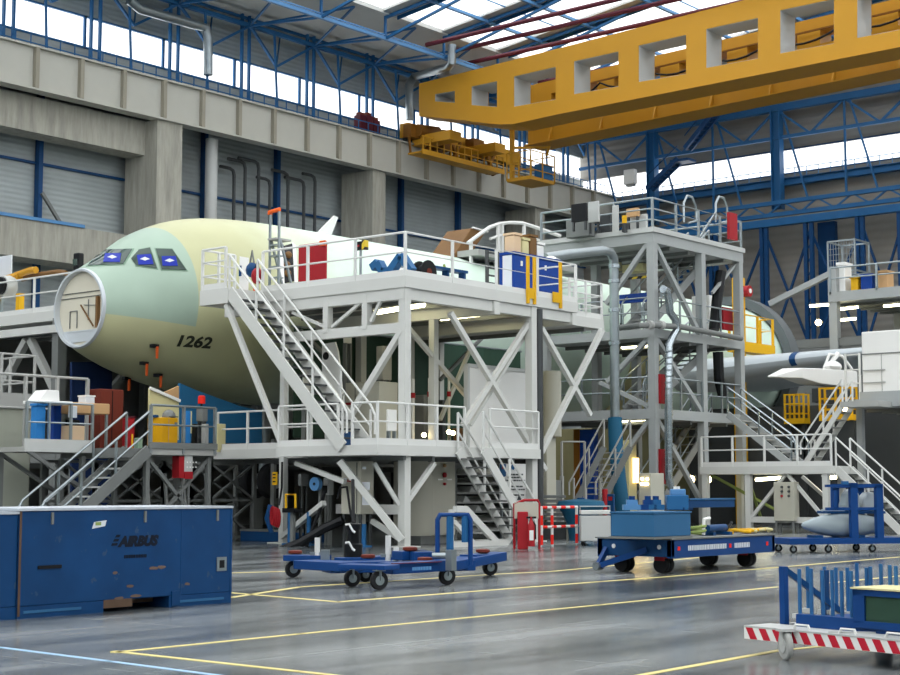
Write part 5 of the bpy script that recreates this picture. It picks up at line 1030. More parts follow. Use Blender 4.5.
t = thing('cable_bundle', 'thick black cable bundle sagging from the electrical cabinet to the floor', 'cable', (29, 28.7, 0)); MB().path([PX(343, 520, 29.2), PX(325, 528, 29.0), PX(300, 543, 28.6), PX(280, 551, 28.2)], .12, 8).build('cable', 'black', t, True); MB().path([PX(325, 490, 29.3), PX(320, 510, 29.2), PX(312, 530, 29.0), PX(306, 548, 28.8)], .05, 6).build('thin_cable', 'black', t, True)
t, e = block('floor_plinth', 'long dark blue plinth on the floor behind the wheeled dolly', 'plinth', 'X', 30.4, 240, 330, 531, 549, 1.0, 'blue_deep', 0); MB().box(e[0]-.02, e[1], e[5]-.06, e[3], e[4], e[5]).build('edge', 'mid_grey', t)
for i, (px, py) in enumerate(((254, 476), (319, 520), (335, 512), (365, 530))):
    pass
for px, py0, py1, lb in ((290, 510, 553, 'blue jack post left of the hose bundle foot'), (364, 524, 550, 'blue jack post under the electrical cabinet'), (309, 512, 525, 'short blue strut post under the hose reel')):
    a = PX(px, py0, 29.3); t = thing('jack_post', lb, 'post', (29.3, a.y, 0)); MB().tube((29.3, a.y, 0), (29.3, a.y, a.z), .06, 10).build('pole', 'blue_steel', t); MB().box(29.15, a.y-.15, 0, 29.45, a.y+.15, .04).build('foot', 'blue_steel', t)
# fire point, barrier, tool cart
t = thing('fire_point', 'red fire extinguisher stand at the foot of the small stair', 'extinguisher', PZ(523, 549.5, 0)); o = t.location.copy(); Xv, Yv = V((.637, -.77, 0)), V((.77, .637, 0))
def loc(u, v, z, O=o): return O+RT*u+FH*v+V((0, 0, z))
MB().obox(loc(0, .12, .46), RT*.13, FH*.12, (0, 0, .46)).build('cabinet', 'red', t, bevel=.02); MB().lathe(loc(.2, -.12, .08), (0, 0, 1), [(0, .09), (.5, .09), (.6, .05), (.66, .03), (.72, .03)], 14).build('cylinder', 'red', t, True); MB().obox(loc(.2, -.12, .78), RT*.12, FH*.02, (0, 0, .025)).build('handle', 'black', t); MB().obox(loc(.2, -.215, .35), RT*.05, FH*.005, (0, 0, .12)).build('instruction_label', 'white', t)
MB().path([loc(-.2, .3, 0), loc(-.2, .3, 1.1), loc(.05, .3, 1.2), loc(.38, .3, 1.2), loc(.42, .3, 1.1), loc(.42, .3, 0)], .035, 6).build('frame', 'red', t); MB().path([loc(.2, -.12, .74), loc(.3, -.14, .6), loc(.3, -.16, .25)], .02, 6).build('hose', 'black', t)
MB().obox(loc(.1, .28, .95), RT*.3, FH*.01, (0, 0, .2)).build('back_plate', 'beige', t)
a, b = PZ(541, 547, 0), PZ(577.5, 545, 0); t = thing('safety_barrier', 'tubular barrier banded red and white beside the grey tool cart', 'barrier', (a+b)/2); h_ = 1.0
d = (b-a)
def band(p, q, name, n):
    p, q = V(p), V(q); o = MB().tube(p, q, .035, 8).build(name, 'white_rail', t)
    for i in range(n): u0, u1 = (i+.1)/n, (i+.6)/n; MB().tube(p+(q-p)*u0, p+(q-p)*u1, .039, 8).build('red_band', 'red_bright', o)
band(a+V((0, 0, h_)), b+V((0, 0, h_)), 'top_rail', 4); band(a+V((0, 0, .5)), b+V((0, 0, .5)), 'mid_rail', 4)
for u in (.02, .3, .98): band(a+d*u, a+d*u+V((0, 0, h_)), 'post', 2)
for u in (.02, .98): n_ = V((-d.y, d.x, 0)).normalized(); MB().bar(a+d*u-n_*.3+V((0, 0, .02)), a+d*u+n_*.3+V((0, 0, .02)), .06, .04).build('foot', 'galv', t)
a, b = PZ(581, 546, 0), PZ(611, 545.5, 0); t = thing('grey_tool_cart', 'grey steel tool cart with a tube handle beside the barrier', 'cart', (a+b)/2); d = (b-a); n_ = FH*.5
MB().hexa([a+V((0, 0, .12)), b+V((0, 0, .12)), b+n_+V((0, 0, .12)), a+n_+V((0, 0, .12))], [a+V((0, 0, .78)), b+V((0, 0, .78)), b+n_+V((0, 0, .78)), a+n_+V((0, 0, .78))]).build('body', 'cabinet_grey', t, bevel=.02)
MB().hexa([a-n_*.04+V((0, 0, .81)), b-n_*.04+V((0, 0, .81)), b+n_+V((0, 0, .81)), a+n_+V((0, 0, .81))], [a-n_*.04+V((0, 0, .92)), b-n_*.04+V((0, 0, .92)), b+n_+V((0, 0, .92)), a+n_+V((0, 0, .92))]).build('lid', 'white_paint', t, bevel=.02)
MB().path([a+n_*.5+V((0, 0, .92)), a+n_*.5+V((0, 0, 1.02)), b+n_*.5+V((0, 0, 1.02)), b+n_*.5+V((0, 0, .92))], .025, 6).build('handle', 'galv', t)
for q in (a+n_*.2+d*.1, b+n_*.2-d*.1, a+n_*.85+d*.1, b+n_*.85-d*.1): MB().lathe(q+V((0, 0, .06))-d.normalized()*.02, d, [(0, .06), (.04, .06)], 12).build('wheel', 'rubber', t)
# behind the barrier
t = thing('tray_stack', 'stack of dark grey trays behind the striped barrier', 'tray', PD(548, 510, 46.0)); t.location.z = 0; a, b = PD(541, 500, 46), PD(566, 500, 46)
for i in range(6): MB().hexa([a*1+V((0, 0, 0))+V((0, 0, -a.z+.55+i*.13)), b+V((0, 0, -b.z+.55+i*.13)), b+FH*.6+V((0, 0, -b.z+.55+i*.13)), a+FH*.6+V((0, 0, -a.z+.55+i*.13))], [a+V((0, 0, -a.z+.64+i*.13)), b+V((0, 0, -b.z+.64+i*.13)), b+FH*.6+V((0, 0, -b.z+.64+i*.13)), a+FH*.6+V((0, 0, -a.z+.64+i*.13))]).build('tray', 'mid_grey', t, bevel=.01)
MB().hexa([a+V((0, 0, -a.z)), b+V((0, 0, -b.z)), b+FH*.6+V((0, 0, -b.z)), a+FH*.6+V((0, 0, -a.z))], [a+V((0, 0, -a.z+.5)), b+V((0, 0, -b.z+.5)), b+FH*.6+V((0, 0, -b.z+.5)), a+FH*.6+V((0, 0, -a.z+.5))]).build('base', 'dark_steel', t)
def upright(name, label, cat, px0, px1, py0, py1, dep, thick, mat, z0=0.0, bevel=.02, kind=None):
    """block standing on the floor, its face square to the hall axes (looking along -X)"""
    a, b = PD(px0, py1, dep), PD(px1, py0, dep); X = (a.x+b.x)/2; return block(name, label, cat, 'X', X, px0, px1, py0, py1, thick, mat, z0, bevel=bevel)
t, e = upright('round_tank', 'tall pale round tank behind the drain pipe of the white dock', 'tank', 542, 556, 436, 500, 47, .9, 'beige'); MB().tube((e[0]+.4, (e[1]+e[4])/2, e[5]), (e[0]+.4, (e[1]+e[4])/2, e[5]+2.0), .3, 14).build('neck', 'beige', t, True)
t, e = upright('control_desk', 'grey control desk with a green light behind the trays', 'desk', 544, 561, 480, 499, 47.5, .6, 'mid_grey'); q = PX(552.5, 486, e[0]); MB().box(e[0]-.02, q.y-.05, q.z-.04, e[0], q.y+.05, q.z+.04).build('green_lamp', 'led_green', t); q = PX(552.5, 481, e[0]); MB().box(e[0]-.02, q.y-.1, q.z-.03, e[0], q.y+.1, q.z+.03).build('display', 'paper', t)
t, e = upright('blue_door_panel', 'tall dark blue panel door behind the gap right of the white dock', 'panel', 577, 598, 429, 512, 56, .3, 'blue_panel'); MB().box(e[0]-.04, e[4]-.15, 0, e[0], e[4]+.1, e[5]).build('yellow_edge', 'crane_dark', t)
t = thing('blue_drum', 'blue covered drum behind the grey tool cart', 'drum', PD(581, 520, 45)); t.location.z = 0; q = t.location; MB().lathe(q, (0, 0, 1), [(0, .35), (.45, .4), (.8, .55), (1.0, .7), (1.12, .65), (1.18, .2)], 20).build('body', 'blue_hose', t, True); MB().lathe(q+V((0, 0, 1.17)), (0, 0, 1), [(0, .12), (.05, .12)], 10).build('cap', 'blue_deep', t)
gs = thing('gap_stair', 'grey service stair behind the blue hose beside the tower', 'stair', (46, 32, 0)); stair(gs, PD(604, 447, 50), PD(574, 506, 50), (.55, -.65, 0), 9, 'mid_grey', 'mid_grey', rmat='deck_grey', hr=.9, sw=.2)
rail(gs, [V((PD(562, 500, 50).x, PD(562, 500, 50).y, PD(562, 476, 50).z)), V((PD(585, 500, 50).x, PD(585, 500, 50).y, PD(585, 476, 50).z))], 1.1, 1.0, toe=False, mat='deck_grey', mids=())
for px in (562, 585): q = PD(px, 500, 50); MB().box(q.x-.05, q.y-.05, 0, q.x+.05, q.y+.05, PD(px, 476, 50).z).build('post', 'deck_grey', gs)
wl = thing('glow_rack', 'slatted rack with slats made to glow for the lamp-lit area behind the blue hose', 'rack', PD(632, 500, 54)); wl.location.z = 0; a = PD(627, 480, 54); b = PD(640, 480, 54)
for i, px in enumerate((627, 630.5, 634, 637.5)): p0, p1 = PD(px, 483, 54), PD(px, 458, 54); MB().bar(p0, p1, .09, .05).build('glow_slat', 'glow_warm', wl)  # slats emit by themselves, standing for an area lit by lamps
MB().box(min(a.x, b.x)-.1, min(a.y, b.y)-.1+.3, 0, max(a.x, b.x)+.1, max(a.y, b.y)+.3, PD(630, 440, 54).z).build('body', 'cream', wl)
t, e = upright('beige_machine', 'beige machine cabinet with small white lights left of the tower column', 'machine', 639, 664, 473, 514, 49.5, .8, 'beige')
for px, py in ((642, 479), (647, 479), (641.5, 484), (644.5, 484), (647, 484)): q = PX(px, py, e[0]-.02); MB().box(e[0]-.03, q.y-.04, q.z-.03, e[0], q.y+.04, q.z+.03).build('indicator', 'bulb', t)
upright('red_box', 'small red box on a stand behind the blue drum', 'box', 602, 608, 489, 495, 48.5, .2, 'red'); t, e = upright('blue_sign', 'small blue sign plate at the foot of the service stair', 'sign', 607, 615, 494, 506, 48, .08, 'blue_deep'); MB().box(e[0]-.01, e[1]+.05, e[5]-.2, e[0], e[4]-.05, e[5]-.08).build('emblem', 'red', t)
# ---- under and beside the right dock
t, e = block('grey_switchboard', 'beige switchboard with buttons under the low right dock', 'cabinet', 'X', 47.85, 774, 799, 482, 521, .4, 'beige', 0, legs='mid_grey')
for i in range(3):
    for j in range(2): q = PX(782+j*7, 487+i*4.5, 47.84); MB().lathe(q, (-1, 0, 0), [(0, .045), (.04, .045)], 8).build('button', 'red' if (i, j) == (2, 0) else 'dark_steel', t)
t, e = block('shade_backdrop', 'dark grey backdrop added behind the low right dock to stand for shade', 'screen', 'X', 58.5, 690, 905, 402, 520, .2, 'dark_steel', 0)  # added dark backdrop, its colour stands for shade behind the dock
t, e = block('olive_backdrop', 'olive brown backdrop added behind the grey tower to darken the hall there', 'screen', 'X', 60.5, 540, 700, 425, 515, .2, 'olive', 0)  # added backdrop that hides the bright wall and keeps this area dark
block('dark_backdrop', 'dark backdrop added behind the white dock for the shade below the fuselage', 'screen', 'X', 52.5, 385, 545, 420, 520, .2, 'dark_steel', 0)  # added dark sheet in place of the shade under the fuselage
# ================================================================== FOREGROUND
# big blue crate at left: front face between two floor points
def crate(a, b, hgt, dep, name, label, main):
    d = (b-a); u = d.normalized(); n = V((-u.y, u.x, 0)); n = n if n.dot(FH) > 0 else -n
    t = thing(name, label, 'crate', (a+b)/2+n*dep/2)
    L = d.length; P_ = lambda s, q, z: a+u*s+n*q+V((0, 0, z))
    def bx(s0, s1, q0, q1, z0, z1, nm, mt, bev=0, par=None): return MB().hexa([P_(s0, q0, z0), P_(s1, q0, z0), P_(s1, q1, z0), P_(s0, q1, z0)], [P_(s0, q0, z1), P_(s1, q0, z1), P_(s1, q1, z1), P_(s0, q1, z1)]).build(nm, mt, par or t, bevel=bev)
    bx(0, L, 0, dep, .14, hgt, 'body', 'crate_blue', .012)
    sl0, sl1 = L*.37, L*.68
    bx(0, sl0, 0, dep, 0, .14, 'skid', 'crate_blue'); bx(sl1, L, 0, dep, 0, .14, 'skid', 'crate_blue')
    bx(sl0, sl0+.45, -.002, .05, .05, .15, 'worn_plank', 'crate_wood'); bx(sl0, sl1, .3, .34, .06, .14, 'inner_beam', 'crate_wood')
    bx(-.01, L+.01, -.015, dep, hgt, hgt+.03, 'lid', 'crate_edge')
    if main:
        bx(.0, .03, -.006, .0, .03, hgt, 'corner_strip', 'crate_wood'); bx(L-.025, L, -.008, .0, .1, hgt, 'corner_strip', 'blue_deep')
        bx(.08, L*.27, -.008, 0, .06, .09, 'edge_batten', 'blue_box'); bx(L*.72, L*.96, -.008, 0, .05, .08, 'edge_batten', 'blue_box'); bx(L*.735, L*.739, -.004, 0, .1, hgt, 'panel_seam', 'blue_deep'); bx(L*.69, L*.73, -.02, 0, .02, .2, 'skid_cap', 'crate_blue')
        for f in (.135, .555, .92): bx(L*f-.015, L*f+.015, -.02, 0, hgt-.16, hgt-.02, 'clip', 'mid_grey'); 
        bx(L*.08, L*.18, -.012, 0, .56, .60, 'hand_hold', 'black'); bx(L*.92, L*.97, -.014, 0, .42, .60, 'metal_plate', 'galv'); bx(L*.933, L*.957, -.02, -.01, .46, .56, 'plate_hole', 'black')
        k = MB(); 
        for (s0, z0, w_, h_) in ((.31, 1.04, .2, .07),): k.add([P_(L*s0, -.006, z0-.03), P_(L*s0+w_, -.006, z0+.0), P_(L*s0+w_+.02, -.006, z0+h_), P_(L*s0+.03, -.006, z0+h_-.02)], [(0, 1, 2, 3)])
        o = k.build('sticker', 'paper', t); md = o.modifiers.new('th', 'SOLIDIFY'); md.thickness = .003; bx(L*.325, L*.35, -.009, -.004, 1.05, 1.09, 'sticker_print', 'mint_tape')
        text_mesh('AIRBUS', .165, 'crate_text', 'logo_text', t, P_(L*.435, -.004, .79), u, (0, 0, 1), depth=0, shear=.28, bold=.012, font_scale_x=1.12)
        q = P_(L*.425, -.004, .87)
        for i in range(3): MB().hexa([P_(L*.40+.03*i, -.004, .80+.05*i), P_(L*.425+.02*i, -.004, .80+.05*i), P_(L*.425+.02*i, 0, .80+.05*i), P_(L*.40+.03*i, 0, .80+.05*i)], [P_(L*.405+.03*i, -.004, .83+.05*i), P_(L*.43+.02*i, -.004, .83+.05*i), P_(L*.43+.02*i, 0, .83+.05*i), P_(L*.405+.03*i, 0, .83+.05*i)]).build('logo_bar', 'crate_text', t)
        for (s, z) in ((.42, .47), (.60, .50), (.64, .51), (.49, .30), (.44, .16), (.52, .17), (.77, .28)):
            w_ = .03+.04*random.random(); m = MB(); n8 = 8; m.prism([P_(L*s+w_*math.cos(i*.785)*(1+.5*random.random()), -.004, z+.014*math.sin(i*.785)*(1+.9*random.random())) for i in range(n8)], n*.003); m.build('worn_spot', 'worn', t)
        marks(t, P_(L*.46, -.002, .64), u, .34, .04, 'crate_text', -n)
    return t
ca, cb = PZ(17, 619.5), PZ(231, 602.5)
crate(ca, cb, 1.235, 1.6, 'blue_crate', 'large worn blue wooden crate with a dark maker name across its front', True)
u = (cb-ca).normalized(); crate(ca-u*2.6+V((0, 0, 0))+FH*.03, ca-u*.03+FH*.03, 1.2, 1.6, 'blue_crate', 'second blue crate cut off by the left picture edge', False)
# ---- wheeled dolly
dl = thing('wheeled_dolly', 'low blue wheeled dolly with outrigger arms and a tall tube hoop', 'dolly', PZ(400, 582))
Zd = .30
FZ = lambda x, y, z=0.0: PZ(x, y)+V((0, 0, z))
cst = [(293, 577.5, .14), (352, 587, .13), (379, 590, .14), (447, 585, .14), (490, 575.5, .14), (365, 582, .12)]
for px, py, r_ in cst: caster(dl, PZ(px, py), r_, .07, (FH*.9-RT*.44), .30)
def beam(p, q, w, h, mt='blue_cart', nm='frame_beam'): return MB().bar(p, q, w, h).build(nm, mt, dl, bevel=.01)
A, B_, C_, D_, E_ = FZ(293, 577.5, .33), FZ(352, 587, .33), FZ(379, 590, .31), FZ(447, 585, .31), FZ(490, 575.5, .33)
def beam(p, q, w, h, mt='blue_cart', nm='frame_beam'): return MB().bar(p, q, w, h).build(nm, mt, dl, bevel=.01)
beam(A+RT*-.08, FZ(326, 579, .34), .3, .1); beam(FZ(305, 581, .27), FZ(352, 584, .27), .5, .14); beam(FZ(326, 583, .25), FZ(470, 580, .25), .55, .17); beam(FZ(345, 588, .33), FZ(392, 590, .33), .4, .07); beam(FZ(385, 588, .29), D_, .4, .16)
beam(FZ(440, 583, .26), E_+RT*.1, .42, .15); beam(FZ(468, 579, .36), E_+RT*.14, .32, .08, nm='arm_plate'); beam(FZ(340, 579, .28), FZ(440, 573, .28), .3, .14)
for (x0, y0, x1, y1) in ((397, 583, 424, 582), (413, 581, 424, 584)): MB().bar(FZ(x0, y0, .43), FZ(x1, y1, .43), .35, .14).build('pad_block', 'blue_cart', dl, bevel=.01)
q0, q1 = FZ(437.5, 584, .3), FZ(470.5, 584, .3); hz = 1.08
MB().path([q0, q0+V((0, 0, hz-.38)), q0+(q1-q0)*.08+V((0, 0, hz-.3)), q1-(q1-q0)*.08+V((0, 0, hz-.3)), q1+V((0, 0, hz-.38)), q1], .04, 8).build('hoop', 'blue_cart', dl, True)
for u_, zb in ((.38, .0), (.84, .35)): r_ = q0+(q1-q0)*u_; MB().bar(r_+V((0, 0, zb)), r_+V((0, 0, hz-.32)), .08).build('hoop_strut', 'blue_steel', dl)
MB().tube(FZ(432, 586, .46), FZ(450, 586, .46), .05, 10).build('tow_bar', 'galv', dl, True); MB().bar(FZ(451, 587, .25), FZ(451, 587, .56), .12, .12).build('tow_post', 'galv', dl)
for px, py, z in ((295, 577, .38), (368, 581, .36), (410, 583, .50), (425, 585, .36), (483, 577, .40)): q = FZ(px, py, z); MB().lathe(q, (0, 0, 1), [(0, .08), (.02, .12), (.06, .12), (.07, .08)], 12).build('rubber_pad', 'red_brown', dl, True)
for px, py, z1 in ((317, 579, .68), (388, 582, .74), (396, 582, .55)): q = FZ(px, py, .3); MB().tube(q, q+V((0, 0, z1-.3)), .045, 8).build('clamp_screw', 'white_rail', dl, True); MB().bar(q+RT*-.12+V((0, 0, .12)), q+RT*.2+V((0, 0, .12)), .05).build('clamp_arm', 'galv', dl)
q = FZ(325, 581, .3); MB().obox(q+V((0, 0, .1)), RT*.07, FH*.05, (0, 0, .1)).build('clamp_shoe', 'galv', dl)
MB().bar(FZ(392, 589, .375), FZ(441, 586.5, .375), .05, .012).build('warning_strip', 'maroon', dl)
uu = (FZ(440, 586, 0)-FZ(390, 589, 0)).normalized(); nn = V((-uu.y, uu.x, 0)); nn = nn if nn.dot(FH) > 0 else -nn
marks(dl, FZ(403, 588.2, .27)-nn*.205, uu, .36, .05, 'blue_light', -nn)
q = FZ(353, 578, .34); jk = thing('black_jack', 'black hydraulic jack column standing upright on the blue dolly', 'jack', q)
MB().lathe(q, (0, 0, 1), [(0, .16), (.22, .16), (.24, .11), (.45, .11), (.48, .13), (.56, .13), (.58, .05)], 14).build('column', 'black', jk, True)
for z in (.2, .5): MB().path([q+RT*-.12-FH*.14+V((0, 0, z+.05)), q-FH*.16+RT*-.06+V((0, 0, z+.06)), q-FH*.16+RT*.0+V((0, 0, z-.05)), q-FH*.16+RT*.04+V((0, 0, z-.08))], .02, 6).build('glint_hook', 'white', jk)  # plain white hooks paint in bright glints on the dark column
MB().path([q+V((0, 0, .58)), q+V((.1, .1, .8)), q+V((.3, .3, 1.3))], .03, 6).build('hose', 'black', jk)
# ---- flat bed trailer
fb = thing('flatbed_trailer', 'long low blue flatbed trailer with red wheel forks', 'trailer', PZ(690, 565))
w0 = PZ(664, 573); Dx0, Dy0 = w0.x-.42, w0.y-.42; Dx1 = PZ(767, 566.5).x+.12; Dy1 = PZ(600, 571).y-.12
zt = .60
MB().box(Dx0, Dy0, zt-.32, Dx1, Dy0+.1, zt).build('side_beam', 'blue_cart', fb, bevel=.01); MB().box(Dx0, Dy1-.1, zt-.32, Dx1, Dy1, zt).build('side_beam', 'blue_cart', fb); MB().box(Dx0, Dy0, zt-.3, Dx0+.1, Dy1, zt).build('end_beam', 'blue_deep', fb, bevel=.01); MB().box(Dx1-.1, Dy0, zt-.3, Dx1, Dy1, zt).build('end_beam', 'blue_cart', fb)
MB().box(Dx0-.03, Dy0-.03, zt, Dx1+.03, Dy1+.03, zt+.025).build('deck_plate', 'mid_grey', fb)
for x, y in ((Dx0+.42, Dy0+.42), (Dx1-.35, Dy0+.42), (Dx0+.42, Dy1-.3), (Dx1-.35, Dy1-.3)):
    for s in (-.07, .07): MB().lathe((x-.0+s-.06, y, .15), (1, 0, 0), [(0, .09), (0, .14), (.02, .15), (.1, .15), (.12, .14), (.12, .09)], 18).build('wheel', 'rubber', fb, True)
    MB().box(x-.16, y-.1, .22, x+.16, y+.1, zt-.3).build('wheel_fork', 'red', fb); MB().box(x+.14, y-.06, .1, x+.17, y+.06, .24).build('fork_cheek', 'red', fb)
tb = PZ(598, 566, .12); MB().bar((Dx0, Dy0+.5, .42), tb, .07, .1).build('tow_bar', 'blue_cart', fb); MB().bar((Dx0, Dy1-.2, .42), tb, .07, .1).build('tow_bar', 'blue_cart', fb); MB().tube(tb+V((-.08, 0, 0)), tb+V((.1, 0, 0)), .07, 12).build('tow_eye', 'galv', fb)
for y in (Dy0+.25, Dy1-.35): MB().tube((Dx0-.01, y, zt-.13), (Dx0, y, zt-.13), .04, 12).build('reflector', 'white', fb)
for x, w_ in ((Dx0+.55, 1.35), (Dx0+2.2, .55)): marks(fb, (x, Dy0-.001, zt-.2), (1, 0, 0), w_, .09, 'paper', (0, -1, 0))
for x in (Dx0+.2, Dx0+2.0, Dx1-.35): MB().box(x, Dy0-.006, zt-.19, x+.08, Dy0, zt-.12).build('red_reflector', 'red_bright', fb)
bx0 = PZ(654, 539, zt+.03); lx = PZ(692, 541, zt+.03)
def onY(px, Y): return PY(px, 540, Y).x
by = bx0.y; b1 = PY(691, 538, by).x; b2 = PX(611, 538, bx0.x).y
bb = thing('pale_blue_box', 'pale blue closed box standing on the flatbed trailer', 'box', ((bx0.x+b1)/2, (by+b2)/2, zt+.025))
MB().box(bx0.x, by, zt+.06, b1, b2, 1.06).build('body', 'blue_box', bb, bevel=.015); MB().box(bx0.x-.02, by-.02, zt+.025, b1+.02, b2+.02, zt+.06).build('base', 'mid_grey', bb); MB().box(bx0.x-.015, by-.015, 1.06, b1+.015, b2+.015, 1.09).build('lid', 'blue_box', bb)
for px, py0, py1, w_, mt, nm, lb, ct in ((632, 502, 513, .34, 'blue_light', 'clamp_fixture', 'light blue clamp fixture at the left end of the pale blue box', 'fixture'), (648, 503, 513, .3, 'blue_cart', 'clamp_fixture', 'dark blue clamp fixture in the middle of the pale blue box', 'fixture'), (656, 504, 513, .3, 'blue_steel', 'clamp_fixture', 'mid blue clamp fixture right of the middle of the pale blue box', 'fixture')):
    q = PD(px, py1, 29.3); zz = 1.09; t = thing(nm, lb, ct, (q.x, q.y, zz), 'clamp fixtures on the pale blue box'); s = MB(); s.obox(V((q.x, q.y, zz+.05)), RT*w_/2, FH*.12, (0, 0, .05)); s.obox(V((q.x, q.y, zz+.14)), RT*w_*.3, FH*.08, (0, 0, .05)); s.build('base', mt, t); MB().tube((q.x, q.y, zz+.18), (q.x, q.y, zz+.26), .06, 10).build('knob', 'blue_cart', t, True)
q = PD(677, 510, 29.2); t = thing('blue_valve_block', 'tall blue valve block at the right end of the pale blue box', 'fixture', (q.x, q.y, 1.09)); MB().obox((q.x, q.y, 1.09+.14), RT*.2, FH*.15, (0, 0, .14)).build('body', 'blue_steel', t, bevel=.02); MB().obox((q.x+.03, q.y, 1.42), RT*.14, FH*.1, (0, 0, .06)).build('head', 'blue_light', t, bevel=.02); MB().tube((q.x, q.y, 1.48), (q.x, q.y, 1.53), .06, 10).build('cap', 'white', t)
a, b = PD(682, 507, 29.2), PD(728, 507, 30.5); t = thing('blue_cantilever', 'dark blue beam sticking out level to the right from the pale blue box', 'beam', (a+b)/2); MB().bar(V((a.x, a.y, 1.2)), V((b.x, b.y, 1.2)), .3, .14).build('beam', 'blue_deep', t, bevel=.01); MB().bar(V((a.x, a.y, 1.29)), V((b.x, b.y, 1.29)), .34, .03).build('top_flange', 'blue_box', t)
MB().box(a.x-.12, a.y-.12, 1.09, a.x+.2, a.y+.12, 1.14).build('foot', 'blue_deep', t)
q = V((PY(742, 540, Dy0+.42).x, Dy0+.42, zt+.025)); t = thing('yellow_strap_heap', 'heap of yellow and cream lifting straps at the right end of the flatbed trailer', 'straps', q)
for i, (dx, mt) in enumerate(((0, 'yellow'), (.25, 'yellow'), (.55, 'cream'))):
    m = MB(); m.path([q+V((dx-.35+.05*k, .16*math.sin(k*1.1+i), .03+.05*abs(math.sin(k*.7+i)))) for k in range(16)], .03, 6); m.build('strap', mt, t, True)
q = V((PY(716, 540, Dy0+.42).x, Dy0+.42, zt+.025)); t = thing('blue_roller', 'dark blue roller with chrome ends lying on the flatbed trailer', 'roller', q); MB().tube(q+V((-.5, -.1, .13)), q+V((.5, .1, .13)), .07, 14).build('drum', 'blue_deep', t, True); MB().path([q+V((-.62, -.1, .02)), q+V((-.6, -.1, .3)), q+V((-.4, -.1, .32))], .035, 6).build('chrome_arm', 'white', t); MB().path([q+V((.5, .1, .05)), q+V((.75, .1, .2)), q+V((.85, .15, .22))], .03, 6).build('crank', 'black', t)
for s in (-.3, .3): MB().box(q.x+s-.05, q.y-.15, q.z, q.x+s+.05, q.y+.15, q.z+.06).build('chock', 'blue_deep', t)
q = V((PY(698, 540, Dy0+.42).x, Dy0+.42, zt+.025)); t = thing('yellow_coil', 'small yellow cable coil beside the pale blue box', 'cable', q); MB().path([q+V((.14*math.cos(k*.6), .14*math.sin(k*.6), .03+k*.008)) for k in range(22)], .025, 6).build('coil', 'mint_tape', t, True)
# ---- tube rack cart with red and white bumper
v0, v1 = PZ(745, 638.5, .14), PZ(902, 654.5, .14)
cu = (v1-v0).normalized(); cn = V((-cu.y, cu.x, 0)); cn = cn if cn.dot(FH) > 0 else -cn
tc_ = thing('tube_rack_cart', 'blue tube rack cart with a red and white striped bumper in the right foreground', 'cart', v0+cu*1.2+cn*.8-V((0, 0, .14)))
Q = lambda s, q, z: V((v0.x, v0.y, 0))+cu*s+cn*q+V((0, 0, z))
def qb(s0, s1, q0, q1, z0, z1, nm, mt, par=None, bev=0): return MB().hexa([Q(s0, q0, z0), Q(s1, q0, z0), Q(s1, q1, z0), Q(s0, q1, z0)], [Q(s0, q0, z1), Q(s1, q0, z1), Q(s1, q1, z1), Q(s0, q1, z1)]).build(nm, mt, par or tc_, bevel=bev)
L_ = 2.6
bm_ = MB()
bmp = qb(0, L_, -.01, .02, .14, .245, 'bumper', 'white'); per = .155
for i in range(17):
    s = .02+i*per; 
    if s+.13 > L_: break
    m = MB(); m.prism([Q(s+.055, -.013, .142), Q(s+.135, -.013, .142), Q(s+.08, -.013, .243), Q(s, -.013, .243)], cn*.004); m.build('red_stripe', 'bumper_red', bmp)
qb(0, L_, -.015, .35, .245, .26, 'bumper_ledge', 'cabinet_grey'); qb(0, .04, 0, 1.7, .14, .25, 'end_beam', 'cabinet_grey'); qb(.36, L_, .3, 1.6, .2, .34, 'base_frame', 'blue_cart', None, .01); qb(.36, L_, .28, .36, .16, .37, 'front_beam', 'blue_cart')
for s in (.62, 1.12, 1.6): MB().path([Q(s-.09, .05, .26), Q(s-.07, .05, .3), Q(s+.07, .05, .3), Q(s+.09, .05, .26)], .012, 6).build('handle', 'white_rail', tc_)
MB().bar(Q(.95, .0, .265), Q(1.25, .32, .265), .03, .015).build('pull_rod', 'cabinet_grey', tc_)
wp = PZ(786, 660); caster(tc_, wp, .125, .05, cn*.9+cu*.44, .27, 'deck_grey', 'cabinet_grey')
for s, q in ((2.3, .3), (.45, 1.4), (2.3, 1.4)): caster(tc_, Q(s, q, 0), .1, .05, cn, .2, 'deck_grey', 'galv')
def post(px, pyt, pyb, row, w=.036, nm='tube_post', mt='blue_tube'):
    # row: distance of the row of posts behind the bumper
    d = ray(px, pyb); n_ = cn; t_ = ((V((v0.x, v0.y, 0))+cn*row-EYE).dot(n_))/d.dot(n_); p = EYE+d*t_
    d2 = ray(px, pyt); t2 = ((V((v0.x, v0.y, 0))+cn*row-EYE).dot(n_))/d2.dot(n_); z1 = (EYE+d2*t2).z
    p = V((p.x, p.y, .34)); MB().tube(p, V((p.x, p.y, z1)), w/2, 10).build(nm, mt, tc_, True); return p, z1
for px, pt in ((800.3, 569), (812, 568.5), (823.5, 570.5), (833, 570), (842.5, 571), (852.2, 571)): 
    p, z1 = post(px, pt, 622, .42); MB().obox(p+V((0, 0, .0)), cu*.06, cn*.04, (0, 0, .02)).build('post_socket', 'cabinet_grey', tc_)
for px, pt in ((808.5, 566.5), (825.5, 566.5), (837, 567.5), (848.5, 567.5), (858, 563)): 
    p, z1 = post(px, pt, 617, 1.0); MB().obox(p, cu*.06, cn*.04, (0, 0, .02)).build('post_socket', 'cabinet_grey', tc_)
for px, pt in ((867.5, 567.5), (871.5, 566.5), (882, 564), (891, 565), (897, 566)): post(px, pt, 612, .75)
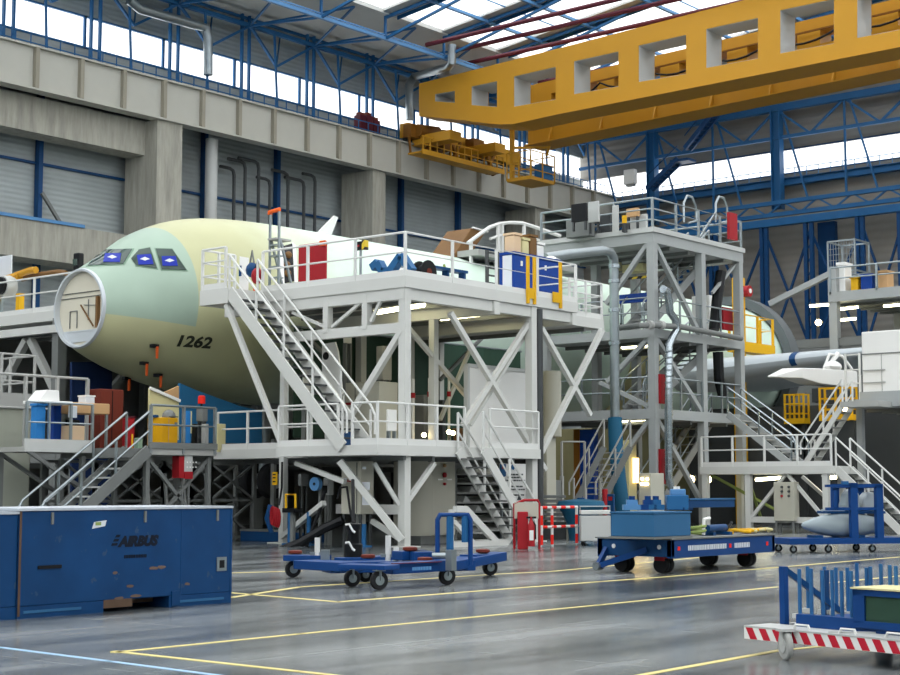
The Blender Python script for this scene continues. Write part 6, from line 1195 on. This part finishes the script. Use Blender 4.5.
d = ray(784.5, 622); t_ = ((V((v0.x, v0.y, 0))+cn*.4-EYE).dot(cn))/d.dot(cn); p = EYE+d*t_; s0 = (p-V((v0.x, v0.y, 0))).dot(cu)
d2 = ray(784.5, 566.5); zt2 = (EYE+d2*(((V((v0.x, v0.y, 0))+cn*.4-EYE).dot(cn))/d2.dot(cn))).z
qb(s0-.03, s0+.03, .37, .43, .2, zt2, 'end_post', 'blue_cart'); MB().bar(Q(s0, .42, zt2-.03), Q(s0+.2, .95, .36), .05, .05).build('end_brace', 'blue_deep', tc_); qb(s0-.03, s0+.03, .95, 1.01, .2, zt2-.05, 'end_post', 'blue_deep')
qb(1.62, 1.72, 1.0, 1.08, .2, zt2+.06, 'end_post', 'blue_cart'); MB().bar(Q(1.66, 1.04, zt2), Q(1.35, 1.05, .36), .05, .05).build('end_brace', 'blue_deep', tc_)
g0 = 1.02
qb(g0, L_, .25, .75, .30, .36, 'box_base', 'blue_cart'); qb(g0, g0+.12, .25, .75, .34, .62, 'box_side', 'blue_cart'); qb(g0, L_, .25, .29, .575, .63, 'box_rail', 'blue_cart'); qb(g0, L_, .7, .75, .34, .62, 'box_back', 'blue_cart'); qb(g0+.1, L_, .27, .285, .34, .6, 'box_window', 'green_dark'); qb(g0-.01, L_, .23, .77, .63, .645, 'box_top', 'cream')
q = Q(g0+.5, .5, .645); MB().obox(q+V((0, 0, .03)), cu*.1, cn*.08, (0, 0, .03)).build('latch', 'dark_steel', tc_)
# ---- grey pod on a blue stand
pt = thing('pod_stand', 'blue wheeled stand with two upright blue frames at the right edge', 'stand', PZ(850, 553))
a, b = PZ(790, 553.5, 0), PZ(910, 552, 0); pu = (b-a).normalized(); pn = V((-pu.y, pu.x, 0)); pn = pn if pn.dot(FH) > 0 else -pn
R_ = lambda s, q, z: V((a.x, a.y, 0))+pu*s+pn*q+V((0, 0, z)); LL = (b-a).length
def rb(s0, s1, q0, q1, z0, z1, nm, mt, par): return MB().hexa([R_(s0, q0, z0), R_(s1, q0, z0), R_(s1, q1, z0), R_(s0, q1, z0)], [R_(s0, q0, z1), R_(s1, q0, z1), R_(s1, q1, z1), R_(s0, q1, z1)]).build(nm, mt, par)
rb(0, LL, 0, .95, .2, .34, 'base', 'blue_cart', pt)
for s in (.15, 1.05, 2.2):
    for q in (.12, .85): caster(pt, R_(s, q, 0), .09, .05, pu*.3+pn, .22)
def pix(px, q=0): d = ray(px, 540); return (EYE+d*((a-EYE).dot(pn)/d.dot(pn))-a).dot(pu)
sA, sB = pix(855.5, 0), pix(881, 0)
for s in (sA, sB):
    rb(s-.09, s+.09, .0, .12, .34, 1.62 if s == sA else 1.58, 'upright', 'blue_cart', pt); rb(s-.09, s+.09, 0.85, 0.95, .34, 1.6, 'upright', 'blue_cart', pt); rb(s-.09, s+.09, 0, .95, 1.5, 1.6, 'top_beam', 'blue_cart', pt)
s0 = pix(828, 0); rb(s0, sB+.1, .02, .1, 1.52, 1.58, 'top_rail', 'blue_cart', pt); rb(s0, sB+.1, .02, .1, .98, 1.05, 'mid_rail', 'blue_cart', pt); rb(pix(837, 0)-.04, pix(837, 0)+.04, .02, .1, .98, 1.45, 'short_post', 'blue_cart', pt); rb(pix(847, 0)-.06, pix(847, 0)+.08, .0, .1, 1.58, 1.66, 'lug', 'blue_steel', pt)
for s in (.9, 2.0): rb(s-.1, s+.1, .25, .65, .34, .40, 'cradle', 'blue_deep', pt)
pod = thing('fairing_pod', 'smooth silver grey pointed fairing pod lying in the blue stand', 'fairing', R_(1.5, .45, .34))
sN = pix(811, 0); prof = [(0, .0), (.04, .06), (.15, .11), (.35, .18), (.6, .24), (.95, .28), (1.35, .28), (1.7, .24), (2.0, .17)]
o = MB().lathe(R_(sN, .45, .63), pu, prof, 24).build('shell', 'fairing_grey', pod, True)
fp = [(842, 514), (838, 511), (844, 507), (847, 495), (852, 488), (862, 488), (868, 494), (870, 505), (872, 514)]
def rq(px, py, q): d = ray(px, py); t_ = (R_(0, q, 0)-EYE).dot(pn)/d.dot(pn); return EYE+d*t_
fpod = thing('curved_fairing', 'pale curved fairing cap held on the upper rails of the blue stand', 'fairing', R_(sA, .6, 1.05))
MB().prism([rq(x, y, .45) for x, y in ((846, 511), (845, 505), (848, 494), (852, 489), (857, 489), (860, 495), (861, 511))], pn*.35).build('shell', 'fairing_grey', fpod, bevel=.05); MB().prism([rq(x, y, .5) for x, y in ((862, 511), (864, 497), (868, 492), (874, 492), (877, 500), (878, 511))], pn*.3).build('rear_shell', 'primer_grey', fpod, bevel=.05); MB().bar(rq(822, 511.5, .6), rq(846, 509, .6), .1, .1).build('spigot', 'primer_grey', fpod)
MB().bar(rq(822, 512.2, .6), rq(880, 512.2, .6), .5, .06).build('cross_board', 'blue_deep', fpod)
# ================================================================== LEFT STAIR PLATFORM below the nose
lp = thing('stair_platform', 'grey steel work platform below the nose with a wide stair going down to the left', 'platform', (25.5, 32, 0))
PZL = 2.52
MB().box(25.9, 31.5, PZL-.16, 28.2, 33.2, PZL).build('deck', 'deck_grey', lp); MB().box(25.88, 31.46, PZL, 28.22, 31.5, PZL+.16).build('toe_board', 'mid_grey', lp)
MB().box(22.9, 32.6, PZL-.12, 25.0, 34.2, PZL).build('deck', 'deck_grey', lp); MB().box(22.88, 32.56, PZL-.12, 25.0, 32.6, PZL+.2).build('toe_board', 'cabinet_grey', lp); MB().box(25.0, 31.6, PZL-.25, 25.9, 34, PZL).build('deck', 'mid_grey', lp)
rail(lp, [(25.95, 31.5, PZL), (28.15, 31.5, PZL)], 1.12, 1.15, toe=False, mat='galv', r=.036); rail(lp, [(22.95, 32.62, PZL), (24.95, 32.62, PZL)], 1.12, .75, toe=False, mat='galv', r=.03)
rail(lp, [(22.95, 34.1, PZL), (25.9, 34.1, PZL)], 1.9, 1.1, toe=False, mat='deck_grey', r=.04)
stair(lp, (25.9, 31.5, PZL-.05), (22.75, 31.5, .1), (0, .92, 0), 9, 'mid_grey', 'cabinet_grey', rmat='galv', hr=1.0, sw=.3, post_step=1.3)
for x, y in ((26.0, 31.7), (28.1, 31.7), (26.0, 33), (28.1, 33), (24.8, 32.8), (23.1, 33.9)): MB().box(x-.06, y-.06, 0, x+.06, y+.06, PZL-.2).build('leg', 'mid_grey', lp)
for a, b in (((23.0, 32.62, PZL-.1), (24.8, 32.8, 1.5)), ((23.0, 33.9, PZL-.1), (24.8, 33.9, 1.4)), ((26, 31.7, .3), (28.1, 31.7, 2.3)), ((26, 31.7, 2.3), (28.1, 31.7, .3))): MB().bar(a, b, .09).build('brace', 'mid_grey', lp)
def lx(name, label, cat, px0, px1, py0, py1, Y, dep, mt, z0=PZL, **k): return block(name, label, cat, 'Y', Y, px0, px1, py0, py1, dep, mt, z0, **k)
t, e = lx('blue_bin', 'tall blue bin with white boards on its lid at the left platform end', 'bin', 30, 46, 406, 440, 32.75, .7, 'blue_bin'); MB().box(e[0]-.03, e[1]-.03, e[5], e[3]+.03, e[4], e[5]+.06).build('lid', 'blue_bin', t)
t, e2 = lx('blue_bin', 'darker blue bin right behind the tall blue bin on the platform', 'bin', 47, 62, 406, 440, 33.3, .7, 'blue_panel'); MB().box(e2[0]-.03, e2[1]-.03, e2[5], e2[3]+.03, e2[4], e2[5]+.06).build('lid', 'blue_panel', t)
t = thing('white_board_slab', 'flat white board lying on the tall blue bin', 'board', ((e[0]+e[3])/2+.2, 33, e[5]+.06)); MB().box(e[0]+.02, 32.7, e[5]+.06, e[0]+1.05, 33.4, e[5]+.14).build('slab', 'white', t, bevel=.02)
t = thing('white_hood', 'white sloped hood on top of the flat white board', 'hood', (e[0]+.5, 33.1, e[5]+.14)); MB().prism([(e[0]+.1, 32.85, e[5]+.14), (e[0]+.75, 32.85, e[5]+.14), (e[0]+.72, 32.85, e[5]+.42), (e[0]+.35, 32.85, e[5]+.42)], (0, .5, 0)).build('shell', 'white', t, bevel=.02)
t, e = lx('work_bench', 'wooden work bench on the platform left of the stair head', 'bench', 54, 110, 404, 412, 32.9, .7, 'wood', legs='galv', body='bench_top')
t, e = lx('paper_box', 'light blue and white box on the wooden work bench', 'box', 78, 95, 397, 404, 33.0, .4, 'paper', z0=PY(80, 404, 33).z); MB().box(e[0]-.01, e[1]-.01, e[5], e[3]+.01, e[4]+.01, e[5]+.04).build('lid', 'white', t)
lx('notice_sheet', 'pale sheet hanging from the front of the wooden work bench', 'sheet', 68, 77.5, 406, 417.5, 32.85, .03, 'paper', z0=None)
lx('plywood_box', 'pale plywood box under the wooden work bench', 'box', 57, 85, 426, 440, 32.95, .6, 'plywood')
lx('black_case', 'black case on top of the pale plywood box', 'case', 65, 80, 420, 426, 33.05, .4, 'black', z0=PY(70, 426, 33).z)
t, e = lx('rust_cabinet', 'large rust red cabinet behind the work bench', 'cabinet', 86, 124, 390, 440, 33.7, .6, 'red_brown'); MB().box((e[0]+e[3])/2-.01, e[1]-.012, e[2]+.05, (e[0]+e[3])/2+.01, e[1], e[5]-.05).build('door_joint', 'black', t)
t, e = lx('red_box', 'bright red box at the stair head below the nose', 'box', 122, 135, 418, 434, 33.0, .4, 'red', z0=PZL); MB().box(e[0]-.02, e[1]-.02, e[5], e[3]+.02, e[4], e[5]+.04).build('lid', 'maroon', t)
lx('yellow_post', 'short yellow post beside the red box at the stair head', 'post', 131, 133.5, 434, 443, 32.0, .1, 'yellow'); lx('green_box', 'small grey green box beside the short yellow post', 'box', 133.5, 143, 438, 446, 32.4, .4, 'green_sheet')
t, e = lx('yellow_cabinet', 'bright yellow two door cabinet on the platform behind the railing', 'cabinet', 147, 178, 418, 440, 32.0, .6, 'yellow_box'); x = e[0]+(e[3]-e[0])*.42; MB().box(x-.008, e[1]-.01, e[2]+.02, x+.008, e[1], e[5]-.02).build('door_joint', 'wood', t); MB().box(x+.2, e[1]-.03, e[5]-.2, x+.28, e[1], e[5]-.12).build('lock', 'mid_grey', t)
zc_ = e[5]
t = thing('helmet', 'grey rounded helmet on top of the yellow cabinet', 'helmet', (PY(170, 417, 32.2).x, 32.25, zc_)); q = t.location; MB().lathe(q, (0, 0, 1), [(0, .17), (.03, .19), (.12, .17), (.2, .1), (.23, .0)], 16).build('shell', 'mid_grey', t, True); MB().obox(q+V((-.0, -.19, .03)), (.12, 0, 0), (0, .06, 0), (0, 0, .01)).build('brim', 'dark_steel', t)
lx('blue_pouch', 'small dark blue pouch on the left of the yellow cabinet top', 'pouch', 151, 159, 415, 418, 32.2, .2, 'blue_deep', z0=zc_)
t = thing('cream_panel', 'cream sloping panel behind the yellow cabinet', 'panel', (27, 33.0, PZL)); P_ = lambda x, y, Y=33.0: PY(x, y, Y)
MB().prism([P_(150, 440), P_(150, 388), P_(179, 401), P_(179, 440)], (0, .08, 0)).build('sheet', 'cream', t); MB().bar(P_(150, 388, 32.95), P_(180, 401, 32.95), .06, .08).build('edge', 'white', t)
t = thing('brown_wedge', 'brown wedge shaped board above the cream panel', 'board', (27.5, 33.2, PZL)); MB().prism([P_(163, 393, 33.2), P_(179, 386, 33.2), P_(179, 402, 33.2)], (0, .08, 0)).build('board', 'wood', t); MB().box(P_(178, 400, 33.2).x-.05, 33.2, PZL, P_(178, 400, 33.2).x, 33.28, P_(178, 400, 33.2).z).build('leg', 'wood', t)
t = thing('blue_screen', 'tall blue panel wall behind the platform under the fuselage', 'screen', (30, 34.4, 0)); P_ = lambda x, y: PY(x, y, 34.6)
MB().prism([P_(180, 443), P_(180, 383), P_(196, 390), P_(240, 406), P_(262, 411), P_(262, 443)], (0, .1, 0)).build('panel', 'blue_wall', t)
for x_ in (P_(182, 400).x, P_(276, 500).x): MB().box(x_, 34.7, 0, x_+.1, 34.85, 3).build('leg', 'mid_grey', t)
t, e = lx('blue_locker', 'narrow bright blue locker beside the yellow cabinet', 'locker', 181, 191, 411, 439, 32.1, .5, 'blue_bin'); MB().box(e[3]-.0, e[1]+.03, e[2]+.45, e[3]+.06, e[4]-.03, e[5]-.0).build('paper_pad', 'cream', t)
t, e = lx('meter_box', 'grey instrument box with a red lamp on top behind the platform rail', 'instrument', 196, 208, 408, 421, 32.0, .3, 'mid_grey', legs='dark_steel'); q = V(((e[0]+e[3])/2, 32.15, e[5])); MB().tube(q, q+V((0, 0, .12)), .03, 8).build('stem', 'black', t); MB().lathe(q+V((0, 0, .12)), (0, 0, 1), [(0, .1), (.2, .1), (.22, .06)], 14).build('red_lamp', 'red_bright', t, True)
lx('grey_unit', 'grey pump unit standing under the instrument box', 'pump', 201, 209, 424, 441, 31.9, .35, 'deck_grey'); lx('dark_unit', 'dark unit between the blue locker and the grey pump', 'machine', 191, 200, 424, 440, 32.4, .4, 'black')
lx('yellow_screen', 'cream yellow panel at the left end of the white lower deck', 'panel', 216, 226, 424, 441, 31.0+2.2, .06, 'cream', z0=PZL)
t, e = lx('red_grey_switchbox', 'grey switch box with red side and red base under the platform', 'switch box', 177, 193, 454, 478, 31.55, .3, 'cabinet_grey', z0=None)
MB().box(e[0]-.17, e[1]+.02, e[2]+.0, e[0], e[4], e[5]-.06).build('red_side', 'red', t); MB().box(e[0], e[1]-.01, e[2]-.02, e[3], e[1]+.02, e[2]+.17).build('red_base', 'red', t)
for i in range(4):
    for j in range(2): MB().tube((e[0]+.08+.1*i, e[1]-.02, e[5]-.22-.13*j), (e[0]+.08+.1*i, e[1], e[5]-.22-.13*j), .018, 8).build('switch', 'white', t)
for x in (e[0]+.03, e[3]-.03): MB().box(x-.02, e[1]+.1, 0, x+.02, e[1]+.16, e[2]).build('leg', 'mid_grey', t)
ts = thing('trestle_frame', 'dark lattice of crossed grey steel trestles under the nose platform', 'trestle', (28, 33.5, 0))
for i, (x0, x1) in enumerate(((24.6, 26.3), (26.3, 28.0), (28.0, 29.7), (29.7, 31.4))):
    for Y in (33.4, 34.2):
        for x in (x0, x1): MB().box(x-.05, Y-.05, 0, x+.05, Y+.05, 2.25).build('upright', 'mid_grey', ts)
        for z in (.1, 1.15, 2.2): MB().bar((x0, Y, z), (x1, Y, z), .07).build('rail', 'mid_grey', ts)
        for z in (.1, 1.15): MB().bar((x0, Y, z), (x1, Y, z+1.05), .06).build('diagonal', 'mid_grey', ts); MB().bar((x1, Y, z), (x0, Y, z+1.05), .06).build('diagonal', 'mid_grey', ts)
for i, (px, py) in enumerate(((148, 478), (166, 475), (184, 480), (207, 484))):
    q = PY(px, py, 33.0); t = thing('support_strut', ['leftmost', 'second', 'third', 'rightmost'][i]+' of four pale slanting struts under the nose platform', 'strut', (q.x, 33.0, 0), 'slanting struts'); MB().bar((q.x+.15, 33.0, .02), (q.x-.05, 33.0, 1.9), .07).build('pole', 'cabinet_grey', t); MB().box(q.x+.05, 32.9, 0, q.x+.25, 33.1, .03).build('foot', 'galv', t)
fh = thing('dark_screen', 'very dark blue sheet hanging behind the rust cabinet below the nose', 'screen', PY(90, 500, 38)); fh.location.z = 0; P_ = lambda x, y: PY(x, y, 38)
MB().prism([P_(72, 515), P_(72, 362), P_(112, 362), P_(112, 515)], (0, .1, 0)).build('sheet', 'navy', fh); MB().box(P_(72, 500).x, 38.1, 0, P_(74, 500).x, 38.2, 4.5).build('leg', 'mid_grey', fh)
# ================================================================== LAMPS
NM = []
def lamp_px(p, q, side, c, label, w=.14): f = PX if side == 'X' else PY; lamp(f(p[0], p[1], c), f(q[0], q[1], c), label, 'fluorescent lights', w)
lamp_px((375, 312.5), (424, 304.5), 'X', 32.5, 'fluorescent tube under the white upper deck left of the middle', .2)
lamp_px((441, 318.5), (489, 313), 'X', 35.6, 'fluorescent tube under the white upper deck right of the middle', .2)
lamp_px((598, 247.5), (634, 242.2), 'X', 46.6, 'long fluorescent tube under the tower top deck', .24)
for i, (a, b, c, lb) in enumerate((((600, 258.5), (611, 257), 49, 'small tube lamp behind the elbow pipe, upper one'), ((603, 266.5), (613, 265), 49, 'small tube lamp behind the elbow pipe, lower one'), ((618, 254), (631, 252), 49.5, 'tube lamp right of the elbow pipe under the tower top'), ((645, 252), (652, 251), 49.8, 'small tube lamp left of the tower corner column'), ((666, 254), (677, 252), 50.3, 'tube lamp right of the tower corner column'),
    ((627, 338), (652, 335.5), 46.0, 'tube lamp under the tower middle deck, nearer one'), ((622, 347), (651, 344.5), 47.6, 'tube lamp under the tower middle deck, farther one'), ((619, 421), (651, 418), 46.2, 'tube lamp under the tower bottom deck'), ((810, 306), (829, 304.5), 72.5, 'left tube lamp under the far high dock'), ((836, 309.5), (858, 307), 72.5, 'middle tube lamp under the far high dock'), ((866, 302), (880, 300.5), 72.8, 'right tube lamp under the far high dock'), ((884, 306), (902, 304.5), 72.8, 'rightmost tube lamp under the far high dock'), ((841, 320), (856, 318.5), 74, 'lower tube lamp under the far high dock'),
    ((853, 406), (878, 404.5), 54.2, 'long tube lamp under the white housing platform'), ((886, 405.5), (896, 405), 54.2, 'short tube lamp under the white housing platform'), ((756, 479.5), (780, 477.5), 50.2, 'tube lamp under the low right dock'), ((823, 478), (836, 477), 50.4, 'tube lamp at the right end under the low right dock'))):
    lamp_px(a, b, 'X', c, lb, .2)
for i, (px, py, c, lb) in enumerate(((818.5, 322.5, 70, 'round warm lamp on the column side below the far high dock'), (690.5, 479.5, 50, 'left small round lamp under the low right dock'), (707, 479.5, 50, 'right small round lamp under the low right dock'), (586, 356, 49, 'warm work lamp seen through the brace right of the white dock'), (845, 407, 52, 'bright round lamp above the yellow step'))):
    q = PX(px, py, c); t = thing('round_lamp', lb, 'lamp', q, 'round lamps'); MB().ball(q, .16, 10).build('bulb', 'bulb', t, True); MB().tube(q+V((.05, 0, 0)), q+V((.3, 0, .05)), .12, 10).build('housing', 'dark_steel', t)
# ================================================================== DAYLIGHT
wd = bpy.data.worlds.new('sky'); SC.world = wd; wd.use_nodes = True
bg = wd.node_tree.nodes['Background']; bg.inputs['Color'].default_value = (.955, .98, 1.0, 1); bg.inputs['Strength'].default_value = 2.2
SC.view_settings.view_transform = 'Standard'; SC.view_settings.look = 'None'; SC.view_settings.gamma = 1; SC.view_settings.use_curve_mapping = False
SC.view_settings.exposure = .42
SC.cycles.use_denoising = True
SC.cycles.max_bounces = 8; SC.cycles.diffuse_bounces = 2; SC.cycles.transparent_max_bounces = 12
